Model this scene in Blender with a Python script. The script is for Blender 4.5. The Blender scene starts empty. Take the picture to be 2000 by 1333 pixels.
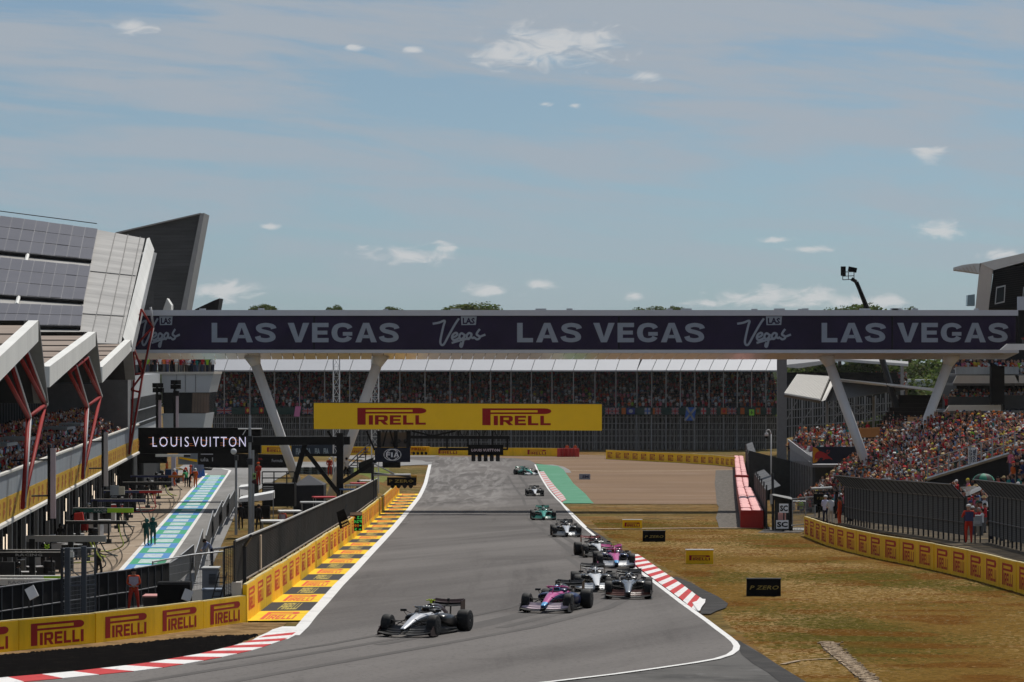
import bpy, bmesh, math, random
import numpy as np
from mathutils import Vector, Matrix
R = random.Random(7)
rad = math.radians
scene = bpy.context.scene
COL = scene.collection

# ------------------------------------------------------------------ camera
F, HC, HOR = 6700.0, 12.25, 710.0          # focal length in 2000-px units, lens height, horizon row
cd = bpy.data.cameras.new('camera')
cam = bpy.data.objects.new('camera', cd)
COL.objects.link(cam)
cam.location = (0, 0, HC)
cam.rotation_euler = (rad(90), 0, 0)
cd.sensor_width = 36.0
cd.lens = F * 36.0 / 2000.0
cd.shift_y = (HOR - 666.5) / 2000.0
cd.clip_start, cd.clip_end = 1.0, 20000.0
scene.camera = cam

# ------------------------------------------------------------------ sky, sun, exposure
SUN_AZ, SUN_EL = rad(24), rad(54)           # azimuth from +Y towards +X
world = bpy.data.worlds.new('World')
scene.world = world
world.use_nodes = True
nt = world.node_tree
N, L = nt.nodes, nt.links
N.clear()
def nd(tree, kind, **kw):
    n = tree.nodes.new(kind)
    for k, v in kw.items():
        setattr(n, k, v)
    return n
def mth(op, a, b=None, c=None, clamp=False):
    n = nd(nt, 'ShaderNodeMath', operation=op, use_clamp=clamp)
    for i, s in enumerate((a, b, c)):
        if s is None: continue
        if isinstance(s, (int, float)): n.inputs[i].default_value = s
        else: L.new(s, n.inputs[i])
    return n.outputs[0]
out = nd(nt, 'ShaderNodeOutputWorld')
bg = nd(nt, 'ShaderNodeBackground')
L.new(bg.outputs[0], out.inputs[0])
sky = nd(nt, 'ShaderNodeTexSky', sky_type='NISHITA')
sky.sun_disc = False
sky.sun_elevation, sky.sun_rotation = SUN_EL, SUN_AZ
sky.air_density, sky.dust_density, sky.ozone_density = 1.0, 0.6, 2.0
sky.altitude = 150
SKY_STRENGTH = 0.085
bg.inputs[1].default_value = SKY_STRENGTH
tc = nd(nt, 'ShaderNodeTexCoord')
sep = nd(nt, 'ShaderNodeSeparateXYZ')
L.new(tc.outputs['Generated'], sep.inputs[0])
az = mth('ARCTAN2', sep.outputs[0], sep.outputs[1])
el = mth('ARCSINE', sep.outputs[2])
def comb(x, y, z=0.0):
    n = nd(nt, 'ShaderNodeCombineXYZ')
    for i, s in enumerate((x, y, z)):
        if isinstance(s, (int, float)): n.inputs[i].default_value = s
        else: L.new(s, n.inputs[i])
    return n.outputs[0]
def noise(vec, scale, detail, rough=.55, dist=0.0):
    n = nd(nt, 'ShaderNodeTexNoise')
    n.inputs['Scale'].default_value = scale
    n.inputs['Detail'].default_value = detail
    n.inputs['Roughness'].default_value = rough
    n.inputs['Distortion'].default_value = dist
    L.new(vec, n.inputs['Vector'])
    return n.outputs['Fac']
def smooth(v, a, b, lo=0.0, hi=1.0):
    n = nd(nt, 'ShaderNodeMapRange', interpolation_type='SMOOTHSTEP')
    n.inputs['From Min'].default_value, n.inputs['From Max'].default_value = a, b
    n.inputs['To Min'].default_value, n.inputs['To Max'].default_value = lo, hi
    L.new(v, n.inputs[0])
    return n.outputs[0]
# thin high veil: long flat streaks with a slight slope
slope = mth('ADD', el, mth('MULTIPLY', az, 0.10))
veil = noise(comb(mth('MULTIPLY', az, 8.0), mth('MULTIPLY', slope, 75.0)), 1.0, 9.0, .60, .55)
veil2 = noise(comb(mth('MULTIPLY', az, 30.0), mth('MULTIPLY', slope, 190.0), 4.0), 1.0, 5.0, .6, .5)
veilf = smooth(mth('ADD', mth('MULTIPLY', veil, .78), mth('MULTIPLY', veil2, .22)), .40, .585)
hi_el = mth('MULTIPLY', smooth(el, 0.0, 0.09, .34, .97), smooth(el, .13, .8, 1.0, .95))
veilf = mth('MULTIPLY', mth('MULTIPLY_ADD', veilf, .88, .10), hi_el)
# small fair-weather puffs at their own places in the sky
puffs = [(1075,92,150,46),(1150,80,70,34),(985,112,70,26),(1268,152,36,11),(1805,302,44,22),(1837,456,62,20),
         (795,500,105,22),(868,483,30,15),(440,568,100,20),(960,568,66,15),(1063,556,40,11),(530,443,22,8),
         (265,58,56,20),(1480,582,90,22),(1570,584,90,24),(1660,592,90,20),(1370,594,60,10),(1516,470,40,8),(1590,488,50,7),(690,95,20,7),
         (1065,205,20,6),(1125,207,14,6),(805,100,22,7),(1950,500,50,12),(1240,580,20,9),(1720,590,60,14)]
mx = None
for (px, py, rx, ry) in puffs:
    du = mth('MULTIPLY', mth('SUBTRACT', az, (px-1000)/F), F/rx/1.15)
    dv = mth('MULTIPLY', mth('SUBTRACT', el, (HOR-py)/F), F/ry/1.15)
    d = mth('SUBTRACT', 1.0, mth('SQRT', mth('ADD', mth('MULTIPLY', du, du), mth('MULTIPLY', dv, dv))))
    mx = d if mx is None else mth('MAXIMUM', mx, d)
pn = noise(comb(mth('MULTIPLY', az, 105.0), mth('MULTIPLY', el, 250.0)), 1.0, 8.0, .56, .9)
puff = smooth(mth('ADD', mth('MULTIPLY', mth('MAXIMUM', mx, -.5), .62), mth('MULTIPLY', mth('SUBTRACT', pn, .5), 1.7)), .06, .62)
mix1 = nd(nt, 'ShaderNodeMix', data_type='RGBA')
# sky hue: the veil mutes the blue
hue = nd(nt, 'ShaderNodeMix', data_type='RGBA', blend_type='MULTIPLY')
hue.inputs[0].default_value = 1.0
L.new(sky.outputs[0], hue.inputs[6])
hcol = nd(nt, 'ShaderNodeMix', data_type='RGBA')
L.new(smooth(el, 0.0, .10), hcol.inputs[0]); hcol.inputs[6].default_value = (.52, .74, 1.07, 1); hcol.inputs[7].default_value = (.57, .69, .83, 1)
L.new(hcol.outputs[2], hue.inputs[7])
L.new(hue.outputs[2], mix1.inputs[6])
L.new(veilf, mix1.inputs[0])
VEIL = (4.95, 5.6, 6.35, 1)
mix1.inputs[7].default_value = VEIL
mix2 = nd(nt, 'ShaderNodeMix', data_type='RGBA')
L.new(mth('MULTIPLY', puff, .8), mix2.inputs[0])
L.new(mix1.outputs[2], mix2.inputs[6])
mix2.inputs[7].default_value = (8.2, 8.3, 8.4, 1)
L.new(mix2.outputs[2], bg.inputs[0])

sd = bpy.data.lights.new('sun', 'SUN')
sd.energy, sd.angle, sd.color = 5.0, rad(.53), (1.0, .955, .88)
sun = bpy.data.objects.new('sun', sd)
COL.objects.link(sun)
TOSUN = Vector((math.sin(SUN_AZ)*math.cos(SUN_EL), math.cos(SUN_AZ)*math.cos(SUN_EL), math.sin(SUN_EL)))
sun.rotation_euler = TOSUN.to_track_quat('Z', 'Y').to_euler()
sun.location = (200, 300, 400)
vs = scene.view_settings
vs.view_transform, vs.look, vs.gamma, vs.exposure = 'Standard', 'None', 1.0, -0.20
vs.use_curve_mapping = False
scene.cycles.max_bounces = 5
scene.cycles.transparent_max_bounces = 8
scene.cycles.use_denoising = True

# ------------------------------------------------------------------ geometry of the place
def T(Y):                                     # height of the racing surface: falls 2 % away from us, then levels out
    if Y < 330: return .0203*(288-Y)
    return -.853 - .812*(1-math.exp(-(Y-330)/40.0))
def P(px, py, Y): return Vector(((px-1000)*Y/F, Y, HC-(py-HOR)*Y/F))
def G(px, py, off=0.0):                       # point of the racing surface seen at a pixel
    a, b = 40.0, 2500.0
    for _ in range(60):
        m = (a+b)/2
        if HC-(py-HOR)*m/F - T(m) > 0: a = m
        else: b = m
    return Vector(((px-1000)*a/F, a, T(a)+off))
PITZ = .30
def GP(px, py, off=0.0, z=PITZ):
    Y = (HC-z)*F/(py-HOR)
    return Vector(((px-1000)*Y/F, Y, z+off))
def WX(Y, off=0.0): return -24.2+off-.06*(Y-162)     # plan line of the pit building front
def FL(px, py, off=0.0):                      # point of that front seen at a pixel
    k = (px-1000)/F
    Y = (-24.2+off+.06*162)/(k+.06)
    return Vector((k*Y, Y, HC-(py-HOR)*Y/F))
def BX(Y, off=0.0): return -21.7+off-.0608*(Y-186)   # left edge of the painted pit lane strip
def lerp(a, b, t): return a+(b-a)*t
def interp(xs, ys, x): return float(np.interp(x, xs, ys))

# ------------------------------------------------------------------ materials
MATS = {}
def srgb(c):
    return tuple(((v/255)/12.92 if v/255 <= .04045 else (((v/255)+.055)/1.055)**2.4) for v in c)
def M(name, col=(.5,.5,.5), rough=.6, metal=0.0, var=.10, scale=2.0, coat=0.0, emit=0.0, spec=.18, streak=None, bump=0.0, alpha=1.0, trans=0.0):
    if name in MATS: return MATS[name]
    m = bpy.data.materials.new(name)
    m.use_nodes = True
    t = m.node_tree
    b = t.nodes['Principled BSDF']
    b.inputs['Roughness'].default_value = rough
    b.inputs['Metallic'].default_value = metal
    b.inputs['Coat Weight'].default_value = coat
    b.inputs['Coat Roughness'].default_value = .08
    b.inputs['Specular IOR Level'].default_value = spec
    b.inputs['Base Color'].default_value = (*col, 1)
    if trans:
        b.inputs['Transmission Weight'].default_value = trans
    if emit:
        b.inputs['Emission Color'].default_value = (*col, 1)
        b.inputs['Emission Strength'].default_value = emit
    if var > 0:
        tcn = t.nodes.new('ShaderNodeTexCoord')
        mp = t.nodes.new('ShaderNodeMapping')
        mp.inputs['Scale'].default_value = streak or (1, 1, 1)
        no = t.nodes.new('ShaderNodeTexNoise')
        no.inputs['Scale'].default_value = scale
        no.inputs['Detail'].default_value = 5
        no.inputs['Roughness'].default_value = .65
        mr = t.nodes.new('ShaderNodeMapRange')
        mr.inputs['From Min'].default_value, mr.inputs['From Max'].default_value = .25, .75
        mr.inputs['To Min'].default_value, mr.inputs['To Max'].default_value = 1-var, 1+var
        mu = t.nodes.new('ShaderNodeMix'); mu.data_type = 'RGBA'; mu.blend_type = 'MULTIPLY'
        mu.inputs[0].default_value = 1
        mu.inputs[6].default_value = (*col, 1)
        t.links.new(tcn.outputs['Object'], mp.inputs[0])
        t.links.new(mp.outputs[0], no.inputs['Vector'])
        t.links.new(no.outputs['Fac'], mr.inputs[0])
        t.links.new(mr.outputs[0], mu.inputs[7])
        t.links.new(mu.outputs[2], b.inputs['Base Color'])
        if bump:
            bp = t.nodes.new('ShaderNodeBump')
            bp.inputs['Strength'].default_value = bump
            bp.inputs['Distance'].default_value = .03
            t.links.new(no.outputs['Fac'], bp.inputs['Height'])
            t.links.new(bp.outputs[0], b.inputs['Normal'])
    MATS[name] = m
    return m
def attr_mat(name, rough=.8, spec=.06):
    m = bpy.data.materials.new(name); m.use_nodes = True
    t = m.node_tree
    a = t.nodes.new('ShaderNodeAttribute'); a.attribute_name = 'Col'
    b = t.nodes['Principled BSDF']
    b.inputs['Roughness'].default_value = rough
    b.inputs['Specular IOR Level'].default_value = spec
    t.links.new(a.outputs['Color'], b.inputs['Base Color'])
    MATS[name] = m
    return m
CROWDMAT = attr_mat('dyed_cloth_and_skin')
GRASSMAT = attr_mat('dry_grass_blades', 1.0, 0.0)

def ground_mat(name, layers, rough=.95, bumps=.4, bscale=8.0, spec=.2):
    spec = spec*.25
    """layers: first colour, then (colour, scale, lo, hi, stretch, detail) mixed over it by noise in world metres"""
    m = bpy.data.materials.new(name); m.use_nodes = True
    t = m.node_tree; b = t.nodes['Principled BSDF']
    b.inputs['Roughness'].default_value = rough
    b.inputs['Specular IOR Level'].default_value = spec
    tcn = t.nodes.new('ShaderNodeTexCoord')
    cur = None
    for i, ly in enumerate(layers):
        if i == 0:
            c = t.nodes.new('ShaderNodeRGB'); c.outputs[0].default_value = (*ly, 1); cur = c.outputs[0]; continue
        col, sc, lo, hi, st, det = ly
        mp = t.nodes.new('ShaderNodeMapping'); mp.inputs['Scale'].default_value = st[:3]
        mp.inputs['Location'].default_value = (i*13.7, i*5.1, 0)
        if len(st) > 4: mp.vector_type = 'TEXTURE'; mp.inputs['Rotation'].default_value = (0,0,st[4]); mp.inputs['Scale'].default_value = tuple(1/max(q,.001) for q in st[:3])
        no = t.nodes.new('ShaderNodeTexNoise'); no.inputs['Scale'].default_value = sc
        no.inputs['Detail'].default_value = det; no.inputs['Roughness'].default_value = .62
        mr = t.nodes.new('ShaderNodeMapRange'); mr.interpolation_type = 'SMOOTHSTEP'
        mr.inputs['From Min'].default_value, mr.inputs['From Max'].default_value = lo, hi
        mr.inputs['To Max'].default_value = st[3] if len(st) > 3 else 1
        mx_ = t.nodes.new('ShaderNodeMix'); mx_.data_type = 'RGBA'
        t.links.new(tcn.outputs['Object'], mp.inputs[0]); t.links.new(mp.outputs[0], no.inputs['Vector'])
        t.links.new(no.outputs['Fac'], mr.inputs[0]); t.links.new(mr.outputs[0], mx_.inputs[0])
        t.links.new(cur, mx_.inputs[6]); mx_.inputs[7].default_value = (*col, 1)
        cur = mx_.outputs[2]
    t.links.new(cur, b.inputs['Base Color'])
    if bumps:
        no = t.nodes.new('ShaderNodeTexNoise'); no.inputs['Scale'].default_value = bscale; no.inputs['Detail'].default_value = 4
        t.links.new(tcn.outputs['Object'], no.inputs['Vector'])
        bp = t.nodes.new('ShaderNodeBump'); bp.inputs['Strength'].default_value = bumps; bp.inputs['Distance'].default_value = .05
        t.links.new(no.outputs['Fac'], bp.inputs['Height']); t.links.new(bp.outputs[0], b.inputs['Normal'])
    MATS[name] = m
    return m

# ------------------------------------------------------------------ objects
ORIG = {}
def link(name, data, parent=None):
    o = bpy.data.objects.new(name, data)
    COL.objects.link(o)
    if parent is not None:
        o.parent = parent
        ORIG[o.name] = ORIG.get(parent.name, Vector((0,0,0)))
    else:
        ORIG[o.name] = Vector((0,0,0))
    return o
def tag(o, label=None, cat=None, group=None, kind=None):
    if label: o['label'] = label
    if cat: o['category'] = cat
    if group: o['group'] = group
    if kind: o['kind'] = kind
    return o
def thing(name, label, cat, loc=(0,0,0), group=None, local=False, rz=0.0):
    o = bpy.data.objects.new(name, None)
    COL.objects.link(o)
    o.location = loc
    o.rotation_euler = (0, 0, rz)
    o.empty_display_size = .2
    ORIG[o.name] = Vector((0,0,0)) if local else Vector(loc)
    return tag(o, label, cat, group)
def copy_tree(src, parent=None):
    c = src.copy()
    COL.objects.link(c)
    if parent is not None: c.parent = parent
    for ch in src.children: copy_tree(ch, c)
    return c

class MB:
    def __init__(s): s.v, s.f, s.m, s.k = [], [], [], 0
    def mat(s, k): s.k = k; return s
    def face(s, idx): s.f.append(tuple(idx)); s.m.append(s.k)
    def poly(s, pts):
        b = len(s.v); s.v += [tuple(p) for p in pts]; s.face(range(b, b+len(pts))); return s
    def hexa(s, p):                                   # p: 4 bottom (ccw from above) + 4 top
        b = len(s.v); s.v += [tuple(q) for q in p]
        for q in ((3,2,1,0),(4,5,6,7),(0,1,5,4),(1,2,6,5),(2,3,7,6),(3,0,4,7)): s.face([b+i for i in q])
        return s
    def box(s, c, d, rz=0.0, ry=0.0, rx=0.0):
        x, y, z = d[0]/2, d[1]/2, d[2]/2
        pts = [Vector(q) for q in ((-x,-y,-z),(x,-y,-z),(x,y,-z),(-x,y,-z),(-x,-y,z),(x,-y,z),(x,y,z),(-x,y,z))]
        if rz or ry or rx:
            m = Matrix.Rotation(rz,3,'Z') @ Matrix.Rotation(ry,3,'Y') @ Matrix.Rotation(rx,3,'X')
            pts = [m @ q for q in pts]
        return s.hexa([q+Vector(c) for q in pts])
    def slab(s, a, b, c, d, th):                      # quad a b c d (world points) thickened by vector th
        th = Vector(th)
        return s.hexa([a+th, b+th, c+th, d+th, a, b, c, d])
    def wall(s, a, b, h, t=.12, z0=None):             # upright box from ground point a to b, height h, thickness t
        a, b = Vector(a), Vector(b)
        d = (b-a); d.z = 0; d.normalize(); n = Vector((-d.y, d.x, 0))*t/2
        u = Vector((0,0,h))
        return s.hexa([a+n, a-n, b-n, b+n, a+n+u, a-n+u, b-n+u, b+n+u])
    def tube(s, a, b, r, n=6, r2=None, cap=True):
        a, b = Vector(a), Vector(b); d = b-a
        if d.length < 1e-6: return s
        r2 = r if r2 is None else r2
        q = d.to_track_quat('Z','Y')
        base = len(s.v)
        for (c, rr) in ((a, r), (b, r2)):
            for i in range(n):
                t = 2*math.pi*(i+.5)/n
                s.v.append(tuple(c + q @ Vector((math.cos(t)*rr, math.sin(t)*rr, 0))))
        for i in range(n):
            j = (i+1) % n
            s.face((base+i, base+j, base+n+j, base+n+i))
        if cap:
            s.face([base+i for i in reversed(range(n))]); s.face([base+n+i for i in range(n)])
        return s
    def path(s, pts, r, n=6):
        for a, b in zip(pts, pts[1:]): s.tube(a, b, r, n)
        return s
    def loft(s, rings, cap=True, closed=True):
        b = len(s.v); n = len(rings[0])
        for rg in rings: s.v += [tuple(p) for p in rg]
        for i in range(len(rings)-1):
            for j in range(n if closed else n-1):
                k = (j+1) % n
                s.face((b+i*n+j, b+i*n+k, b+(i+1)*n+k, b+(i+1)*n+j))
        if cap and closed:
            s.face([b+j for j in reversed(range(n))]); s.face([b+(len(rings)-1)*n+j for j in range(n)])
        return s
    def lathe(s, prof, c=(0,0,0), axis='Z', n=16):    # prof: (r, h)
        rings = []
        for (r, h) in prof:
            rg = []
            for i in range(n):
                t = 2*math.pi*i/n
                x, y = r*math.cos(t), r*math.sin(t)
                p = {'Z': (x,y,h), 'X': (h,x,y), 'Y': (y,h,x)}[axis]
                rg.append((p[0]+c[0], p[1]+c[1], p[2]+c[2]))
            rings.append(rg)
        return s.loft(rings)
    def ball(s, c, r, n=10, m=6, sx=1, sy=1, sz=1):
        rings = []
        for i in range(m+1):
            t = math.pi*i/m
            rr = max(1e-3, math.sin(t))*r; h = -math.cos(t)*r
            rings.append([(c[0]+rr*math.cos(2*math.pi*j/n)*sx, c[1]+rr*math.sin(2*math.pi*j/n)*sy, c[2]+h*sz) for j in range(n)])
        return s.loft(rings)
    def prism(s, pts, n):                             # planar outline (world points) extruded by vector n
        n = Vector(n); k = len(pts); b = len(s.v)
        s.v += [tuple(Vector(p)) for p in pts] + [tuple(Vector(p)+n) for p in pts]
        s.face(range(b, b+k)); s.face(reversed(range(b+k, b+2*k)))
        for i in range(k):
            j = (i+1) % k
            s.face((b+j, b+i, b+k+i, b+k+j))
        return s
    def add(s, verts, faces, fn):
        b = len(s.v); s.v += [tuple(fn(v)) for v in verts]
        for f in faces: s.face([b+i for i in f])
        return s
    def mesh(s, name, mats, origin=Vector((0,0,0)), smooth=False):
        me = bpy.data.meshes.new(name)
        o = origin
        me.from_pydata([(x-o[0], y-o[1], z-o[2]) for (x,y,z) in s.v], [], s.f)
        mats = mats if isinstance(mats, (list, tuple)) else [mats]
        for m in mats: me.materials.append(m)
        if len(mats) > 1: me.polygons.foreach_set('material_index', s.m)
        if smooth: me.polygons.foreach_set('use_smooth', [True]*len(s.f))
        me.update()
        return me
    def build(s, name, mats, parent=None, smooth=False, label=None):
        if not s.f: return None
        org = ORIG.get(parent.name, Vector((0,0,0))) if parent is not None else Vector((0,0,0))
        o = link(name, s.mesh(name, mats, org, smooth), parent)
        if label: o['label'] = label
        return o
def solo(mb, name, mats, label, cat, group=None, smooth=False):
    """a thing that is one mesh, with its origin at its foot"""
    v = np.array(mb.v); lo, hi = v.min(0), v.max(0)
    org = Vector(((lo[0]+hi[0])/2, (lo[1]+hi[1])/2, lo[2]))
    o = link(name, mb.mesh(name, mats, org, smooth))
    o.location = org
    ORIG[o.name] = org
    return tag(o, label, cat, group)

# ------------------------------------------------------------------ lettering
_TX = {}
def text_geo(s, bold=.02, res=2, track=1.0, shear=0.0):
    key = (s, bold, res, track, shear)
    if key in _TX: return _TX[key]
    cu = bpy.data.curves.new('lettering', 'FONT')
    cu.body, cu.offset, cu.resolution_u, cu.space_character, cu.shear = s, bold, res, track, shear
    ob = bpy.data.objects.new('lettering', cu)
    me = bpy.data.meshes.new_from_object(ob)
    v = np.array([tuple(q.co)[:2] for q in me.vertices])
    f = [tuple(p.vertices) for p in me.polygons]
    lo, hi = v.min(0), v.max(0)
    v = (v-lo)/(hi-lo)
    bpy.data.objects.remove(ob); bpy.data.curves.remove(cu); bpy.data.meshes.remove(me)
    _TX[key] = ([tuple(p) for p in v], f)
    return _TX[key]
def block_geo(word, gap=.16):
    """heavy sans capitals cut from plain shapes, unit box"""
    key = ('block', word, gap)
    if key in _TX: return _TX[key]
    V_, F_, x = [], [], 0.0
    def q(*p):
        b = len(V_); V_.extend((x+a*w, c) for a, c in p); F_.append(tuple(range(b, b+len(p))))
    def stroke(pts, tx, ty):
        s = []
        for i in range(len(pts)-1):
            a, b, c, d = [Vector(pts[min(max(k,0),len(pts)-1)]) for k in (i-1,i,i+1,i+2)]
            for k in range(3):
                t = k/3; s.append(.5*((2*b)+(c-a)*t+(2*a-5*b+4*c-d)*t*t+(3*b-a-3*c+d)*t**3))
        s.append(Vector(pts[-1])); o = []
        for i, p in enumerate(s):
            d = s[min(i+1,len(s)-1)]-s[max(i-1,0)]; d.normalize(); o.append((p-Vector((-d.y*tx,d.x*ty)), p+Vector((-d.y*tx,d.x*ty))))
        for (a, b), (c, d) in zip(o, o[1:]): q(tuple(a), tuple(c), tuple(d), tuple(b))
    W = dict(I=.30, L=.74, E=.80, F=.76, R=.92, P=.86, A=1.04, S=.92, V=1.04, G=1.02)
    for ch in word:
        w = W[ch]; s = .30/w*.86
        if ch == 'I': q((0,0),(1,0),(1,1),(0,1))
        if ch in 'LEFRP': q((0,0),(s,0),(s,1),(0,1))
        if ch in 'LE': q((s,0),(1,0),(1,.22),(s,.22))
        if ch in 'EF': q((s,.78),(1,.78),(1,1),(s,1)); q((s,.40),(.93,.40),(.93,.60),(s,.60))
        if ch in 'RP':
            q((s,.80),(.80,.80),(.80,1),(s,1)); q((s,.36),(.80,.36),(.80,.55),(s,.55))
            q((.80,.36),(.93,.42),(1,.56),(1,.80),(.93,.94),(.80,1),(.80,.80),(1-s,.76),(1-s,.60),(.80,.55)) if False else (q((1-s*1.1,.55),(.80,.55),(.80,.36),(.94,.42),(1,.56),(1,.68),(1-s*1.1,.68)), q((1-s*1.1,.68),(1,.68),(1,.80),(.94,.94),(.80,1),(.80,.80),(1-s*1.1,.80)))
        if ch == 'R': q((.42,.36),(.70,0),(1.04,0),(.76,.36))
        if ch == 'A':
            q((0,0),(.27,0),(.5,.76),(.5,1),(.36,1)); q((1,0),(.64,1),(.5,1),(.5,.76),(.73,0)); q((.34,.21),(.66,.21),(.61,.38),(.39,.38))
        if ch == 'V': q((0,1),(.36,0),(.5,0),(.5,.26),(.29,1)); q((1,1),(.71,1),(.5,.26),(.5,0),(.64,0))
        if ch == 'S': stroke([(.90,.70),(.82,.83),(.50,.895),(.20,.83),(.15,.70),(.26,.59),(.50,.53),(.74,.45),(.85,.31),(.80,.17),(.50,.105),(.18,.16),(.09,.31)], .145, .105)
        if ch == 'G':
            stroke([(.88,.72),(.78,.84),(.52,.895),(.24,.80),(.14,.50),(.24,.20),(.52,.105),(.76,.16),(.86,.28)], .135, .105); q((.54,.34),(.99,.34),(.99,.53),(.54,.53)); q((.80,.0),(.99,.0),(.99,.34),(.80,.34)) if False else None
        x += w+gap*.86
    v = np.array(V_); lo, hi = v.min(0), v.max(0); v = (v-lo)/(hi-lo)
    _TX[key] = ([tuple(p) for p in v], F_)
    return _TX[key]
def logo_geo(word='IRELLI', tall=False):
    """long-barred P over the rest of the word, unit box"""
    key = ('logo', word, tall)
    if key in _TX: return _TX[key]
    v, f = [], []
    def q(*p):
        b = len(v); v.extend(p); f.append(tuple(range(b, b+len(p))))
    q((0,0),(.12,0),(.12,1),(0,1))
    q((.12,.89),(.90,.89),(.90,1),(.12,1))
    q((.12,.66),(.90,.66),(.90,.76),(.12,.76))
    q((.80,.76),(.90,.76),(.90,.89),(.80,.89))
    cap = [(.90+.1*math.sin(t), .83-.17*math.cos(t)) for t in [math.pi*i/8 for i in range(9)]]
    q(*cap)
    tv, tf = block_geo(word)
    b = len(v)
    v.extend([(.165+.825*x, .56*y) for (x, y) in tv]); f.extend([tuple(i+b for i in ff) for ff in tf])
    _TX[key] = (v, f)
    return _TX[key]
def put(geo, O, U, V, mb=None, off=None):
    """geometry in a unit box laid on the parallelogram O, O+U, O+V"""
    mb = mb or MB()
    O, U, V = Vector(O), Vector(U), Vector(V)
    n = U.cross(V); n.normalize()
    if off: O = O + n*off
    mb.add(geo[0], geo[1], lambda p: O+U*p[0]+V*p[1]+(n*p[2] if len(p) > 2 else n*0))
    return mb
def ribbon_strokes(strokes, w):
    """flat pen strokes (unit box polylines) as quads"""
    out = []
    for st in strokes:
        p = [Vector(q) for q in st]; s = []
        for i in range(len(p)-1):                       # rounded through the points
            a, b, c, d = p[max(i-1,0)], p[i], p[i+1], p[min(i+2,len(p)-1)]
            for k in range(4):
                t = k/4
                s.append(.5*((2*b)+(c-a)*t+(2*a-5*b+4*c-d)*t*t+(3*b-a-3*c+d)*t**3))
        s.append(p[-1]); v, f = [], []
        for i, q in enumerate(s):
            d = s[min(i+1,len(s)-1)]-s[max(i-1,0)]; d.y *= .6; d.normalize()
            n = Vector((-d.y*w*.33, d.x*w*.55)); v += [(*(q-n), i*.0006), (*(q+n), i*.0006)]
        f = [(2*i, 2*i+2, 2*i+3, 2*i+1) for i in range(len(s)-1)]
        out.append((v, f))
    return out
def rect_sign_px(x0, y0, x1, y1, Y): return P(x0,y1,Y), P(x1,y1,Y)-P(x0,y1,Y), P(x0,y0,Y)-P(x0,y1,Y)

# common materials
white = M('white_paint', (.72,.72,.71), .5, var=.06)
black = M('black_paint', (.008,.008,.0085), .65, var=.15, spec=.12)
matte_black = M('matte_black_board', (.005,.005,.0055), .85, var=.1, spec=.08)
dark_steel = M('dark_steel', (.03,.031,.034), .5, .3, var=.2)
grey_steel = M('galvanised_steel', (.32,.33,.34), .45, .6, var=.15)
yellow = M('yellow_board', (.88,.51,.004), .5, var=.16, scale=1.6, streak=(1,1,.3))
red_ink = M('red_lettering', (.32,.010,.008), .55, var=.05)
gold_ink = M('gold_lettering', (.27,.20,.04), .5, var=.05)
white_ink = M('white_lettering', (.72,.72,.74), .6, var=.04)
concrete = M('concrete', (.40,.385,.36), .85, var=.16, scale=1.5)
# ================================================================== GROUND AND TRACK
dry_grass = ground_mat('dry_grass', [(.150,.088,.025),
    ((.098,.085,.020), .06, .42, .62, (.55,.8,1,.9), 8), ((.175,.080,.020), .11, .44, .66, (.5,.6,1,.85), 8),
    ((.22,.15,.062), .16, .46, .70, (.5,.5,1,.75), 8), ((.075,.072,.017), .05, .50, .66, (.5,.6,1,.85), 9),
    ((.095,.056,.018), .8, .46, .66, (.6,.3,1,.85), 10), ((.23,.16,.07), 1.1, .50, .68, (.6,.3,1,.85), 10), ((.06,.042,.014), 3.0, .50, .64, (1,.3,1,.8), 6)], 1.0, .9, 6.0)
asphalt = ground_mat('track_asphalt', [(.122,.113,.108),
    ((.150,.138,.131), .06, .42, .62, (1,.2,1), 7), ((.086,.079,.076), .45, .52, .68, (1,.03,1), 6),
    ((.098,.09,.086), .05, .50, .66, (.6,1.2,1), 6), ((.090,.083,.080), .16, .44, .66, (1,.04,1,.7,-.33), 6), ((.165,.153,.145), .12, .46, .64, (1,.05,1,.9,-.33), 6), ((.15,.14,.133), 9.0, .45, .75, (1,.5,1,.6), 4), ((.085,.08,.077), 7.0, .5, .75, (1,.5,1,.6), 4)], .9, .35, 14.0, .08)
old_asphalt = ground_mat('old_asphalt', [(.105,.10,.095), ((.06,.058,.056), .25, .45, .66, (1,1,1), 7), ((.15,.145,.14), 1.1, .55, .75, (1,1,1), 6)], .85, .5, 10, .2)
dark_asphalt = ground_mat('dark_asphalt', [(.045,.043,.042), ((.07,.066,.062), .6, .45, .7, (1,1,1), 7)], .9, .6, 8, .2)
pit_asphalt = ground_mat('pit_asphalt', [(.23,.224,.218), ((.17,.166,.16), .12, .42, .66, (1.5,.3,1), 6), ((.27,.265,.26), .5, .52, .75, (1,1,1), 6)], .85, .3, 12, .2)
apron_mat = ground_mat('apron_concrete', [(.31,.245,.185), ((.22,.175,.13), .2, .42, .66, (1,1,1), 7), ((.40,.335,.265), .6, .5, .75, (1,1,1), 6), ((.12,.10,.08), .9, .62, .78, (2,.5,1), 7)], .9, .3, 10, .2)
gravel_mat = ground_mat('gravel_trap_stones', [(.205,.138,.090), ((.16,.108,.072), .05, .40, .70, (.5,1,1,.7), 8), ((.26,.19,.145), .12, .48, .76, (.5,1,1,.7), 8), ((.15,.105,.08), 2.5, .5, .75, (1,1,1,.7), 5)], 1.0, .8, 9, .1)
grey_gravel = ground_mat('grey_gravel_stones', [(.15,.135,.12), ((.08,.072,.063), 3.0, .42, .6, (1,1,1), 4), ((.24,.22,.195), 5.0, .55, .7, (1,1,1), 3)], 1.0, 1, 7, .1)
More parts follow.
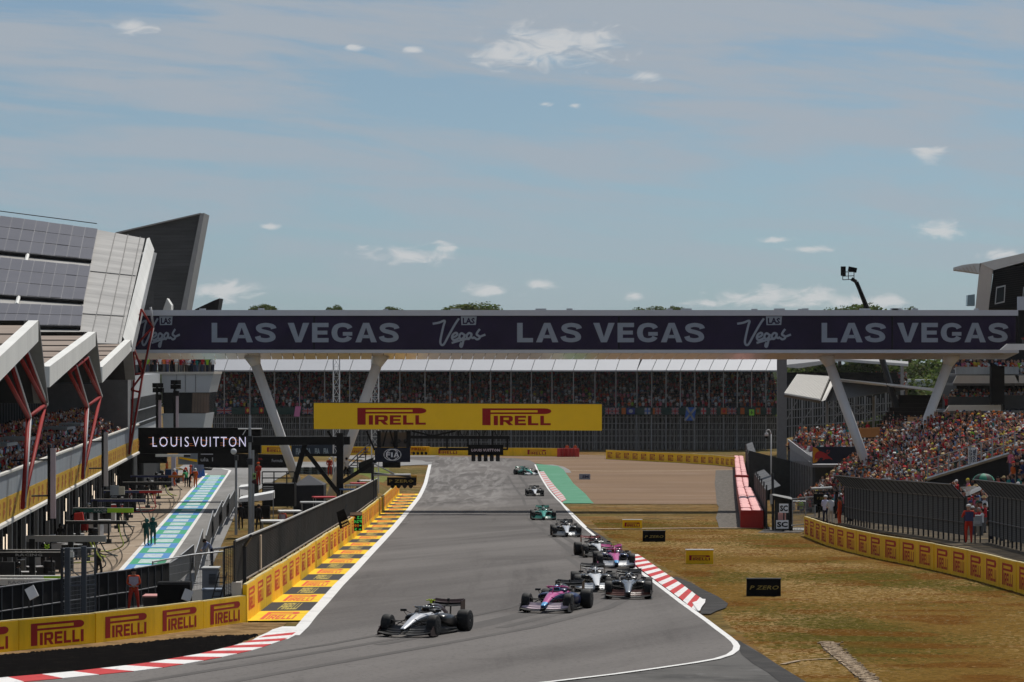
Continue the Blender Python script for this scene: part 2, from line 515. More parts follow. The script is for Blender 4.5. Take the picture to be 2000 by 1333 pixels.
pale_gravel = ground_mat('pale_gravel_stones', [(.35,.27,.19), ((.19,.135,.085), 5.0, .45, .62, (1,1,1), 4)], 1.0, 1, 9, .1)
# pale dust swirls where the cars run wide at the far end of the straight
def dust_layer(m, col, y0, y1, x0, x1):
    t = m.node_tree; b = t.nodes['Principled BSDF']; cur = b.inputs['Base Color'].links[0].from_socket
    tcn = t.nodes.new('ShaderNodeTexCoord'); sp = t.nodes.new('ShaderNodeSeparateXYZ'); t.links.new(tcn.outputs['Object'], sp.inputs[0])
    def mr(src, a, c):
        n = t.nodes.new('ShaderNodeMapRange'); n.interpolation_type = 'SMOOTHSTEP'; n.inputs['From Min'].default_value, n.inputs['From Max'].default_value = a, c
        t.links.new(src, n.inputs[0]); return n.outputs[0]
    def mul(a, c):
        n = t.nodes.new('ShaderNodeMath'); n.operation = 'MULTIPLY'; t.links.new(a, n.inputs[0])
        if isinstance(c, float): n.inputs[1].default_value = c
        else: t.links.new(c, n.inputs[1])
        return n.outputs[0]
    mp = t.nodes.new('ShaderNodeMapping'); mp.inputs['Scale'].default_value = (1, .05, 1); t.links.new(tcn.outputs['Object'], mp.inputs[0])
    no = t.nodes.new('ShaderNodeTexNoise'); no.inputs['Scale'].default_value = .75; no.inputs['Detail'].default_value = 5; no.inputs['Distortion'].default_value = 1.6; t.links.new(mp.outputs[0], no.inputs['Vector'])
    k = mul(mul(mul(mr(no.outputs['Fac'], .40, .68), mr(sp.outputs[1], y0, y0+120)), mul(mr(sp.outputs[0], x0, x0+2), mr(sp.outputs[0], x1, x1-4))), .42)
    mx_ = t.nodes.new('ShaderNodeMix'); mx_.data_type = 'RGBA'; t.links.new(k, mx_.inputs[0]); t.links.new(cur, mx_.inputs[6]); mx_.inputs[7].default_value = (*col, 1)
    t.links.new(mx_.outputs[2], b.inputs['Base Color'])
dust_layer(asphalt, (.33,.315,.30), 235, 0, -12.5, 1.5)
green_paint = ground_mat('green_runoff_paint', [(.075,.225,.135), ((.10,.26,.17), .3, .42, .68, (1,1,1), 6), ((.05,.18,.10), 1.0, .55, .75, (1,1,1), 6)], .8, .2, 10, .3)
line_paint = ground_mat('white_line_paint', [(.66,.65,.63), ((.50,.49,.48), .7, .5, .75, (1,1,1), 7)], .7, .1, 10, .3)
black_verge_mat = ground_mat('near_black_verge', [(.0065,.006,.006), ((.014,.012,.010), 2.2, .5, .75, (1,1,1), 6)], 1.0, .9, 4, .0)  # near-black verge colour with slightly lighter noise
brown_earth = ground_mat('dry_verge', [(.24,.15,.07), ((.13,.08,.035), 1.2, .42, .62, (1,1,1), 7), ((.33,.24,.13), 2.4, .55, .72, (1,1,1), 6)], 1.0, .9, 6, .1)
kerb_red = ground_mat('kerb_red_paint', [(.46,.035,.035), ((.33,.03,.03), 1.5, .5, .72, (3,.6,1), 6)], .65, .1, 10, .35)
# tufts of dry grass over the nearer part of the right hand field
RWP = [G(*p) for p in [(1572,1047),(1612,1063),(1647,1074),(1717,1091),(1814,1110),(1907,1132),(2000,1159),(2140,1203),(2400,1300)]]
def vnoise(x, y, s, seed):
    r_ = np.random.RandomState(seed); g = r_.rand(64,64); x = x/s; y = y/s
    i, j = np.floor(x).astype(int), np.floor(y).astype(int); u, v = x-i, y-j; u, v = u*u*(3-2*u), v*v*(3-2*v)
    q = lambda a, b: g[a % 64, b % 64]
    return (q(i,j)*(1-u)+q(i+1,j)*u)*(1-v)+(q(i,j+1)*(1-u)+q(i+1,j+1)*u)*v
kerb_white = ground_mat('kerb_white_paint', [(.68,.66,.64), ((.48,.46,.44), 1.5, .5, .75, (3,.6,1), 6)], .65, .1, 10, .35)
pad_yellow = ground_mat('yellow_runoff_paint', [(.74,.49,.015), ((.60,.39,.02), 1.0, .5, .75, (1,1,1), 6)], .7, .1, 10, .3)
pad_black = ground_mat('black_runoff_paint', [(.038,.037,.038), ((.055,.053,.05), 1.4, .45, .7, (1,3,1), 6)], .75, .2, 10, .3)

# plan line of the wall that parts the track from the pit side
WALLPX = [(-260,1306),(-120,1290),(0,1274.5),(102,1266),(226,1252),(341,1237),(477,1216)]
PITWALL = [G(*p) for p in WALLPX] + [G(560,1154), G(640,1090), G(707,1038), G(743,1003), G(779,963)]
_wy = [p.y for p in PITWALL]; _wx = [p.x for p in PITWALL]
def wall_x(Y):
    if Y <= _wy[0]: return _wx[0] + (Y-_wy[0])*.42
    if Y >= _wy[-1]: return _wx[-1] - .05*(Y-_wy[-1])
    return interp(_wy, _wx, Y)
def gz(X, Y):                                  # natural ground: racing level right of that wall, pit level left of it
    t = T(Y)
    d = wall_x(Y) - .5 - X
    k = min(1, max(0, d/3.5)); k = k*k*(3-2*k)
    pl = PITZ-.06
    if Y > 372: pl = lerp(PITZ-.06, T(Y), min(1, (Y-372)/30))
    return lerp(t, pl, k) - .03
def grid(name, xs, ys, mat, zf, kind='structure'):
    v = [(x, y, zf(x, y)) for y in ys for x in xs]; n = len(xs)
    f = [(j*n+i, j*n+i+1, (j+1)*n+i+1, (j+1)*n+i) for j in range(len(ys)-1) for i in range(n-1)]
    me = bpy.data.meshes.new(name); me.from_pydata(v, [], f); me.materials.append(mat)
    me.polygons.foreach_set('use_smooth', [True]*len(f))
    return tag(link(name, me), kind=kind)
xs = [-1900,-1200,-600,-300,-150,-80] + [-45+.6*i for i in range(100)] + [20,30,45,70,110,200,400,900,1900]
ys = [-150,20,60,75] + [85+1.6*i for i in range(190)] + [392+5*i for i in range(40)] + [620,700,900,1300,1900,2600]
tag(grid('ground', xs, ys, dry_grass, gz), 'dry yellow and green grass field around the track')

def rowsheet(name, rows, mat, off, parent=None, g=G, sub=8, step=4, kind='structure', label=None):
    """sheet between left and right pixel columns at successive pixel rows, laid on the surface"""
    pys = [r[0] for r in rows]; l = [r[1] for r in rows]; r_ = [r[2] for r in rows]
    ys_ = []
    for a, b in zip(pys, pys[1:]):
        k = max(1, int(abs(b-a)/step))
        ys_ += [a+(b-a)*i/k for i in range(k)]
    ys_.append(pys[-1])
    v, f, n = [], [], sub+1
    for py in ys_:
        a, b = interp(pys, l, py), interp(pys, r_, py)
        for i in range(n): v.append(tuple(g(a+(b-a)*i/sub, py, off)))
    for j in range(len(ys_)-1):
        for i in range(sub): f.append(((j+1)*n+i, (j+1)*n+i+1, j*n+i+1, j*n+i))
    org = ORIG.get(parent.name, Vector((0,0,0))) if parent else Vector((0,0,0))
    me = bpy.data.meshes.new(name); me.from_pydata([tuple(Vector(p)-org) for p in v], [], f); me.materials.append(mat)
    me.polygons.foreach_set('use_smooth', [True]*len(f))
    o = link(name, me, parent)
    if not parent: tag(o, label, kind=kind)
    elif label: o['label'] = label
    return o
def ribbon(name, pts, w, mat, off, parent=None, closed=False, kind='structure', zf=None, label=None, n=6):
    """painted line of constant width along world points, following the surface"""
    zf = zf or (lambda p: T(p.y))
    q = []
    for a, b in zip(pts, pts[1:]):
        for i in range(n): q.append(a.lerp(b, i/n))
    q.append(pts[-1])
    v, f = [], []
    for i, p in enumerate(q):
        d = (q[min(i+1, len(q)-1)]-q[max(i-1, 0)]); d.z = 0; d.normalize(); nn = Vector((-d.y, d.x, 0))*w/2
        for s in (1, -1):
            e = p+nn*s; v.append((e.x, e.y, zf(e)+off))
    for i in range(len(q)-1): f.append((2*i+1, 2*i+3, 2*i+2, 2*i))
    me = bpy.data.meshes.new(name); me.from_pydata(v, [], f); me.materials.append(mat)
    o = link(name, me, parent)
    if not parent: tag(o, label, kind=kind)
    return o

rowsheet('track_apron', [(1250,1380,1436),(1262,1400,1462),(1275,1400,1482),(1290,1380,1502),(1310,1200,1535),(1333,1000,1572),(1480,500,1800)], old_asphalt, .008, label='old grey asphalt beyond the white line of the corner')
rowsheet('access_road', [(1252,1431,1444),(1265,1440,1462),(1280,1449,1490),(1297,1470,1515),(1315,1500,1544),(1333,1522,1574),(1480,1740,1830)], dark_asphalt, .016, label='dark asphalt edge strip along the grass')
TRK = [(892.5,690,925),(896,770,1010),(900,825,1035),(905,838,1045),(912,838,1050),(925,836,1053),(945,830,1064),(957,824,1072),
       (983,806,1097),(1000,793,1110),(1014,782,1124),(1030,770,1141),(1049,752,1163),(1083,720,1212),(1112,693,1241),(1155,650,1300),
       (1178,630,1332),(1205,605,1370),(1228,585,1400),(1245,565,1428),(1252,548,1437),(1262,500,1444),(1272,448,1442),(1283,400,1424),(1290,362,1398),(1297,320,1352),
       (1307,240,1280),(1318,130,1200),(1333,-20,1075),(1480,-1400,100)]
rowsheet('track', TRK, asphalt, .026, label='grey asphalt racing track', sub=10)
# pale concrete and dust at the far bend
rowsheet('far_bend_apron', [(890.5,640,860),(894,650,838),(899,700,826),(904,770,838),(909,800,839)], pit_asphalt, .020, label='pale asphalt apron outside the far bend')
rowsheet('tarmac_verge', [(1030,1141,1147),(1049,1163,1178),(1070,1190,1206),(1086,1212,1238)], dark_asphalt, .012, label='dark tarmac shoulder right of the track')

# white edge lines
LL = [G(*p) for p in [(840,905),(839,912),(837,920),(831,945),(816,975),(796,1000),(771,1030),(746,1057),(721,1083),(691,1115),(661,1145),(632,1178),(607,1205),(590,1226),(572,1243)]]
ribbon('white_line', LL, .42, line_paint, .034, label='white edge line on the pit wall side of the track')
RL = [G(*p) for p in [(1045,908),(1052,924),(1061,940),(1072,957),(1084,971),(1097,984),(1110,1000),(1124,1015),(1141,1031),(1163,1049),(1188,1069),(1214,1090),(1241,1112),(1272,1134),(1300,1155),(1330,1178),(1355,1196),(1380,1214),(1402,1231),(1421,1245),(1434,1256),(1439,1264),(1437,1272),(1425,1281),(1400,1289),(1355,1297),(1280,1308),(1200,1319),(1075,1334),(900,1352)]]
ribbon('white_line', RL, .20, line_paint, .034, label='white edge line curving round the right side of the track')
ribbon('white_line', [G(1098,985), G(1120,1006), G(1145,1031)], .12, line_paint, .036, label='thin second white line beside the grass')
for (a, b, w) in (((800,948),(1066,948),.10), ((775,1022),(800,1021),.1)):
    ribbon('white_line', [G(*a), G((a[0]+b[0])/2, (a[1]+b[1])/2), G(*b)], w, line_paint, .034, label='faint white timing line across the track')
# tyre marks along the line the cars take
rub = ground_mat('rubber_marks', [(.101,.094,.090), ((.116,.108,.103), .35, .40, .60, (1,.1,1), 6)], .85, 0, 1, .1)
LINE = [(1000,930),(1030,972),(1052,1017),(1098,1052),(1150,1088),(1200,1122),(1205,1152),(1120,1190),(960,1228),(780,1262),(560,1300),(300,1345)]
LW = [G(*p) for p in LINE]
for k in range(9):
    i0 = R.randint(0, 5); i1 = R.randint(i0+4, len(LW)); o_ = R.uniform(-2.4, 2.2)
    ribbon('tyre_mark', [p+Vector((o_+R.uniform(-.12,.12), 0, 0)) for p in LW[i0:i1]], R.uniform(.22,.42), rub, .029+.0008*k, label='faint dark tyre mark along the racing line', n=5)
# white fan where kerb meets the edge line
rowsheet('white_paint_patch', [(1226,552,596),(1232,532,589),(1238,522,583),(1244,508,575),(1251,495,562)], line_paint, .036, label='white painted wedge at the end of the kerb')

# kerbs: alternating blocks as raised slabs
def kerb(label, inner, outer, n, h=.05, first_white=True, end=None, pale=False):
    k = link('kerb', None); k['kind'] = 'structure'; k['label'] = label
    def along(pl, t):
        seg = [(b-a).length for a, b in zip(pl, pl[1:])]; d = t*sum(seg)
        for i, s in enumerate(seg):
            if d <= s or i == len(seg)-1: return pl[i].lerp(pl[i+1], min(1, d/s))
            d -= s
    for i in range(n):
        t0, t1 = i/n, (i+1)/n
        a0, a1, b0, b1 = along(inner,t0), along(inner,t1), along(outer,t0), along(outer,t1)
        up = [Vector((0,0,.040)), Vector((0,0,.040)), Vector((0,0,h+.04)), Vector((0,0,h+.04))]
        q = [a0, a1, b1, b0]
        top = [p+u for p, u in zip(q, up)]
        bot = [p-Vector((0,0,.05)) for p in q]
        w = (i % 2 == 0) == first_white
        MB().hexa(bot+top).build('kerb_block', (kerb_white if w else kerb_red) if not pale else M('worn_kerb_grey', (.47,.44,.43), .8) if w else M('worn_kerb_pink', (.46,.20,.19), .8), k)
    return k
kerb('red and white kerb on the left sweeping to the photo edge',
     [G(*p) for p in [(585,1232),(562,1249),(548,1254),(500,1271),(425,1288),(300,1310),(150,1325),(-30,1342)]],
     [G(*p) for p in [(532,1242),(512,1249),(490,1257),(452,1268),(390,1283),(278,1302.5),(128,1319.5),(-52,1335)]], 17)
kerb('red and white striped kerb on the right below the cars',
     [G(*p) for p in [(1226,1086),(1246,1110),(1276,1132),(1304,1153),(1335,1176),(1350,1189),(1364,1197)]],
     [G(*p) for p in [(1246,1086),(1268,1101),(1298,1122),(1330,1144),(1362,1168),(1376,1177)]], 21, first_white=True)
kerb('worn pale red kerb beside the green runoff',
     [G(*p) for p in [(1053,922),(1063,941),(1075,957),(1088,972),(1097,981)]],
     [G(*p) for p in [(1062,922),(1073,938),(1086,954),(1101,970),(1106,978)]], 30, pale=True)
rowsheet('kerb_tail', [(1174,1372,1378),(1181,1352,1377),(1190,1358,1370),(1197,1363,1367)], kerb_white, .075, label='white painted tail of the right kerb')
rowsheet('tarmac_patch', [(1128,1309,1322),(1140,1326,1352),(1150,1342,1368),(1166,1366,1402),(1180,1376,1422),(1188,1372,1418),(1194,1368,1400),(1200,1368,1388)], dark_asphalt, .016, label='dark tarmac patch behind the right kerb')

# runoff, gravel and grass at the far bend
rowsheet('green_runoff', [(906.5,1042,1047),(911,1044,1090),(918,1052,1101),(923,1062,1104),(945,1075,1120),(965,1092,1143),(978,1103,1154),(984,1096,1160)], green_paint, .024, label='green painted runoff strip')
rowsheet('far_tarmac_edge', [(908,1045,1080),(912,1078,1100),(918,1095,1112),(924,1102,1116)], pit_asphalt, .018, label='grey tarmac at the end of the green strip')
rowsheet('gravel_trap', [(888,700,1120),(891,680,1200),(894,838,1440),(905,1046,1440),(912,1085,1441),(923,1100,1442),(945,1116,1443),(965,1138,1445),(985,1155,1447)], gravel_mat, .010, label='brown gravel trap')
rowsheet('gravel_strip', [(918,1398,1442),(945,1396,1443),(985,1400,1447),(990,1404,1448),(1000,1402,1449),(1012,1398,1450),(1022,1402,1450),(1031,1404,1452)], grey_gravel, .016, label='coarse grey gravel strip along the red barrier')
ribbon('service_path', [G(1158,1034), G(1250,1033), G(1350,1032), G(1500,1032)], 1.5, pale_gravel, .020, label='thin pale path across the grass')
ribbon('service_path', [G(1107,919.5), G(1200,921), G(1330,920), G(1434,918)], 1.6, pale_gravel, .020, label='thin pale line across the gravel trap')
rowsheet('gravel_path', [(1257,1602,1632),(1268,1610,1638),(1285,1630,1648),(1300,1648,1664),(1318,1668,1690),(1333,1692,1714),(1400,1772,1800)], pale_gravel, .012, label='pale gravel path in the grass')
ribbon('gravel_track', [G(1528,1298), G(1560,1291), G(1600,1288), G(1640,1286)], .16, pale_gravel, .014, label='thin line of pale stones in the grass')
rowsheet('gravel_strip', [(1030,1500,1572),(1036,1490,1576),(1041,1480,1560)], grey_gravel, .012, label='grey gravel by the boards with letters')
rowsheet('gravel_strip', [(1012,1570,1640),(1030,1590,1700),(1050,1610,1800),(1075,1700,1930),(1095,1800,2060),(1110,1880,2200)], grey_gravel, .010, label='dark gravel behind the right hand wall')

# standing dry grass: short tufts, coloured by patches
rs_ = np.random.RandomState(5); NT = 95000
ty = 84+170*rs_.rand(NT)**1.5; rw_y = [p.y for p in reversed(RWP)]; rw_x = [p.x for p in reversed(RWP)]
px_l = np.interp(846+6.404*F/ty, [1000,1049,1090,1130,1180,1205,1250,1300,1345,1400], [1135,1190,1262,1345,1412,1412,1462,1522,1590,1660])
x_lo = (px_l-1000)*ty/F; x_hi = np.interp(ty, rw_y, rw_x)-.15
tx = x_lo+(x_hi-x_lo)*rs_.rand(NT); ok = x_hi > x_lo
tpx = 1000+tx*F/ty; tpy = 846+6.404*F/ty
ok &= ~((np.abs(tpx-np.interp(tpy, [1257,1333,1400], [1617,1704,1786])) < 17) & (tpy > 1256))
tx, ty = tx[ok], ty[ok]; NT = len(tx)
n1, n2, n3 = vnoise(tx, ty*.7, 5, 1), vnoise(tx, ty, 2.1, 2), vnoise(tx, ty*.5, 11, 3)
pal = np.array([(.140,.082,.022),(.062,.056,.012),(.112,.048,.012),(.25,.165,.072)])
k = n1*.5+n3*.5+.25*(rs_.rand(NT)-.5)
w1 = (np.clip((.505-k)*6, 0, 1)*.85)[:,None]; w2 = np.clip((n2-.55)*5, 0, 1)[:,None]; w3 = np.clip((rs_.rand(NT)*.6+vnoise(tx, ty*.6, 4, 8)*.7-.72)*2.4, 0, 1)[:,None]
colr = pal[0]*(1-w1)+pal[1]*w1; colr = colr*(1-w2*.8)+pal[2]*w2*.8; colr = colr*(1-w3)+pal[3]*w3
colr = colr*(.88+.40*rs_.rand(NT))[:,None]
hgt = .010+.022*rs_.rand(NT); wid = .05+.11*rs_.rand(NT); an = (rs_.rand(NT)-.5)*1.2
tz = .0203*(288-ty)-.035
c_, s_ = np.cos(an)*wid, np.sin(an)*wid; lx, ly = (rs_.rand(NT)-.5)*.08, .07+.12*rs_.rand(NT)
V = np.stack([np.stack([tx-c_, ty-s_, tz],1), np.stack([tx+c_, ty+s_, tz],1), np.stack([tx+c_*.7+lx, ty+s_*.7+ly, tz+hgt],1), np.stack([tx-c_*.5+lx, ty-s_*.5+ly, tz+hgt*.8],1)],1).reshape(-1,3)
me = bpy.data.meshes.new('grass'); me.vertices.add(NT*4); me.vertices.foreach_set('co', V.astype(np.float32).ravel())
me.loops.add(NT*4); me.loops.foreach_set('vertex_index', np.arange(NT*4, dtype=np.int32)); me.polygons.add(NT)
me.polygons.foreach_set('loop_start', np.arange(0, NT*4, 4, dtype=np.int32)); me.polygons.foreach_set('loop_total', np.full(NT, 4, dtype=np.int32))
ca = me.color_attributes.new('Col', 'FLOAT_COLOR', 'CORNER'); ca.data.foreach_set('color', np.concatenate([np.repeat(colr, 4, axis=0), np.ones((NT*4,1))], axis=1).astype(np.float32).ravel())
me.materials.append(GRASSMAT); me.update(); me.validate()
tag(link('grass', me), 'short dry grass tufts over the right hand field', kind='stuff')
# loose stones of the pale gravel path
st_ = MB(); rq = random.Random(9)
for _ in range(1500):
    py = rq.uniform(1255,1345); px = interp([1257,1333,1400],[1617,1704,1786],py)+rq.gauss(0,7.5)
    p = G(px, py); r_ = rq.uniform(.02,.055)
    st_.hexa([p+Vector((a*r_*rq.uniform(.7,1.3), b*r_*rq.uniform(.7,1.3), c*r_*.7)) for c in (0,1) for a, b in ((-1,-1),(1,-1),(1,1),(-1,1))])
tag(st_.build('path_stones', pale_gravel), 'loose pale stones on the gravel path', kind='stuff')

# dark verge in front of the left wall
rowsheet('dry_verge', [(1217,470,560),(1226,400,552),(1238,300,533),(1250,215,522),(1262,120,500),(1276,0,400),(1292,-140,300),(1320,-300,150)], brown_earth, .014, label='strip of dry brown grass under the left wall')
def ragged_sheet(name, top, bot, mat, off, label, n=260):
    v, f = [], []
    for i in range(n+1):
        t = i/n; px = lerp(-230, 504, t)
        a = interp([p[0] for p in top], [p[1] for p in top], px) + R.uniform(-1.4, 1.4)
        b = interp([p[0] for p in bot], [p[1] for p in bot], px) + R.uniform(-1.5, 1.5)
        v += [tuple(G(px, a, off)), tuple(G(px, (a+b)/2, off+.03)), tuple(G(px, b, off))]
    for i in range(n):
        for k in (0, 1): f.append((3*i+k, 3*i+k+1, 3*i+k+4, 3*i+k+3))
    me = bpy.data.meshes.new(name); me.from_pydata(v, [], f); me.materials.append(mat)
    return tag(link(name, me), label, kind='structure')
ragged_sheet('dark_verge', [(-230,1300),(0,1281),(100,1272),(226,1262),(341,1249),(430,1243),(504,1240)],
             [(-230,1338),(0,1329),(100,1322),(226,1309),(300,1300),(400,1280),(450,1266),(490,1249),(504,1243)], black_verge_mat, .026, 'near-black ragged verge between the left wall and the kerb')

# painted yellow and black pads along the pit wall
runoff = link('painted_runoff', None); tag(runoff, 'painted yellow and black runoff strip under the pit wall', kind='structure')
PW = PITWALL[6:]
pwy = [p.y for p in PW]; pwx = [p.x for p in PW]
lly = [p.y for p in reversed(LL)]; llx = [p.x for p in reversed(LL)]
y0 = 116.6; i = 0
while y0 < 352:
    y1 = y0+6.4
    def corner(Y, right): return Vector((interp(lly, llx, Y)-.2, Y, T(Y)+.028)) if right else Vector((interp(pwy, pwx, Y)+.07, Y, T(Y)+.028))
    sk = .35
    a, b, c, d = corner(y0-.2, 0), corner(y0+.1, 1), corner(y1+.1, 1), corner(y1-.2, 0)
    pad = MB().poly([a, b, c, d]).build('yellow_pad' if i % 2 == 0 else 'black_pad', pad_yellow if i % 2 == 0 else pad_black, runoff)
    U = b-a; V = d-a
    up = Vector((0,0,.006))
    if i % 2 == 0:
        put(logo_geo(), a+U*.19+V*.13+up, U*.63, V*.74).build('lettering', M('runoff_and_sunlit_red', (.60,.075,.02), .7), pad)
    else:
        put(block_geo('PIRELLI'), a+U*.30+V*.14+up, U*.38, V*.72).build('lettering', M('runoff_gold_lettering', (.42,.33,.06), .7), pad)
    y0 = y1; i += 1

# ------------------------------------------------------------------ pit lane
def pitsheet(name, x0, x1, ya, yb, mat, off, label, n=30):
    v, f = [], []
    for i in range(n+1):
        Y = lerp(ya, yb, i/n)
        v += [(x0(Y), Y, PITZ+off), (x1(Y), Y, PITZ+off)]
    for i in range(n): f.append((2*i, 2*i+1, 2*i+3, 2*i+2))
    me = bpy.data.meshes.new(name); me.from_pydata(v, [], f); me.materials.append(mat)
    return tag(link(name, me), label, kind='structure')
pitsheet('pit_apron', lambda Y: WX(Y,-9), lambda Y: BX(Y,.1), 90, 375, apron_mat, .0, 'tan concrete pit apron in front of the garages')
pitsheet('pit_lane', lambda Y: BX(Y,.1), lambda Y: BX(Y, 5.0+max(0,Y-300)*.05), 90, 392, pit_asphalt, .004, 'grey asphalt pit lane')
pitsheet('white_line', lambda Y: BX(Y,-.28), lambda Y: BX(Y,0), 130, 372, line_paint, .010, 'white line on the garage side of the painted pit strip')
pitsheet('white_line', lambda Y: BX(Y,2.12), lambda Y: BX(Y,2.36), 130, 376, line_paint, .010, 'white line on the wall side of the painted pit strip')
curve = [Vector((BX(376,2.24),376,PITZ)), Vector((BX(383,2.2),383,PITZ)), Vector((BX(389,1.2),389,PITZ)), Vector((BX(392,-.8),392,PITZ)), Vector((BX(393,-4.5),393,PITZ))]
ribbon('white_line', curve, .3, line_paint, .012, zf=lambda p: PITZ, label='white line curving at the pit entry end')
strip = link('painted_pit_strip', None); tag(strip, 'blue and green painted strip along the pit lane', kind='structure')
pblue = ground_mat('pit_blue_paint', [(.075,.22,.47), ((.11,.27,.52), .8, .4, .7, (1,1,1), 5)], .7, 0, 1, .3)
pgreen = ground_mat('pit_green_paint', [(.05,.30,.16), ((.08,.36,.21), .8, .4, .7, (1,1,1), 5)], .7, 0, 1, .3)
pwhite = ground_mat('pit_stencil_paint', [(.58,.66,.66), ((.42,.52,.55), 1.6, .42, .64, (2,.6,1), 5)], .7, 0, 1, .3)
Y = 132.0; i = 0
while Y < 366:
    a, b, c, d = Vector((BX(Y,0),Y,PITZ+.008)), Vector((BX(Y,2.12),Y,PITZ+.008)), Vector((BX(Y+6,2.12),Y+6,PITZ+.008)), Vector((BX(Y+6,0),Y+6,PITZ+.008))
    blk = MB().poly([a,b,c,d]).build('painted_block', pblue if i % 2 else pgreen, strip)
    U, V = b-a, d-a
    st = MB()
    for k in range(4):
        q = a+U*.23+V*(.18+.17*k)+Vector((0,0,.005)); st.poly([q, q+U*.54, q+U*.54+V*.13, q+V*.13])
    st.build('stencil', pwhite, blk)
    Y += 6; i += 1
rowsheet('pit_entry_road', [(903,380,845),(908,360,842),(914,350,700),(919,360,560),(924,300,500),(928,280,480)], pit_asphalt, .05, label='grey entry road crossing behind the pits')
ribbon('yellow_line', [G(380,917), G(460,918.5), G(520,921), G(560,925)], .5, M('yellow_line_paint', (.62,.42,.06), .7), .07, label='yellow painted line at the pit entry')
rowsheet('infield_grass', [(915,560,760),(925,520,760),(938,500,755),(950,500,740)], ground_mat('green_grass', [(.10,.13,.03), ((.20,.17,.06), .3, .45, .65, (1,1,1), 6)], 1, .8, 6, .1), .03, label='patch of greener grass behind the pit wall')

# ================================================================== BARRIERS
def board_wall(name, label, line, h, panel, logos=True, cat='barrier', t=.14, mat=yellow, ink=red_ink, lw=.62, lh=(.30,.86), face=1, group=None, every=1, cap=True):
    """a run of printed board panels standing along ground points; face=+1 shows the side to the right of the run"""
    seg = [(b-a).length for a, b in zip(line, line[1:])]; tot = sum(seg); n = max(1, round(tot/panel))
    def at(d):
        for i, s in enumerate(seg):
            if d <= s or i == len(seg)-1: return line[i].lerp(line[i+1], d/s)
            d -= s
    root = thing(name, label, cat, line[0], group)
    for i in range(n):
        a, b = at(tot*i/n), at(tot*(i+1)/n)
        a = a.copy(); b = b.copy(); a.z = T(a.y)-.03; b.z = T(b.y)-.03
        d = b-a; dn = d.normalized(); nn = Vector((dn.y, -dn.x, 0))*face; nn.normalize()
        g = dn*.012
        jt = nn*R.uniform(-.018,.018)+Vector((0,0,R.uniform(-.012,.012))); a = a+jt; b = b+jt+nn*R.uniform(-.008,.008)
        pan = MB().wall(a+g, b-g, h, t).build('board_panel', mat, root)
        if cap: MB().wall(a+g+Vector((0,0,h+.002)), b-g+Vector((0,0,h+.002)), .03, t*.8).build('top_rail', M('board_top_rail', (.55,.46,.22), .6), pan)
        if logos and i % every == 0:
            o = a if face > 0 else b; u = (b-a)*face
            O = o+u*(.5-lw/2)+Vector((0,0,h*lh[0]))+nn*(t/2+.006)
            put(logo_geo(), O, u*lw, Vector((0,0,h*(lh[1]-lh[0])))).build('lettering', ink, pan)
    return root
# left wall facing the corner, pit wall, right wall
board_wall('advertising_wall', 'low yellow board wall with red lettering at the left front', PITWALL[:7], .93, 3.95, face=1, lw=.70, lh=(.15,.86), t=.16)
seg1 = [p for p in PITWALL[6:11]]
board_wall('pit_wall', 'long yellow pit wall with red lettering under the grey debris fence', seg1, 1.30, 4.57, face=1, ink=M('runoff_and_sunlit_red', (.60,.075,.02), .7), lw=.62, lh=(.30,.88))  # brighter ink puts the sunlight on this wall into the lettering
s2a, s2b = G(746,1001), G(779,963)
board_wall('pit_wall', 'stepped far section of yellow pit wall under the start lights', [s2a, s2b], 1.30, 4.57, face=1, ink=M('runoff_and_sunlit_red', (.60,.075,.02), .7), lw=.62, lh=(.30,.88))  # same brighter ink, sunlight put into the lettering colour
MB_ = MB().wall(PITWALL[6]+Vector((-.25,-.12,0)), PITWALL[6]+Vector((-.25,.35,0)), 1.36, .32)
solo(MB_, 'wall_post', M('pale_concrete', (.46,.42,.37), .8), 'pale concrete post where the two yellow walls meet', 'post')
RW = RWP
board_wall('advertising_wall', 'yellow board wall with red lettering along the right side grass', RW, 1.22, 4.45, face=1, lw=.64, lh=(.14,.88), ink=M('shade_lifted_red_lettering', (.46,.018,.013), .6))  # ink brightened in colour to offset the shade on this wall
# far boards
FW1 = [G(*p) for p in [(500,886),(560,887),(650,888),(760,889),(900,890),(1000,891),(1092,892)]]
board_wall('advertising_wall', 'distant yellow board wall behind the far bend', FW1, 1.25, 7.4, lw=.42, lh=(.22,.80))
FW2 = [G(*p) for p in [(1184,897),(1260,901),(1340,905),(1400,909),(1436,913)]]
board_wall('advertising_wall', 'distant yellow board wall left of the red barrier', FW2, 1.35, 2.55, lw=.58, lh=(.18,.78))
# red stacked barrier at the end of the first far wall
rb = thing('crash_barrier', 'short red crash barrier block beside the distant yellow wall', 'barrier', G(1110,893))
for k in range(5):
    a = G(1092+7.2*k, 892.5); b = G(1098.6+7.2*k, 892.7)
    MB().wall(a, b, 1.25, .8).build('barrier_block', M('barrier_red', (.45,.03,.025), .5), rb)
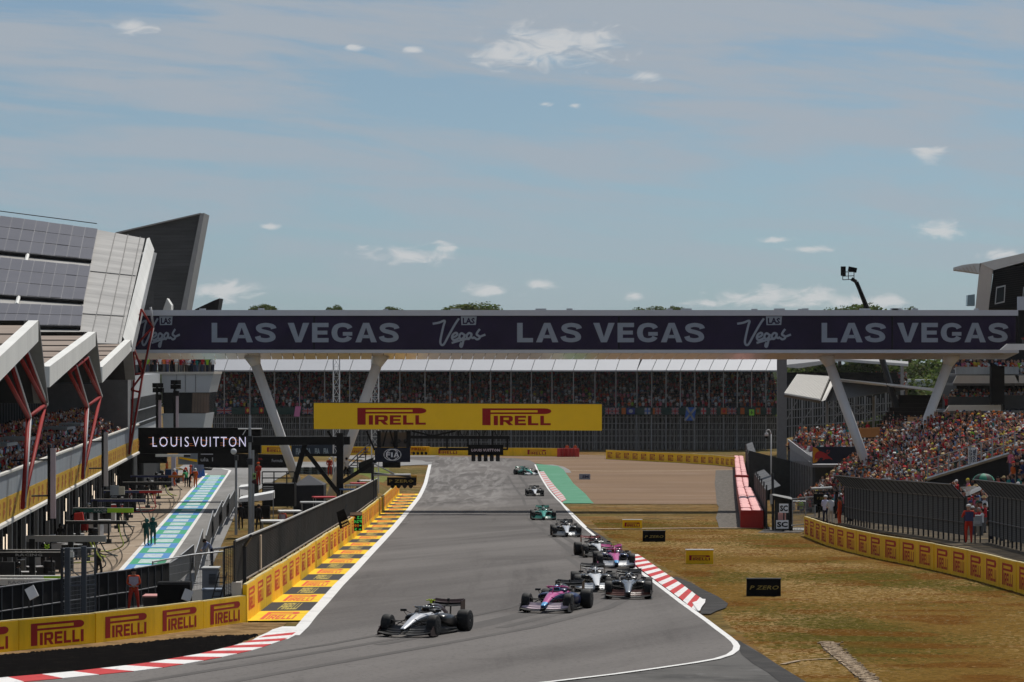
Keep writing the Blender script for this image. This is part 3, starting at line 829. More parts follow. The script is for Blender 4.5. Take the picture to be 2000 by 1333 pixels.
# long red block barrier running towards us
tp = thing('crash_barrier', 'long red block barrier with sun glare coloured onto its tops beside the gravel', 'barrier', G(1470,1032))
tred = M('block_red', (.33,.018,.016), .45, var=.15); ttop = M('glare_red_top', (.78,.40,.38), .5, var=.35, scale=1.2, streak=(.6,3,1))  # pale pink tops hold the sun glare in their colour
A0, A1, B0, B1 = G(1447,1031), G(1434,906), G(1491,1032), G(1452,908)
nrow = 30
for r_ in range(nrow):
    for c_ in range(2):
        def q(t, u): return (A0.lerp(B0, u)).lerp(A1.lerp(B1, u), t)
        t0, t1 = r_/nrow+.0015, (r_+1)/nrow-.0015; u0, u1 = c_*.5+.012, c_*.5+.488
        p = [q(t0,u0), q(t0,u1), q(t1,u1), q(t1,u0)]
        for e in p: e.z = T(e.y)-.02
        h = 1.18+R.uniform(-.03,.03)
        up = Vector((0,0,h))
        blk = MB().hexa(p+[e+up for e in p]).build('barrier_block', tred, tp)
        ins = [e+up+Vector((0,0,.004)) for e in p]; cc = sum(ins, Vector())/4
        q4 = [cc+(e-cc)*.93 for e in ins]
        bulge = MB().hexa(q4+[cc+(e-cc)*.55+Vector((0,0,.07)) for e in ins]); bulge.build('block_cover', ttop, blk)
MB().wall(G(1446.5,1031.5)+Vector((0,-.1,0)), G(1491,1032.5)+Vector((0,-.1,0)), 1.2, .08).build('end_panel', M('end_panel_red', (.30,.012,.012), .5, var=.1), tp)
mid = A0.lerp(A1,.42); mid2 = B0.lerp(B1,.42)
bx = MB().wall(mid+Vector((0,0,1.2)), mid2+Vector((1.1,0,1.2)), .22, .6); bx.build('cross_strap', tred, tp)
# ================================================================== FOOTBRIDGE
YB, DB = 284.0, 6.0
bridge_white = M('bridge_white_cladding', (.58,.59,.63), .45, var=.06, scale=.6)
soffit_m = M('bridge_soffit_metal', (.60,.54,.49), .30, .35, var=.05)
banner_m = M('dark_purple_banner', (.018,.010,.040), .5, var=.35, scale=.3)
banner_ink = M('banner_grey_lettering', (.30,.34,.40), .6, var=.06)
br = thing('footbridge', 'long white footbridge with dark purple banner crossing over the track', 'footbridge', (0, YB, T(YB)))
def brz(py): return HC-(py-HOR)*YB/F
def brx(px): return (px-1000)*YB/F
xl, xr = brx(262), brx(1990)
zt, zt2, zb1, zb = brz(606), brz(617), brz(683.5), brz(690)
MB().box(((xl+xr)/2, YB+DB/2, (zt+zt2)/2), (xr-xl, DB, zt-zt2)).build('top_beam', bridge_white, br)
MB().box(((xl+xr)/2, YB+DB/2+.15, (zt2+zb1)/2-.0), (xr-xl-.1, DB-.5, zt2-zb1-.004)).build('deck_body', M('bridge_dark_glass', (.012,.012,.016), .25, var=.1), br)
MB().box(((xl+xr)/2, YB+DB/2, (zb1+zb)/2), (xr-xl, DB, zb1-zb-.004)).build('bottom_beam', bridge_white, br)
for a, b in ((264, 612), (614, 1208), (1210, 1742), (1744, 1985)):
    MB().box(((brx(a)+brx(b))/2, YB+.20, (brz(618.5)+brz(682))/2), (brx(b)-brx(a)-.05, .06, brz(618.5)-brz(682))).build('banner', banner_m, br)
# soffit panels, each a plate sloping down to the back edge
n = 78
for i in range(n):
    x0, x1 = lerp(xl, xr, i/n)+.02, lerp(xl, xr, (i+1)/n)-.02
    z0, z1 = zb-.01, zb-.52
    MB().slab(Vector((x0,YB+.15,z0)), Vector((x1,YB+.15,z0)), Vector((x1-.28,YB+DB-.2,z1)), Vector((x0-.28,YB+DB-.2,z1)), (0,0,.03)).build('soffit_panel', soffit_m, br)
for i in range(17):                                    # small vents and boxes on the top
    x = R.uniform(xl+3, xr-3)
    MB().box((x, YB+2, zt+.08), (R.choice((.5,.9,.35)), .5, R.uniform(.1,.2))).build('roof_box', grey_steel, br)
col_m = M('bridge_leg_white', (.70,.70,.69), .45, var=.05, scale=.8)
for (tx, bx, by) in ((487, 596, 1000), (741, 632, 1000), (1620, 1733, 995), (1868, 1752, 995)):
    a = Vector((brx(bx), YB+3.0, T(YB)-.2)); b = Vector((brx(tx), YB+3.0, zb-.1))
    m = MB().tube(a, a.lerp(b,.93), .36, 14, .42); m.tube(a.lerp(b,.93), b, .42, 14, .75)
    m.build('leg', col_m, br, smooth=True)
# banner print
def on_bridge(geo, x0, y0, x1, y1, name, mat, lift=.0):
    O = Vector((brx(x0), YB+.16-lift, brz(y1)))
    put(geo, O, (brx(x1)-brx(x0), 0, 0), (0, 0, brz(y0)-brz(y1))).build(name, mat, br)
for (a, b) in ((413, 780), (1010, 1377), (1605, 1970)):
    w = b-a
    on_bridge(block_geo('LAS'), a, 631, a+w*.345, 669, 'lettering', banner_ink)
    on_bridge(block_geo('VEGAS'), a+w*.405, 631, b, 669, 'lettering', banner_ink)
vx = lambda p: ((p[0]-190)/333.0, (630-p[1])/195.0)
vegas = [[(190,485),(230,478),(266,466),(258,500),(244,560),(238,598),(246,616),(262,610),(290,560),(330,490),(356,452)],
         [(308,572),(336,562),(346,548),(336,541),(318,552),(312,572),(322,586),(344,580),(362,568)],
         [(388,552),(372,544),(360,556),(360,572),(372,580),(388,566),(392,548),(386,580),(374,626),(364,620),(372,600)],
         [(436,548),(420,542),(406,556),(406,572),(416,580),(430,566),(436,546),(434,566),(444,574),(456,566)],
         [(488,518),(474,536),(468,552),(484,562),(486,574),(470,582),(456,572)],[(486,566),(523,552)],[(310,604),(350,592),(420,575)]]
vegas = ribbon_strokes([[vx(p) for p in s] for s in vegas], .062)
for (a, b) in ((845, 948), (1440, 1545), (265, 351)):
    for k_, st_ in enumerate(vegas): on_bridge(st_, a, 617, b, 678.5, 'lettering_stroke', banner_ink, .004+.004*k_)
    w = b-a
    bxg = ([(.545,.70),(.82,.705),(.835,.985),(.535,.985)], [(0,1,2,3)])
    on_bridge(bxg, a, 617, b, 678.5, 'lettering_box', banner_ink, .034)
    on_bridge(text_geo('LAS', .04, 1), a+w*.57, 621, a+w*.80, 633.5, 'box_lettering', banner_m, .040)

# ================================================================== PIT BUILDING
clad = M('pale_roof_cladding', (.27,.262,.25), .5, .1, var=.35, scale=.35, streak=(.5,2.2,1))
fascia_m = M('white_roof_edge', (.70,.69,.65), .5, var=.10, scale=.5, streak=(1,1,.25))
brown_roof = M('weathered_roof_membrane', (.25,.20,.165), .9, var=.25, scale=.5, streak=(.6,2,1))
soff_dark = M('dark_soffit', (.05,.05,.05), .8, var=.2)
pv_m = M('solar_glass', (.085,.080,.09), .35, .1, var=.12, scale=.3)
pv_frame = M('solar_frame', (.20,.20,.21), .5, .2, var=.05)
glass_m = M('dark_glazing', (.012,.014,.016), .08, var=.05)
red_steel = M('red_steelwork', (.22,.015,.013), .6, var=.12, spec=.1)
wing = thing('pit_building', 'large pale pit building with folded roof and red steel props', 'building', (WX(230), 230, PITZ))
def on_edge(px, py):                              # point on the plan line of the roof edge
    k = (px-1000)/F; Y = (-23.2+.06*162)/(k+.06)
    return Vector((k*Y, Y, HC-(py-HOR)*Y/F))
# saw-tooth bays: low near end, high far end
def bay(a_lo, b_hi, h_lo, h_hi, nm):
    """a_lo/b_hi: bottom points of the white fascia at near and far end"""
    back = Vector((-34, -2.0, 0))
    at, bt = a_lo+Vector((-.25,0,h_lo)), b_hi+Vector((-.25,0,h_hi))
    MB().hexa([a_lo, b_hi, b_hi+Vector((-.5,0,0)), a_lo+Vector((-.5,0,0)), at+Vector((.25,0,0)), bt+Vector((.25,0,0)), bt+Vector((-.25,0,0)), at+Vector((-.25,0,0))]).build('roof_edge', fascia_m, wing)
    r0, r1 = at+Vector((-.3,.2,-.25)), bt+Vector((-.3,-.2,-.25))
    MB().slab(r0, r1, r1+back, r0+back, (0,0,-.3)).build('roof', brown_roof, wing)
    s0, s1 = a_lo+Vector((-.5,.2,.02)), b_hi+Vector((-.5,-.2,.02))
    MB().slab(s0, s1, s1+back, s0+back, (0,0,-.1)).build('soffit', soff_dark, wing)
    # far end return wall of the tooth and near end face
    low = b_hi+Vector((0,.1,0)); nx = Vector((WXe(b_hi.y+6.5), b_hi.y+6.5, a_lo.z))
    hi_ = low+Vector((0,0,h_hi)); nar = Vector((-.75,0,0))
    MB().slab(hi_, nx, nx+nar, hi_+nar, (0,.25,-.02)).build('return_wall', M('grey_return_cladding', (.22,.22,.22), .6), wing)
    MB().slab(hi_+nar*1.02, nx+nar*1.02, nx+back, hi_+back, (0,.25,-.02)).build('return_shade_panel', M('return_shade_dark', (.025,.025,.026), .8), wing)  # added dark panel keeps sun out and carries the recess shade in its colour
    # roof seams
    for k in range(1, 6):
        p, q_ = r0.lerp(r1, k/6), (r0+back).lerp(r1+back, k/6)
        MB().tube(p+Vector((0,0,.03)), q_+Vector((0,0,.03)), .05, 4).build('roof_seam', M('roof_seam_dark', (.10,.085,.075), .9), wing)
def WXe(Y): return -23.2-.06*(Y-162)
bay(on_edge(-65,812)+Vector((0,0,0)), on_edge(75,667), 1.1, 1.05, 1)
bay(on_edge(97,757), on_edge(187,676), 1.1, .90, 2)
e3a, e3b = on_edge(200,748), on_edge(255.5,686.6)
e3top = on_edge(301,488)
bay(e3a, e3b, 1.05, .88, 3)
# end arm that climbs to the high roof
arm_b, arm_t = e3b, e3top
aq = [arm_b, P(240,658,e3b.y), P(287,466,e3top.y), P(291.5,464.5,e3top.y), arm_t]
MB().prism(aq, (-.05,.7,0)).build('roof_edge', fascia_m, wing)
MB().hexa([arm_b+Vector((-.1,.8,0)), arm_b+Vector((-.1,3.4,0)), arm_b+Vector((-9,3.4,0)), arm_b+Vector((-9,.8,0)), arm_t+Vector((-.1,.8,-.2)), arm_t+Vector((-.1,3.4,-.2)), arm_t+Vector((-9,3.4,-.2)), arm_t+Vector((-9,.8,-.2))]).build('return_wall', M('grey_return_cladding', (.22,.22,.22), .6), wing)
# high sloping roof with solar panels
Ya, Yb_ = e3b.y, e3top.y
def RF(px, py):                                   # point of the high roof plane at a pixel (depth runs with height on the roof)
    p0, p1, p2 = RFP
    n = (p1-p0).cross(p2-p0); d = Vector(((px-1000)/F, 1, -(py-HOR)/F)); o = Vector((0,0,HC))
    return o + d*((p0-o).dot(n)/d.dot(n))
RFP = (P(248,664,Ya), P(286,466,Yb_), P(0,421,Yb_+1))
cc = [RF(-160,400), RF(190,449), RF(283,466), RF(236,672), RF(-160,660)]
nrm = (RFP[1]-RFP[0]).cross(RFP[2]-RFP[0]).normalized()
if nrm.y > 0: nrm = -nrm
rp = MB().prism([c for c in cc], nrm*-.5); rp.build('roof', clad, wing)
for a, b in (((190,449),(150,645)), ((226,455),(176,668)), ((250,459),(206,668)), ((274,464),(231,671))):
    MB().tube(RF(*a)+nrm*.03, RF(*b)+nrm*.03, .04, 5).build('roof_seam', M('roof_seam_grey', (.17,.165,.16), .7), wing)
for a, b in (((176,531),(265,540)), ((160,614),(243,619))):
    MB().tube(RF(*a)+nrm*.03, RF(*b)+nrm*.03, .05, 5).build('roof_seam', M('roof_seam_grey', (.17,.165,.16), .7), wing)
# three banks of panels: rows of glass in thin frames
banks = [((-24,426),(190,455),(-42,494),(178,515)), ((-22,509),(176,528),(-40,581),(163,595)), ((-24,600),(162,607),(-40,642),(157,645))]
for bi, (tl, tr, bl, br_) in enumerate(banks):
    ncol, nr = 9, 3 if bi < 2 else 2
    tl, tr, bl, br_ = [RF(*p)+nrm*.35 for p in (tl, tr, bl, br_)]
    fr = MB().prism([bl, br_, tr, tl], nrm*-.12).build('panel_rack', pv_frame, wing)
    sh = MB().prism([bl+nrm*-.02, br_+nrm*-.02, br_+nrm*-.42, bl+nrm*-.42], (tl-bl).normalized()*.05); sh.build('rack_skirt', black, wing)
    for i in range(ncol):
        for j in range(nr):
            def bq(u, v): return (bl.lerp(br_, u)).lerp(tl.lerp(tr, u), v)
            u0, u1, v0, v1 = (i+.02)/ncol, (i+.98)/ncol, (j+.02)/nr, (j+.97)/nr
            q = [bq(u0,v0), bq(u1,v0), bq(u1,v1), bq(u0,v1)]
            jn = nrm*R.uniform(.02,.05)
            MB().prism([p+jn for p in q], nrm*-.015).build('solar_panel', pv_m, wing)
for (x, y) in ((54,508),(36,592)):
    MB().tube(RF(x,y-6)+nrm*.2, RF(x-4,y+8)+nrm*.2, .16, 6).build('roof_duct', fascia_m, wing)
tl, tr = RF(-20,420)+nrm*.1, RF(189,447)+nrm*.1
MB().tube(tl+Vector((0,0,.35)), tr+Vector((0,0,.35)), .04, 5).build('handrail', dark_steel, wing)
# balcony front: parapet, printed fascia and garages
par_g = M('balcony_glass_grey', (.27,.30,.33), .35, var=.25, scale=1.2, streak=(1,1,.15))
fas_y = M('yellow_fascia_print', (.46,.27,.02), .55, var=.12, scale=.6)
fas_ink = M('faded_red_print', (.34,.10,.02), .6)
rail_w = M('pale_parapet_cap', (.52,.50,.46), .6)
Y0, Y1 = 118.0, 296.0
def front(Y, off, z): return Vector((WX(Y, off), Y, z))
step = 6.0; Y = Y0
zc0, zc1, zc2 = 4.62, 5.78, 6.93
while Y < Y1-.5:
    Ye = min(Y+step, Y1); g_ = .04
    MB().hexa([front(Y+g_,0,zc0), front(Ye-g_,0,zc0), front(Ye-g_,-.15,zc0), front(Y+g_,-.15,zc0), front(Y+g_,0,zc1), front(Ye-g_,0,zc1), front(Ye-g_,-.15,zc1), front(Y+g_,-.15,zc1)]).build('fascia_panel', fas_y, wing)
    MB().hexa([front(Y+g_,-.02,zc1+.005), front(Ye-g_,-.02,zc1+.005), front(Ye-g_,-.1,zc1+.005), front(Y+g_,-.1,zc1+.005), front(Y+g_,-.02,zc2), front(Ye-g_,-.02,zc2), front(Ye-g_,-.1,zc2), front(Y+g_,-.1,zc2)]).build('balcony_panel', par_g, wing)
    for k in (0.2, .62):
        a = front(Y+step*k, .02, zc0+.20); u = front(Y+step*(k+.22), .02, zc0+.20)-a
        put(logo_geo(), a+u, -u if False else u, Vector((0,0,.75))).build('lettering', fas_ink, wing) if False else put(text_geo('P', .06, 1), a, u, Vector((0,0,.42))).build('lettering', fas_ink, wing)
        put(text_geo('ZERO', .05, 1), a+Vector((0,0,.48)), u, Vector((0,0,.32))).build('lettering', fas_ink, wing)
    Y = Ye
for z, r_ in ((zc2+.04, .10), (zc0-.10, .14)):
    m = MB(); m.tube(front(Y0,0,z), front(Y1,0,z), r_, 6); m.build('parapet_cap', rail_w, wing)
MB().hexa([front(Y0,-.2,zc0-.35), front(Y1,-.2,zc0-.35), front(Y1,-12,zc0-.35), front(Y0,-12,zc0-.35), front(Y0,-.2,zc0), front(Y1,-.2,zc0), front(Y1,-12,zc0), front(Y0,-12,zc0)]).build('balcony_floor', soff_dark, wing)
# garage front under the balcony
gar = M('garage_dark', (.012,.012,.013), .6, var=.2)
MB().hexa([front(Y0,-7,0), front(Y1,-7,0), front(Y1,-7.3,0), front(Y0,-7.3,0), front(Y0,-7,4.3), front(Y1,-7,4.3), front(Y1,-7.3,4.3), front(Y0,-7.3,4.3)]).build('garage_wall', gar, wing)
pil = [M('garage_pillar_grey', (.07,.07,.073), .5), M('garage_pillar_dark', (.015,.015,.017), .5), M('garage_pillar_pale', (.20,.20,.20), .5)]
Y = Y0+1; i = 0
while Y < Y1:
    MB().box((WX(Y,-1.9), Y, 2.25), (.35, .35, 4.0)).build('pillar', pil[(i*7) % 3], wing)
    if i % 2 == 0:
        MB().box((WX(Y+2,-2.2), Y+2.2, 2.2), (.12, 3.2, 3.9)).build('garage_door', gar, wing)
    if i % 5 == 1:
        for k in range(R.choice((1,2,3))):
            MB().box((WX(Y+1,-1.9)+.1*k, Y+.9+.45*k, R.uniform(1.6,2.8)), (.06,.06,R.uniform(.5,1.0))).build('strip_lamp', M('strip_lamp_glow', (1.0,.82,.62), .5, var=0, emit=1.2), wing)
    Y += 3.05; i += 1
# back wall of the balcony with dark glazing and mullions, upper boxes
MB().hexa([front(Y0,-8,zc0), front(Y1-2,-8,zc0), front(Y1-2,-8.4,zc0), front(Y0,-8.4,zc0), front(Y0,-8,12), front(Y1-2,-8,12.5), front(Y1-2,-8.4,12.5), front(Y0,-8.4,12)]).build('glazed_wall', glass_m, wing)
Y = Y0
while Y < Y1-3:
    MB().box((WX(Y,-7.92), Y, 8.4), (.08, .10, 7.2)).build('mullion', M('mullion_grey', (.20,.20,.20), .5), wing); Y += 2.4
MB().hexa([front(Y1-6,-.6,4.4), front(Y1-1,-.6,4.4), front(Y1-1,-9,4.4), front(Y1-6,-9,4.4), front(Y1-6,-.6,11.4), front(Y1-1,-.6,11.4), front(Y1-1,-9,11.4), front(Y1-6,-9,11.4)]).build('end_wall', M('end_wall_grey', (.20,.20,.205), .6), wing)
for (Yk) in (176, 189, 203, 236, 250):
    q = front(Yk, -3.5, 7.8)
    m = MB().box(q, (3.6, 4.0, .18)); m.build('balcony_canopy', M('pale_canopy', (.4,.4,.39), .6), wing)
    MB().box(q+Vector((0,0,-1.1)), (3.2,3.6,.08)).build('canopy_shelf', dark_steel, wing)
# red steel props: V feet on the parapet, a kite above, fan to the roof
def prop(pts, bars, grey, r=.105, Yf=0):
    V_ = {k: P(*p, Yf) if Yf else on_edge_off(*p) for k, p in pts.items()}
    m = MB(); g = MB()
    for a, b in bars: m.tube(V_[a], V_[b], r, 8)
    for a, b in grey: g.tube(V_[a]+Vector((0,.5,0)), V_[b]+Vector((0,.5,0)), r*1.05, 8)
    m.build('steel_prop', red_steel, wing, smooth=True); g.build('grey_prop', M('grey_prop_steel', (.36,.36,.36), .5), wing, smooth=True)
def on_edge_off(px, py, off=.8):
    k = (px-1000)/F; Y = (-24.2+off+.06*162)/(k+.06)
    return Vector((k*Y, Y, HC-(py-HOR)*Y/F))
prop(dict(f=(44,992), A=(55,816), B=(88,791), t1=(1,716), t2=(22,712), t3=(37,694), t4=(50,688), A0=(48,900), B0=(66,900)),
     [('f','A'),('f','B'),('A','B'),('A','t1'),('A','t2'),('B','t3'),('B','t4'),('t1','t4')], [('f','A'),('A','t2'),('B','t4')])
prop(dict(f=(161,934), A=(169,795), B=(196,775), t1=(135,728), t2=(146,716), t3=(160,703), t4=(170,699)),
     [('f','A'),('f','B'),('A','B'),('A','t1'),('A','t2'),('B','t3'),('B','t4'),('t1','t4')], [('f','A'),('A','t2'),('B','t4')])
prop(dict(f=(252,888), A=(262,732), B=(279,730), C=(261,680), D=(298,640), E=(276,604), G=(293,600), H=(256,762), I=(272,766)),
     [('f','A'),('f','B'),('A','B'),('H','I'),('A','C'),('B','C'),('B','D'),('C','D'),('D','E'),('H','B'),('C','E')], [('f','B'),('B','D'),('D','G')], r=.09, Yf=277)
MB().box(on_edge_off(307,668)+Vector((0,0,0)), (.3,.3,.85)).build('sign_plate', M('orange_red_plate', (.40,.045,.02), .5), wing)
# speaker clusters and hanging banner posts of the building
def banner_post(px0, px1, y0, y1, label, colr):
    a = on_edge_off((px0+px1)/2, y0, 1.1); Y = a.y
    rt = thing('banner_post', label, 'banner', (a.x, Y, HC-(y1-HOR)*Y/F), 'banner posts hung on the pit building')
    w = (px1-px0)*Y/F; zt_, zb_ = HC-(y0-HOR)*Y/F, HC-(y1-HOR)*Y/F
    MB().box((a.x+w*.12, Y, (zt_+zb_)/2), (w*.75, .12, zt_-zb_)).build('banner', colr, rt)
    MB().tube((a.x-w*.42, Y, zt_+.2), (a.x-w*.42, Y, zb_-.1), .10, 6).build('post', black, rt)
    for z in (zt_-.6, zb_+1.2): MB().tube((a.x-w*.4, Y, z), (a.x-2.2, Y+.2, z-.05), .05, 5).build('bracket', dark_steel, rt)
banner_post(95,109,876,1013,'tall pale pink and grey banner on a black post at the garages, nearest', M('pale_pink_banner', (.50,.40,.43), .6, var=.1, scale=.6))
banner_post(200,211,845,950,'pale grey banner on a black post farther along the garages', M('pale_grey_banner', (.44,.41,.41), .6, var=.1, scale=.6))
def speaker_pole(px, y0, y1, Y, label):
    g = P(px, y1, Y); s = F/Y
    rt = thing('speaker_pole', label, 'loudspeaker', g, 'speaker poles by the end of the pit building')
    h = (y1-y0)/s
    MB().box(g+Vector((.16,0,h*.36)), (.26,.12,h*.70)).build('banner', M('pale_pink_banner', (.50,.40,.43), .6), rt)
    MB().tube(g+Vector((-.1,0,0)), g+Vector((-.1,0,h)), .13, 6).build('post', black, rt)
    for k in range(4):
        MB().box(g+Vector(((k%2)*.5-.25, R.uniform(-.1,.1), h-.05-.45*(k//2))), (.46,.4,.42), R.uniform(-.3,.3)).build('speaker', matte_black, rt)
    MB().box(g+Vector((.05,0,h-1.15)), (.55,.5,.5)).build('speaker', matte_black, rt)
speaker_pole(309, 752, 842, 318, 'black speaker cluster on a post with pink strip, nearer the red steel mast')
speaker_pole(343, 746, 842, 336, 'black speaker cluster on a post left of the dark end window')
# tall dark fin tower of the roof and small ones behind
slate = M('dark_slate_cladding', (.075,.077,.08), .55, .1, var=.35, scale=.35, streak=(.35,.35,3.5))
fin = thing('roof_fin', 'tall dark slate fin tower leaning behind the roof', 'building', P(300,640,385))
YF = 385
outl = [P(x,y,YF) for x,y in ((228,455),(391,418),(352,612),(330,640),(262,640),(262,560))]
MB().prism(outl, (0,6,0)).build('slate_face', slate, fin)
MB().prism([P(391,417.5,YF-.3), P(399,416.5,YF-.3), P(363,612,YF-.3), P(352,612,YF-.3)], (0,6.5,0)).build('fin_edge', M('fin_edge_grey', (.33,.33,.33), .5), fin)
MB().prism([P(226,454,YF-.4), P(392,416,YF-.4), P(392,418.5,YF-.4), P(226,457,YF-.4)], (0,6.6,0)).build('fin_coping', M('fin_edge_grey', (.33,.33,.33), .5), fin)
for k in range(26):
    yy = 430+7*k; xr_ = 391-(yy-418)*.2; x0_ = max(232, 391-(yy-418)*4.4) if yy < 455 else 300
    MB().prism([P(x0_,yy,YF-.05), P(xr_-1,yy-.7,YF-.05), P(xr_-1,yy-.1,YF-.05), P(x0_,yy+.6,YF-.05)], (0,.04,0)).build('slate_course', M('slate_course_dark', (.05,.05,.053), .6, var=.3), fin)
m = MB().prism([P(318,606,300), P(326,583,300), P(334,596,300), P(334,612,300), P(316,612,300)], (0,2,0)); solo(m, 'roof_fin', fascia_m, 'small white roof fin just above the left end of the bridge', 'building')
m = MB().prism([P(372,612,400), P(382,604,400), P(416,588,400), P(429,583,400), P(424,612,400)], (0,5,0)); solo(m, 'roof_fin', black, 'small black pointed roof fin above the bridge', 'building')

# block at the end of the pit building
eb = thing('building', 'grey end block with spectators on its roof left of the screen', 'building', P(340,850,352))
Y = 352; ebg = M('grey_block_cladding', (.40,.41,.42), .5, var=.06, scale=.5)
def fr(px, py, dy=0): return P(px, py, Y+dy)
MB().prism([fr(316,730), fr(417,729), fr(408,767), fr(316,767)], (0,10,0)).build('upper_wall', ebg, eb)
MB().prism([fr(317,767,.3), fr(408,767,.3), fr(402,808,.3), fr(320,808,.3)], (0,9,0)).build('window_band', glass_m, eb)
for k in range(6):
    x0 = 376+k*5.6
    MB().prism([fr(x0,768,.1), fr(x0+5.2,768,.1), fr(x0+3.8,807,.1), fr(x0-1.4,807,.1)], (0,.08,0)).build('window_pane', M('reflecting_pane', (.20,.155,.125), .12, .5, var=.15, scale=.5), eb)
MB().prism([fr(317,808), fr(402,808), fr(395,850), fr(320,850)], (0,10,0)).build('lower_wall', ebg, eb)
MB().prism([fr(283,727,-.2), fr(418,726.5,-.2), fr(417.5,731,-.2), fr(283,732,-.2)], (0,10,0)).build('roof_slab', M('pale_concrete', (.46,.42,.37), .8), eb)
for x in (345,362,382):
    MB().box(fr(x,748,-.03), (.03,.05,1.9)).build('panel_joint', dark_steel, eb)
def sidept(px, py, off=-.3): return FL(px, py, off)
sa, sb = 296, 352
def sw(Y_, z, off=-.5): return Vector((WX(Y_, off)+ (Y_-296)*.0, Y_, z))
for (za, zb2, nm, mt) in ((9.2,11.2,'side_wall',ebg), (6.6,9.15,'side_glazing',glass_m), (4.3,6.55,'side_wall',ebg), (PITZ-.2,4.25,'side_base',gar)):
    MB().hexa([sw(sa,za), sw(sb,za), sw(sb,za,-8), sw(sa,za,-8), sw(sa,zb2), sw(sb,zb2), sw(sb,zb2,-8), sw(sa,zb2,-8)]).build(nm, mt, eb)
for k in range(24):
    yk = lerp(sa+1, sb-1, k/23); MB().box(sw(yk,7.9,-.42), (.08,.12,2.6)).build('mullion', M('mullion_grey', (.20,.20,.20), .5), eb)
for z in (7.0, 8.1): MB().tube(sw(sa,z,-.3), sw(sb,z,-.3), .06, 5).build('handrail', grey_steel, eb)

# ================================================================== SCREEN OVER THE PIT LANE
YS = 298.0
sc_ = thing('led_screen', 'wide black screen with glowing white lettering over the pit lane', 'screen', P(389,960,YS))
MB().prism([P(269,886,YS), P(509,886,YS), P(509,836,YS), P(269,836,YS)], (0,1.2,0)).build('screen_panel', matte_black, sc_)
glow = M('screen_white_glow', (.80,.76,1.0), .5, var=0, emit=.62)
glow2 = M('screen_orange_glow', (.75,.22,.06), .5, var=0, emit=.10)
def on_px(geo, x0, y0, x1, y1, Y_, name, mat, par, lift=.05):
    O, U, V = rect_sign_px(x0, y0, x1, y1, Y_); O = O+Vector((0,-lift,0))
    return put(geo, O, U, V).build(name, mat, par)
on_px(text_geo('LOUIS', -.004, 3, 1.3), 298, 853.5, 369, 873, YS, 'lettering', glow, sc_)
on_px(text_geo('VUITTON', -.004, 3, 1.25), 376, 853.5, 480, 873, YS, 'lettering', glow, sc_)
for k in range(26):
    x = R.choice((300,322,345,378,402,440,462))-R.uniform(2,12); y = R.uniform(855,872)
    MB().prism([P(x,y,YS-.02), P(x+R.uniform(5,13),y,YS-.02), P(x+9,y-1,YS-.02), P(x,y-1,YS-.02)], (0,.01,0)).build('screen_streak', glow2, sc_)
MB().prism([P(269,905,YS+.2), P(325,905,YS+.2), P(325,886.5,YS+.2), P(269,886.5,YS+.2)], (0,.8,0)).build('lower_panel', matte_black, sc_)
for x in (274, 498): MB().tube(P(x,885,YS+.7), Vector((P(x,885,YS).x, YS+.7, T(YS)+.2 if x > 400 else PITZ)), .3, 8).build('leg', dark_steel, sc_)
# black boards behind with half seen words
bf = thing('hoarding', 'black printed hoarding under and behind the big screen', 'hoarding', G(470,919))
YH = 395
MB().prism([P(383,919,YH), P(566,919,YH), P(566,889,YH), P(383,884,YH)], (0,.15,0)).build('board_panel', matte_black, bf)
for (s_, x0, x1, y0, y1) in (('Formula 1', 374, 416, 894, 901.5), ('Formula', 531, 552, 897, 903)):
    x0 = max(x0, 386)
    on_px(text_geo(s_ if x0 > 500 else 'ula 1', .01, 2), x0+(6 if x0 < 500 else 0), y0, x1, y1, YH, 'lettering', M('hoarding_white_print', (.35,.36,.38), .6), bf)
on_px(([(0,.0),(.45,.6),(1,.6),(.85,1),(.35,1)],[(0,1,2,3,4)]), 499, 895, 513, 904, YH, 'emblem', M('hoarding_red_print', (.25,.02,.02), .6), bf)
MB().prism([P(392,888.5,YH-.05), P(416,888.5,YH-.05), P(416,886.5,YH-.05), P(392,886.5,YH-.05)], (0,.02,0)).build('lettering', M('hoarding_white_print', (.35,.36,.38), .6), bf)
m = MB().prism([P(348,908,385), P(386,908,385), P(386,886,385), P(348,886,385)], (0,.3,0)); wm = solo(m, 'window_screen', M('blue_grey_glass', (.18,.21,.24), .15), 'blue grey glazed panel with a yellow stripe at the pit lane end', 'panel')
MB().prism([P(350,893,384.8), P(385,898,384.8), P(385,903,384.8), P(350,896,384.8)], (0,.05,0)).build('yellow_stripe', yellow, wm)

# ================================================================== START GANTRY
YG = 272.0
gn = thing('start_gantry', 'black steel start gantry carrying a long yellow lettered screen', 'gantry', P(664,985,YG))
sg_y = M('yellow_led_screen', (.66,.40,.012), .5, var=.05, scale=1.0, emit=.16)
def gbar(a, b, w, name='beam', mat=black, dy=0.0):
    """square steel member between two pixels of the gantry plane"""
    p, q = P(a[0],a[1],YG+dy), P(b[0],b[1],YG+dy)
    return MB().tube(p, q, w*.6, 4).build(name, mat, gn)
MB().prism([P(613,838.5,YG-.6), P(1175.5,841.5,YG-.6), P(1175.5,790,YG-.6), P(613,787.5,YG-.6)], (0,.45,0)).build('led_screen', sg_y, gn)
MB().prism([P(612.5,787.3,YG-.62), P(1176,789.8,YG-.62), P(1176,788.6,YG-.62), P(612.5,786.1,YG-.62)], (0,.5,0)).build('screen_trim', dark_steel, gn)
sg_r = M('screen_red_lettering', (.36,.012,.012), .55, var=0)
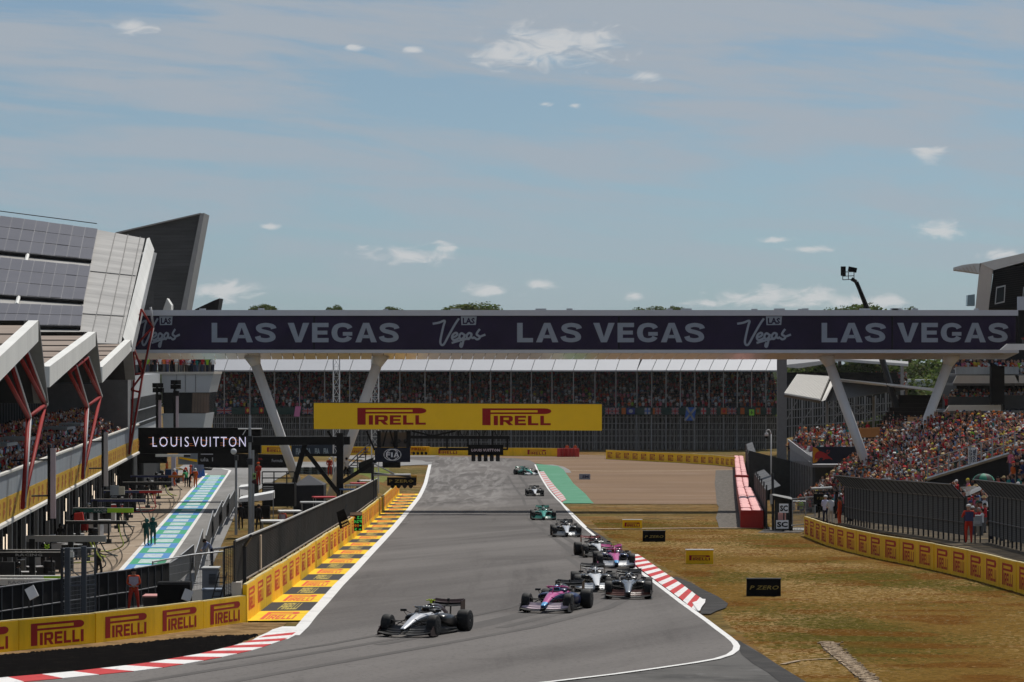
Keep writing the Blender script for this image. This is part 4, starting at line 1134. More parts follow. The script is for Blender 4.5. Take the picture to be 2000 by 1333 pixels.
for (x0, x1, d) in ((698, 833, 0), (942, 1077, 1)):
    O, U, V = rect_sign_px(x0, 797+d, x1, 830+d, YG-.6)
    put(logo_geo('IRELL'), O+Vector((0,-.02,0)), U, V).build('lettering', sg_r, gn)
MB().prism([P(488,870,YG), P(683,869,YG), P(683,853.5,YG), P(488,853.5,YG)], (0,1.0,0)).build('beam', black, gn)
for a, b, w in (((664,846),(664,985),.62),((596,868),(566,975),.45),((596,880),(660,962),.38),((734,901),(660,947),.36),((597,889),(660,889),.25),((740,842),(740,876),.35),((773,842),(773,876),.35),((798,842),(798,876),.4),
                ((716,842),(732,880),.18),((755,842),(748,872),.14),((762,842),(770,872),.14),((640,842),(664,880),.2),((800,854),(995,855),.28),((804,842),(845,852),.16),((845,852),(890,842),.16),((873,854),(873,877),.16),((895,842),(895,854),.12),((962,842),(962,870),.16),((991,855),(991,878),.16),((914,855),(914,872),.14),((858,877.5),(914,877.5),.24),((983,878),(992,878),.16),((935,855),(935,870),.1)):
    gbar(a, b, w)
for k in range(11):
    x = 812+k*17; gbar((x,842),(x+8 if k % 2 else x-6,855),.07)
m = MB().prism([P(742,874,YG+.4), P(798,874,YG+.4), P(798,845,YG+.4), P(742,845,YG+.4)], (0,.05,0)); m.build('cabin_glass', M('cabin_glass', (.10,.09,.09), .15), gn)
for (x, y) in ((779,862),(792,862),(766,864)):
    MB().ball(P(x,y,YG+.2), .16, 8, 6, 1, 1, 1.1).build('camera_head', dark_steel, gn)
# the board with the round emblem
fb = thing('sign_board', 'dark blue board with a white round emblem on the gantry', 'sign', P(766,903,YG-.5))
MB().prism([P(732,903,YG-.5), P(801,903,YG-.5), P(801,874.5,YG-.5), P(732,874.5,YG-.5)], (0,.3,0)).build('board', M('navy_board', (.008,.011,.025), .6), fb)
MB().prism([P(747,914,YG-.4), P(782,914,YG-.4), P(782,903.2,YG-.4), P(747,903.2,YG-.4)], (0,.3,0)).build('lamp_box', matte_black, fb)
def ring_geo(cx, cy, r, w, n=28, sx=1.0):
    v, f = [], []
    for i in range(n):
        a = 2*math.pi*i/n
        v += [(cx+sx*r*math.cos(a), cy+r*math.sin(a)), (cx+sx*(r-w)*math.cos(a), cy+(r-w)*math.sin(a))]
    for i in range(n):
        j = (i+1) % n; f.append((2*i, 2*j, 2*j+1, 2*i+1))
    return (v, f)
for k_, g_ in enumerate((ring_geo(.42,.5,.5,.055), ring_geo(.58,.5,.5,.055), ring_geo(.5,.5,.5,.03,28,.55))):
    on_px(g_, 751.5, 877, 781.5, 900, YG-.5, 'emblem', white_ink, fb, .035+.005*k_)
on_px(([(-.02,.30),(1.02,.30),(1.02,.70),(-.02,.70)],[(0,1,2,3)]), 751.5, 877, 781.5, 900, YG-.5, 'emblem_ground', M('navy_board', (.008,.011,.025), .6), fb, .06)
on_px(block_geo('FIA'), 754, 884, 780, 893.5, YG-.5, 'lettering', white_ink, fb, .07)
# start lights
def light_board(name, label, x0, y0, x1, y1, word, Y_, n, mat, ink, tx, ly):
    rt = thing(name, label, 'start lights', P((x0+x1)/2, y1, Y_))
    MB().prism([P(x0,y1,Y_), P(x1,y1,Y_), P(x1,y0,Y_), P(x0,y0,Y_)], (0,.35,0)).build('board', mat, rt)
    on_px(text_geo(word, .02, 1, 1.05), tx[0], tx[1], tx[2], tx[3], Y_, 'lettering', ink, rt)
    for k in range(n):
        x = lerp(x0, x1, (k+.9)/(n+.8)); w = (x1-x0)/n*.28; s = Y_/F
        MB().prism([P(x-w,ly,Y_-.1), P(x+w,ly,Y_-.1), P(x+w,y1+.2,Y_-.1), P(x-w,y1+.2,Y_-.1)], (0,.35,0)).build('lamp_housing', matte_black, rt)
        for yy in (lerp(y1,ly,.3), lerp(y1,ly,.75)):
            MB().lathe([(w*s*.9,0),(w*s*.9,.14),(w*s*.2,.16)], P(x,yy,Y_-.26), 'Y', 8).build('lamp', M('dark_lamp_glass', (.02,.02,.022), .2), rt)
    return rt
light_board('start_lights', 'black start light board with five lamps hanging over the track', 914, 869, 983, 889.5, 'LOUIS VUITTON', YG-.3, 5, matte_black, M('pale_pink_lettering', (.50,.40,.42), .5, emit=.15), (921,877,976,882.5), 901.5)
light_board('start_lights', 'small yellow lettered start light board beside the dark blue emblem board', 801, 872.5, 839, 884, 'PIRELLI', YG+2, 4, yellow, red_ink, (804,875,831,880), 887.5)
lb = light_board('start_lights', 'black light board with gold lettering on an arm above the pit wall', 756, 933, 813, 949, 'P ZERO', 262, 4, matte_black, gold_ink, (760,937,808,943), 951.5)
MB().tube(P(727,928,262), P(802,928,262), .09, 6).build('arm', grey_steel, lb)
MB().tube(P(731,924,262), P(803,932,262), .06, 6).build('arm', dark_steel, lb)
MB().tube(P(728,905,262), Vector((P(728,905,262).x, 262, T(262)-.2)), .12, 6).build('post', dark_steel, lb)
MB().tube(P(728,905,262), P(770,926,262), .05, 5).build('brace', grey_steel, lb)
for x in (784,):
    MB().prism([P(793,942,262.5), P(814,942,262.5), P(814,929,262.5), P(793,929,262.5)], (0,.3,0)).build('yellow_box', M('amber_box', (.55,.27,.02), .5), lb)

# lattice towers
def lattice(label, px, y0, Y_, w, zbase):
    g = Vector((P(px,y0,Y_).x, Y_, zbase)); ztop = P(px,y0,Y_).z
    rt = thing('lattice_tower', label, 'tower', g, 'pale lattice towers behind the gantry')
    corners = [Vector((sx*w/2, sy*w/2, 0)) for sx, sy in ((-1,-1),(1,-1),(1,1),(-1,1))]
    for c in corners: MB().tube(g+c, Vector((g.x+c.x, g.y+c.y, ztop)), .055, 5).build('leg', M('white_lattice', (.62,.62,.62), .5), rt)
    br2 = MB(); z = zbase; k = 0
    while z < ztop-.5:
        for i in range(4):
            a, b = corners[i], corners[(i+1)%4]
            br2.tube(Vector((g.x+a.x,g.y+a.y,z)), Vector((g.x+b.x,g.y+b.y,z)), .035, 4)
            if k % 2: a, b = b, a
            br2.tube(Vector((g.x+a.x,g.y+a.y,z)), Vector((g.x+b.x,g.y+b.y,z+1.0)), .03, 4)
        z += 1.0; k += 1
    br2.build('bracing', M('white_lattice', (.62,.62,.62), .5), rt)
lattice('pale lattice tower rising left of centre behind the yellow screen', 657, 700, 345, .62, T(345))
lattice('wider pale lattice tower rising behind the start lights', 732.5, 700, 342, .70, T(342))

# ================================================================== FAR GRANDSTAND
fs = thing('grandstand', 'long distant roofed grandstand packed with spectators', 'grandstand', P(960,900,552))
YR = 548
roof_w = M('stand_roof_white', (.30,.31,.335), .5, .1, var=.05, scale=.4)
scaff = M('scaffold_grey', (.26,.26,.26), .6, .1, var=.2)
bounds = [398,438,488,536,585,634,683,732,781,830,879,918,958,998,1038,1078,1120,1162,1203,1244,1273,1301,1329,1357,1385,1413,1440,1468,1496,1520]
for a, b in zip(bounds, bounds[1:]):
    d = 8 if a < 1240 else 11
    MB().prism([P(a+.5,723.5,YR), P(b-.7,723.5,YR), P(b-.7+d,700,YR+5), P(a+.5+d,700,YR+5)], (0,0,-.25)).build('roof_panel', roof_w, fs)
    MB().prism([P(a+.5+d,700,YR+5), P(b-.7+d,700,YR+5), P(b-.7+d+6,694,YR+34), P(a+.5+d+6,694,YR+34)], (0,0,-.25)).build('roof_panel', roof_w, fs)
    MB().tube(P(a,723,YR+.5), Vector((P(a,723,YR).x, YR+.5, T(YR))), .09, 5).build('post', M('stand_post_grey', (.26,.26,.265), .5), fs)
seat_m = M('stand_step_dark', (.03,.03,.032), .8, var=.2)
NROW = 15
def stand_row(i): return 549+i*1.7, HC-(799-HOR)*549/F + i*.50          # depth and step height of a row
xa, xb = P(404,800,549).x, P(1528,800,549).x
for i in range(NROW):
    y_, z_ = stand_row(i)
    MB().box(((xa+xb)/2, y_+.85, z_-.3), (xb-xa, 1.69, .6)).build('terrace_step', seat_m, fs)
MB().box(((xa+xb)/2, 549+NROW*1.7+.4, 8.2), (xb-xa, .3, 20)).build('back_wall', seat_m, fs)
MB().prism([P(404,810,548.4), P(1528,811,548.4), P(1528,796.5,548.4), P(404,796,548.4)], (0,.1,0)).build('front_cover', M('dark_green_cover', (.018,.045,.04), .8, var=.15), fs)
sc2 = MB()
for k in range(150):
    x = lerp(xa, xb, k/149)
    for dy in (0, 4):
        sc2.tube((x,548.8+dy,T(548)), (x,548.8+dy,4.6+dy*.3), .06, 4)
    if k < 149 and k % 2 == 0:
        x2 = lerp(xa, xb, (k+1)/149)
        for z in (-1.6, .4, 2.4): sc2.tube((x,548.8,z), (x2,548.8,z+2.0), .035, 4)
for z in (-.4,.6,1.6,2.6,3.6):
    for dy in (0, 4): sc2.tube((xa,548.8+dy,z), (xb,548.8+dy,z), .045, 4)
o = sc2.build('scaffold_frame', scaff, fs); o['kind'] = 'stuff'
MB().box(((xa+xb)/2, 560, 1.3), (xb-xa, .3, 6)).build('under_shade_sheet', M('understand_shade', (.055,.055,.056), .9, var=.3, scale=.5), fs)  # dark sheet behind the scaffold stands for the shade under the stand
# low spectators fence in front of it
fn = MB()
xa2, xb2 = P(405,850,540).x, P(1430,850,540).x
for k in range(330):
    x = lerp(xa2, xb2, k/329); fn.tube((x,540,T(540)), (x,540,T(540)+3.6), .03 if k % 6 else .06, 4)
for z in (.4,1.2,2.0,2.8,3.6): fn.tube((xa2,540,T(540)+z), (xb2,540,T(540)+z), .025, 4)
solo(fn, 'debris_fence', M('fence_wire_grey', (.10,.10,.10), .6, .3), 'long distant debris fence in front of the far stand', 'fence')
# flags and banners along the front rail
def union(O, U, V, par):
    nv = M('flag_navy', (.012,.018,.09), .8); wt = M('flag_white', (.26,.26,.27), .8); rd = M('flag_red', (.24,.014,.018), .8)  # flag colours darkened, the stand's shade put into them
    n_ = U.cross(V).normalized()
    MB().slab(O, O+U, O+U+V, O+V, -n_*.02).build('flag_field', nv, par)
    def bar(a, b, w, m, lf):
        A, B = O+U*a[0]+V*a[1], O+U*b[0]+V*b[1]; d = (B-A).normalized(); s = n_.cross(d)*w/2; e = n_*lf
        MB().poly([A-s+e, B-s+e, B+s+e, A+s+e]).build('flag_cross', m, par)
    h = V.length
    bar((0,0),(1,1),h*.22,wt,.012); bar((0,1),(1,0),h*.22,wt,.014); bar((0,0),(1,1),h*.08,rd,.020); bar((0,1),(1,0),h*.08,rd,.022)
    bar((.5,0),(.5,1),h*.34,wt,.026); bar((0,.5),(1,.5),h*.34,wt,.028); bar((.5,0),(.5,1),h*.2,rd,.034); bar((0,.5),(1,.5),h*.2,rd,.036)
def flag(x0, x1, y0, y1, kind, label, skew=0.0, Y_=548.0):
    O, U, V = rect_sign_px(x0, y0, x1, y1, Y_)
    O = O + Vector((0,-.1,0)); V = V + Vector((skew,0,0))
    rt = thing('flag', label, 'flag', O, 'flags hung on the front rail of the far stand')
    if kind == 'union': union(O, U, V, rt); return
    base, mark, shape = kind
    bf_ = MB().slab(O, O+U, O+U+V, O+V, (0,.02,0)).build('flag_field', M('flag_'+str(base), base, .8), rt)
    if shape == 'saltire':
        for a, b in (((0,0),(1,1)),((0,1),(1,0))):
            A, B = O+U*a[0]+V*a[1]+Vector((0,-.015,0)), O+U*b[0]+V*b[1]+Vector((0,-.015,0)); d = (B-A).normalized(); s = Vector((-d.z,0,d.x))*.16
            MB().poly([A-s,B-s,B+s,A+s]).build('flag_cross', M('flag_white', (.26,.26,.27), .8), rt)
    elif shape == 'disc':
        put(([(.5+.25*math.cos(t),.5+.3*math.sin(t)) for t in [2*math.pi*i/12 for i in range(12)]],[tuple(range(12))]), O+Vector((0,-.015,0)), U, V).build('flag_mark', M('mark_'+str(mark), mark, .8), rt)
    elif shape == 'cross':
        for a, b, w in (((.5,0),(.5,1),.22),((0,.5),(1,.5),.22)):
            A, B = O+U*a[0]+V*a[1]+Vector((0,-.015-.004*a[0],0)), O+U*b[0]+V*b[1]+Vector((0,-.015-.004*a[0],0)); d = (B-A).normalized(); s = Vector((-d.z,0,d.x))*w/2
            MB().poly([A-s,B-s,B+s,A+s]).build('flag_cross', M('mark_'+str(mark), mark, .8), rt)
    elif shape:
        put(text_geo(shape, .04, 1), O+U*.3+V*.18+Vector((0,-.015,0)), U*.4, V*.64).build('lettering', M('mark_'+str(mark), mark, .8), rt)
W_, RD, OR, LIME = (.27,.27,.28), (.25,.015,.02), (.34,.085,.015), (.22,.55,.05)  # white, red and orange darkened to carry the far stand's shade
flag(424,452,796,809,'union','large cross flag with yellow centre bands near the grey end block')
flag(479,489,796,808,(RD,(.5,.35,.05),'disc'),'small red flag with yellow disc on the dark green cover')
flag(506,515,796,808,(RD,(.5,.35,.05),'disc'),'red flag with yellow disc beside the left bridge leg')
flag(574,585,794,814,((.55,.18,.35),W_,''),'pink flag hanging slanted left of the yellow screen',.25)
flag(591,611,797,809,'union','blue and white crossed flag touching the left edge of the yellow screen')
for (a, b, k, lb_) in ((1182,1195,'union','crossed flag just right of the yellow screen'),(1196,1209,'union','second crossed flag right of the yellow screen'),(1214,1222,(OR,OR,''),'plain orange flag'),(1224,1240,((.02,.03,.16),W_,'disc'),'navy flag with pale disc'),
                       (1259,1270,(W_,(.05,.1,.3),'cross'),'white flag with dark blue cross'),(1275,1279,(OR,OR,''),'narrow orange flag'),(1280,1291,'union','crossed flag beside the narrow orange one'),(1312,1325,'union','crossed flag left of the blue one'),
                       (1369,1379,(W_,(.4,.02,.03),'cross'),'white flag with red cross'),(1388,1399,'union','crossed flag right of the blue one'),(1408,1420,(OR,(.4,.02,.03),'disc'),'orange flag with red disc'),(1421,1438,'union','crossed flag left of the lime banner'),
                       (1446,1454,(OR,OR,''),'plain orange flag left of the lime banner'),(1476,1485,(OR,(.1,.2,.1),'disc'),'orange flag with dark disc right of the lime banner'),(1497,1506,'union','crossed flag nearest the tall grey mast')):
    flag(a, b, 797, 809.5, k, lb_+' on the far stand rail')
flag(1337,1356,796,822,((.03,.10,.36),W_,'saltire'),'blue flag with white diagonal cross hanging below the far stand rail',.3)
flag(1463,1473,800,812,(LIME,(.03,.05,.02),'0'),'bright lime banner with a dark zero on the far stand rail')

# ================================================================== RIGHT HAND BUILDINGS AND STANDS
# tall grey mast
m = thing('mast', 'tall grey square mast beside the far stand, right of the red barrier', 'mast', Vector((P(1527,800,425).x, 425, T(425))))
MB().box((P(1527,800,425).x, 425, (T(425)+P(1527,702,425).z)/2), (1.15,1.15,P(1527,702,425).z-T(425))).build('post', M('mast_grey', (.15,.15,.155), .6, .1), m)
# dark overhung fence and bank along the red barrier
fb0, fb1 = G(1497,1034), G(1456,904)
df_ = thing('debris_fence', 'dark brown grey debris fence with leaning top behind the red block barrier', 'fence', fb0)
dk = M('fence_brown_grey', (.055,.048,.044), .8, var=.3, scale=.6); dk2 = M('fence_lean_grey', (.075,.076,.08), .7, var=.2)
for k in range(16):
    a, b = fb0.lerp(fb1,k/16), fb0.lerp(fb1,(k+.96)/16); a.z, b.z = T(a.y)-.05, T(b.y)-.05
    MB().wall(a, b, 2.6, .05).build('fence_panel', dk, df_)
    MB().tube(a, a+Vector((0,0,3.0)), .06, 5).build('post', dark_steel, df_)
    MB().slab(a+Vector((0,0,2.62)), b+Vector((0,0,2.62)), b+Vector((.95,0,2.95)), a+Vector((.95,0,2.95)), (0,0,-.04)).build('leaning_top', dk2, df_)
gy = G(1510,1036).y
MB().tube(Vector((P(1510,1030,gy).x,gy,T(gy)-.1)), P(1509,925,gy), .09, 6).build('end_post', dark_steel, df_)
MB().prism([P(1504,985,gy-.2), P(1509,985,gy-.2), P(1509,966,gy-.2), P(1504,966,gy-.2)], (0,.04,0)).build('notice', M('notice_white', (.5,.5,.5), .6), df_)
MB().prism([P(1462,1012,330), P(1560,1000,330), P(1560,905,330), P(1462,880,330)], (0,.2,0)).build('back_screen', M('netting_and_shade_dark', (.035,.037,.035), .8, var=.3), df_)
m = thing('lamp_post', 'white curved camera post beside the tall grey mast', 'post', P(1506,1000,300))
MB().path([P(1506,1000,300), P(1506,848,300), P(1504.5,842,300), P(1501,839.5,300), P(1497.5,841,300), P(1497,846,300)], .055, 8).build('pole', M('lamp_white', (.60,.60,.60), .5), m, smooth=True)
MB().lathe([(.05,.35),(.16,.28),(.17,.06),(.02,.0)], P(1497,853,300), 'Z', 10).build('camera_dome', M('lamp_white', (.60,.60,.60), .5), m, smooth=True)
MB().ball(P(1497,854,300), .13, 10, 6).build('dome_glass', matte_black, m, smooth=True)
# small ribbed roof stand
rs = thing('grandstand', 'stand with a white ribbed roof end behind the right bridge leg', 'grandstand', P(1620,880,345))
rib_w = M('ribbed_white_roof', (.46,.44,.405), .6, var=.05, spec=.2)
a0, a1, a2, a3 = (1532,771), (1602,783), (1621,738), (1557,734)
ndiv = 26
YA, YC = 340, 347
for k in range(ndiv):
    t0, t1 = k/ndiv, (k+.60)/ndiv
    lo0, lo1 = [lerp(a0[i],a1[i],t0) for i in (0,1)], [lerp(a0[i],a1[i],t1) for i in (0,1)]
    hi0, hi1 = [lerp(a3[i],a2[i],t0) for i in (0,1)], [lerp(a3[i],a2[i],t1) for i in (0,1)]
    MB().prism([P(*lo0,YA), P(*lo1,YA), P(*hi1,YC), P(*hi0,YC)], (0,.1,.16)).build('roof_rib', rib_w, rs)
MB().prism([P(*a0,YA+.12), P(*a1,YA+.12), P(*a2,YC+.12), P(*a3,YC+.12)], (0,.3,-.25)).build('roof_sheet', M('rib_roof_grey', (.17,.165,.155), .7), rs)
MB().prism([P(1605,784,YA-.5), P(1612,782,YA-.5), P(1632,742,YC), P(1624,740,YC)], (0,.6,0)).build('roof_edge', rib_w, rs)
MB().prism([P(1621,738,YC), P(1838,760,YC-32), P(1838,766,YC-32), P(1632,745,YC)], (0,.4,0)).build('roof_edge', M('roof_beam_white', (.56,.56,.55), .5), rs)
MB().prism([P(1622,742,YC+.3), P(1838,763,YC-31), P(1838,765,YC), P(1640,746,YC+12)], (0,0,.08)).build('roof_sheet', M('roof_under_grey', (.26,.26,.26), .7), rs)
MB().prism([P(1612,785,YC-3), P(1700,772,YC+6), P(1790,758,YC-10), P(1632,745,YC)], (.1,.4,0)).build('gable', M('gable_grey', (.16,.16,.16), .6), rs)
for x, y in ((1615,786),(1706,775),(1770,760)):
    MB().tube(P(x,y,YC), Vector((P(x,y,YC).x,YC,T(YC))), .14, 6).build('post', M('stand_post_grey', (.26,.26,.265), .5), rs)
for k in range(5): MB().tube(P(1612+k*9,786-k*1.2,YC-2), P(1640+k*20,812,YC-2), .04, 4).build('brace', scaff, rs)
# stand behind it
bs = thing('grandstand', 'more distant stand with a thin flat roof before the green trees', 'grandstand', P(1660,800,430))
MB().prism([P(1522,716,430), P(1640,701,430), P(1774,711,415), P(1774,716,415), P(1640,706,430), P(1560,720,430)], (0,.5,0)).build('roof_edge', M('roof_beam_white', (.56,.56,.55), .5), bs)
MB().prism([P(1522,716,430.3), P(1640,703,430.3), P(1774,713,415.3), P(1774,708,440), P(1640,697,460), P(1522,700,460)], (0,0,.1)).build('roof_sheet', M('roof_under_grey', (.26,.26,.26), .7), bs)
MB().tube(P(1762,715,416), P(1762,800,416), .22, 6).build('post', M('stand_post_grey', (.26,.26,.265), .5), bs)
for i in range(6):
    z = P(0,758-i*6,432).z; MB().box((P(1645,0,432).x, 432+i*1.2, z-.4), (15, 1.19, .8)).build('terrace_step', seat_m, bs)
MB().prism([P(1522,860,428), P(1765,800,428), P(1765,760,428), P(1522,762,428)], (0,.3,0)).build('front_shade_sheet', M('netting_and_shade_dark', (.035,.037,.035), .8, var=.3), bs)  # dark sheet stands in for the shade inside the open stand
for k in range(46):
    x = 1526+k*5.1; MB().tube(P(x,858-k*1.0,427.5), P(x+R.uniform(-.3,.3),770+R.uniform(-4,10),427.5), .07 if k % 4 else .16, 4).build('scaffold_post', scaff if k % 4 else M('stand_post_grey', (.26,.26,.265), .5), bs)
for k in range(7): MB().tube(P(1526+k*33,840-k*5,427.3), P(1556+k*33,790+R.uniform(-6,6),427.3), .07, 4).build('brace', scaff, bs)
for y in (802,818,834): MB().tube(P(1526,y,427.2), P(1762,y-16,427.2), .08, 4).build('rail', scaff, bs)
# dark stand of seats in shade
ds = thing('grandstand', 'dark steep seating bank behind the crowded right terrace', 'grandstand', P(1770,870,335))
for i in range(12):
    f_ = i/11
    x0, x1, yy, Yk = lerp(1690,1755,f_), lerp(1830,1862,f_), lerp(862,772,f_), 320+i*1.1
    a, b = P(x0,yy,Yk), P(x1,yy,Yk)
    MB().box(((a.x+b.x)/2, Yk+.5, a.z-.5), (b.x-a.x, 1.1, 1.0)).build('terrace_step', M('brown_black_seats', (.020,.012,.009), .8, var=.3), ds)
# raised terrace with the printed black board
tr_ = thing('terrace', 'raised grey viewing terrace with a printed dark board', 'terrace', P(1600,940,318))
YT = 318
MB().prism([P(1539,895,YT+14), P(1587,908,YT), P(1720,908,YT), P(1720,870,YT+14), P(1539,868,YT+14)], (0,0,-.25)).build('deck', M('terrace_deck_grey', (.25,.25,.26), .7), tr_)
MB().prism([P(1538.5,873,YT+14), P(1587,905,YT-.1), P(1587,895,YT-.1), P(1538.5,858,YT+14)], (.1,.1,0)).build('side_beam', M('terrace_beam_grey', (.30,.30,.31), .6), tr_)
MB().prism([P(1587,906,YT-.2), P(1680,906,YT-.2), P(1680,873,YT-.2), P(1587,873,YT-.2)], (0,.12,0)).build('board', M('midnight_board', (.012,.016,.035), .6, var=.08), tr_)
arc_ = [(0,0)]+[(.47*math.sin(t), .5-.5*math.cos(t)) for t in [math.pi*i/12 for i in range(13)]]+[(0,1)]
on_px((arc_, [tuple(range(len(arc_)))]), 1587.3, 873.5, 1618, 905, YT-.2, 'emblem_sun', M('amber_print', (.62,.26,.02), .6), tr_, .03)
bull = [(.02,.42),(.06,.60),(.16,.74),(.30,.80),(.44,.74),(.58,.66),(.70,.58),(.76,.44),(.84,.38),(.98,.22),(.99,.16),(.86,.24),(.80,.26),(.70,.22),(.62,.24),(.50,.14),(.44,.16),(.52,.26),(.40,.34),(.28,.28),(.22,.10),(.15,.10),(.19,.26),(.10,.24),(.04,.12),(.0,.14),(.05,.30)]
on_px((bull, [tuple(range(len(bull)))]), 1590, 876, 1626, 903, YT-.2, 'emblem_bull', M('bull_red_print', (.45,.03,.035), .6), tr_, .045)
horn = ribbon_strokes([[(.0,.0),(.25,.35),(.2,.8),(.5,.95)],[(.25,.35),(.7,.5),(.8,.9)]], .14)
for k_, st_ in enumerate(horn): on_px(st_, 1613, 879, 1622, 890, YT-.2, 'emblem_tail', M('bull_red_print', (.45,.03,.035), .6), tr_, .055+.005*k_)
MB().prism([P(1541,985,YT+16), P(1592,985,YT+2), P(1592,906,YT+2), P(1541,893,YT+16)], (.1,.1,0)).build('under_shade_sheet', M('understand_shade', (.055,.055,.056), .9), tr_)  # dark sheets put the shade under the terrace into colour
MB().prism([P(1592,985,YT+2), P(1720,985,YT+2), P(1720,906,YT+2), P(1592,906,YT+2)], (0,.1,0)).build('under_shade_sheet', M('understand_shade', (.055,.055,.056), .9), tr_)
for k in range(14):
    p = P(1544+k*3.2, 900-k*-.2, YT+12-k*.9); MB().tube(p, Vector((p.x,p.y,T(p.y))), .06, 4).build('post', scaff, tr_)
for k in range(20):
    t_ = k/19; p = P(lerp(1545,1586,t_), lerp(866,893,t_), lerp(YT+14,YT,t_)); MB().tube(p-Vector((0,0,.8)), p+Vector((0,0,.45)), .03, 4).build('baluster', scaff, tr_)
# box hut and lamp on the bank
m = MB().prism([P(1770,845,300), P(1808,845,300), P(1808,826,300), P(1770,828,300)], (0,4,0)); hut = solo(m, 'hut', M('hut_dark_blue', (.02,.025,.045), .6), 'small dark hut with a tan top among the crowd under the bridge leg', 'hut')
for nm, pts, mt in (('fascia', [(1768,828),(1809,826),(1809,823),(1768,824)], white), ('tan_top', [(1773,823),(1808,822.5),(1808,815),(1773,815)], M('tan_panel', (.50,.30,.16), .7)), ('side_panel', [(1768,845),(1775,845),(1775,827),(1768,828)], white)):
    MB().prism([P(x,y,299.8) for x, y in pts], (0,.2,0)).build(nm, mt, hut)
m = MB().prism([P(1660,856,316), P(1718,854,316), P(1718,835,316), P(1660,838,316)], (0,.2,0)); solo(m, 'hoarding', M('orange_hoarding', (.55,.25,.09), .7), 'plain orange hoarding beside the right bridge leg', 'hoarding')
# right hand building: upper louvred block and balconies
VR = Vector((1.95,14,0))
rbld = thing('building', 'right hand building with cream frame and black slatted upper storey', 'building', P(1950,760,300))
YQ = 300
cream = M('cream_cladding', (.52,.45,.39), .6, var=.06); creaml = M('pale_cream_cladding', (.60,.57,.53), .6, var=.06)
MB().prism([P(1904,612,YQ), P(1930,612,YQ), P(1940,518,YQ), P(1914,514,YQ)], VR).build('frame', cream, rbld)
MB().prism([P(1914,514.5,YQ-.05), P(1942,508,YQ-.05), P(2130,465,YQ-.05), P(2130,500,YQ-.05), P(2000,512,YQ-.05), P(1941,528,YQ-.05)], VR).build('roof_fascia', creaml, rbld)
MB().prism([P(1931,603,YQ+.2), P(2130,600,YQ+.2), P(2130,500,YQ+.2), P(1941,526,YQ+.2)], VR*.8).build('dark_wall', black, rbld)
for k in range(17):
    y = 530+k*4.3
    if y > 601: break
    x0 = 1940-(y-526)*.12
    MB().prism([P(x0,y+.9+.0,YQ+.05), P(2130,y-28+.9,YQ+.05), P(2130,y-28,YQ+.05), P(x0,y,YQ+.05)], (0,.12,0)).build('slat', M('slat_black', (.028,.026,.026), .5), rbld)
for (x, w) in ((1943,19),(1996,20)):
    fr_ = MB().prism([P(x,595,YQ-.02), P(x+w,591,YQ-.02), P(x+w+2,557,YQ-.02), P(x+3,561,YQ-.02)], (0,.1,0)).build('window', M('window_frame_white', (.45,.44,.43), .5), rbld)
    MB().prism([P(x+2,592.5,YQ-.05), P(x+w-1.5,588.5,YQ-.05), P(x+w,560,YQ-.05), P(x+4.5,563.5,YQ-.05)], (0,.03,0)).build('pane', glass_m, fr_)
MB().prism([P(1862,527,YQ), P(1912,534,YQ), P(1916,515,YQ), P(1902,515,YQ), P(1880,518,YQ), P(1862,523,YQ)], (.5,4,0)).build('canopy', creaml, rbld)
for k in range(6): MB().tube(P(1866+k*7,526-k*1.4,YQ-.06), P(1872+k*7,531,YQ-.06), .05, 4).build('canopy_fin', cream, rbld)
MB().prism([P(1889,598,YQ+8), P(1904,598,YQ+8), P(1904,575,YQ+8), P(1890,577,YQ+8)], (0,1,0)).build('glass_rail', M('pale_blue_glass', (.30,.42,.47), .15), rbld)
# main body behind the bridge with balconies
MB().prism([P(1868,985,YQ+4), P(2130,985,YQ+4), P(2130,600,YQ+4), P(1985,600,YQ+4), P(1985,690,YQ+4), P(1868,700,YQ+4)], (0,10,0)).build('back_wall', M('dark_back_wall', (.018,.018,.02), .6), rbld)  # plain near-black back wall
MB().prism([P(1990,660,YQ-14), P(2130,660,YQ-14), P(2130,598,YQ-14), P(1990,600,YQ-14)], (0,.4,0)).build('balcony_panel', M('balcony_blue_white', (.48,.52,.58), .4), rbld) if False else None
for (x0, y0, x1, y1, dx, mt, nm, Yk) in ((1861,734,1990,749,8,creaml,'balcony_front',292),(1953,672,2130,684,14,white,'balcony_front',276),(1846,792,1955,803,8,creaml,'balcony_front',290),(1867,717,1990,731,0,par_g,'balcony_glass',293),(1852,775,1938,792,0,M('smoked_glass', (.035,.037,.04), .2),'balcony_glass',291),(1962,772,2130,800,0,M('smoked_glass', (.035,.037,.04), .2),'balcony_glass',291),
                             (1990,749,2130,734,-8,creaml,'balcony_front',292)):
    y0, y1 = min(y0,y1), max(y0,y1)
    MB().prism([P(x0,y1,Yk), P(x1,y1,Yk), P(x1,y0,Yk), P(x0+dx,y0,Yk)], (0,.3,0)).build(nm, mt, rbld)
for (y, Yk, x0) in ((750,292.4,1862),(803,290.4,1848),(732,293.4,1866)):
    MB().box(((P(x0,y,Yk).x+P(2130,y,Yk).x)/2, Yk+5.5, P(0,y,Yk).z-.06), (P(2130,y,Yk).x-P(x0,y,Yk).x, 11, .2)).build('balcony_slab', M('slab_grey', (.16,.16,.16), .7), rbld)
MB().prism([P(1936,790,289), P(1962,790,289), P(1962,715,289), P(1936,715,289)], (0,1,0)).build('pier', black, rbld)
MB().prism([P(1988,606,278), P(2130,606,278), P(2130,575,278), P(1988,580,278)], (0,.4,0)).build('balcony_front', M('balcony_blue_white', (.48,.52,.58), .4), rbld)
MB().prism([P(1990,660,279), P(2130,660,279), P(2130,606,279), P(1990,606,279)], (0,.4,0)).build('dark_wall', black, rbld)
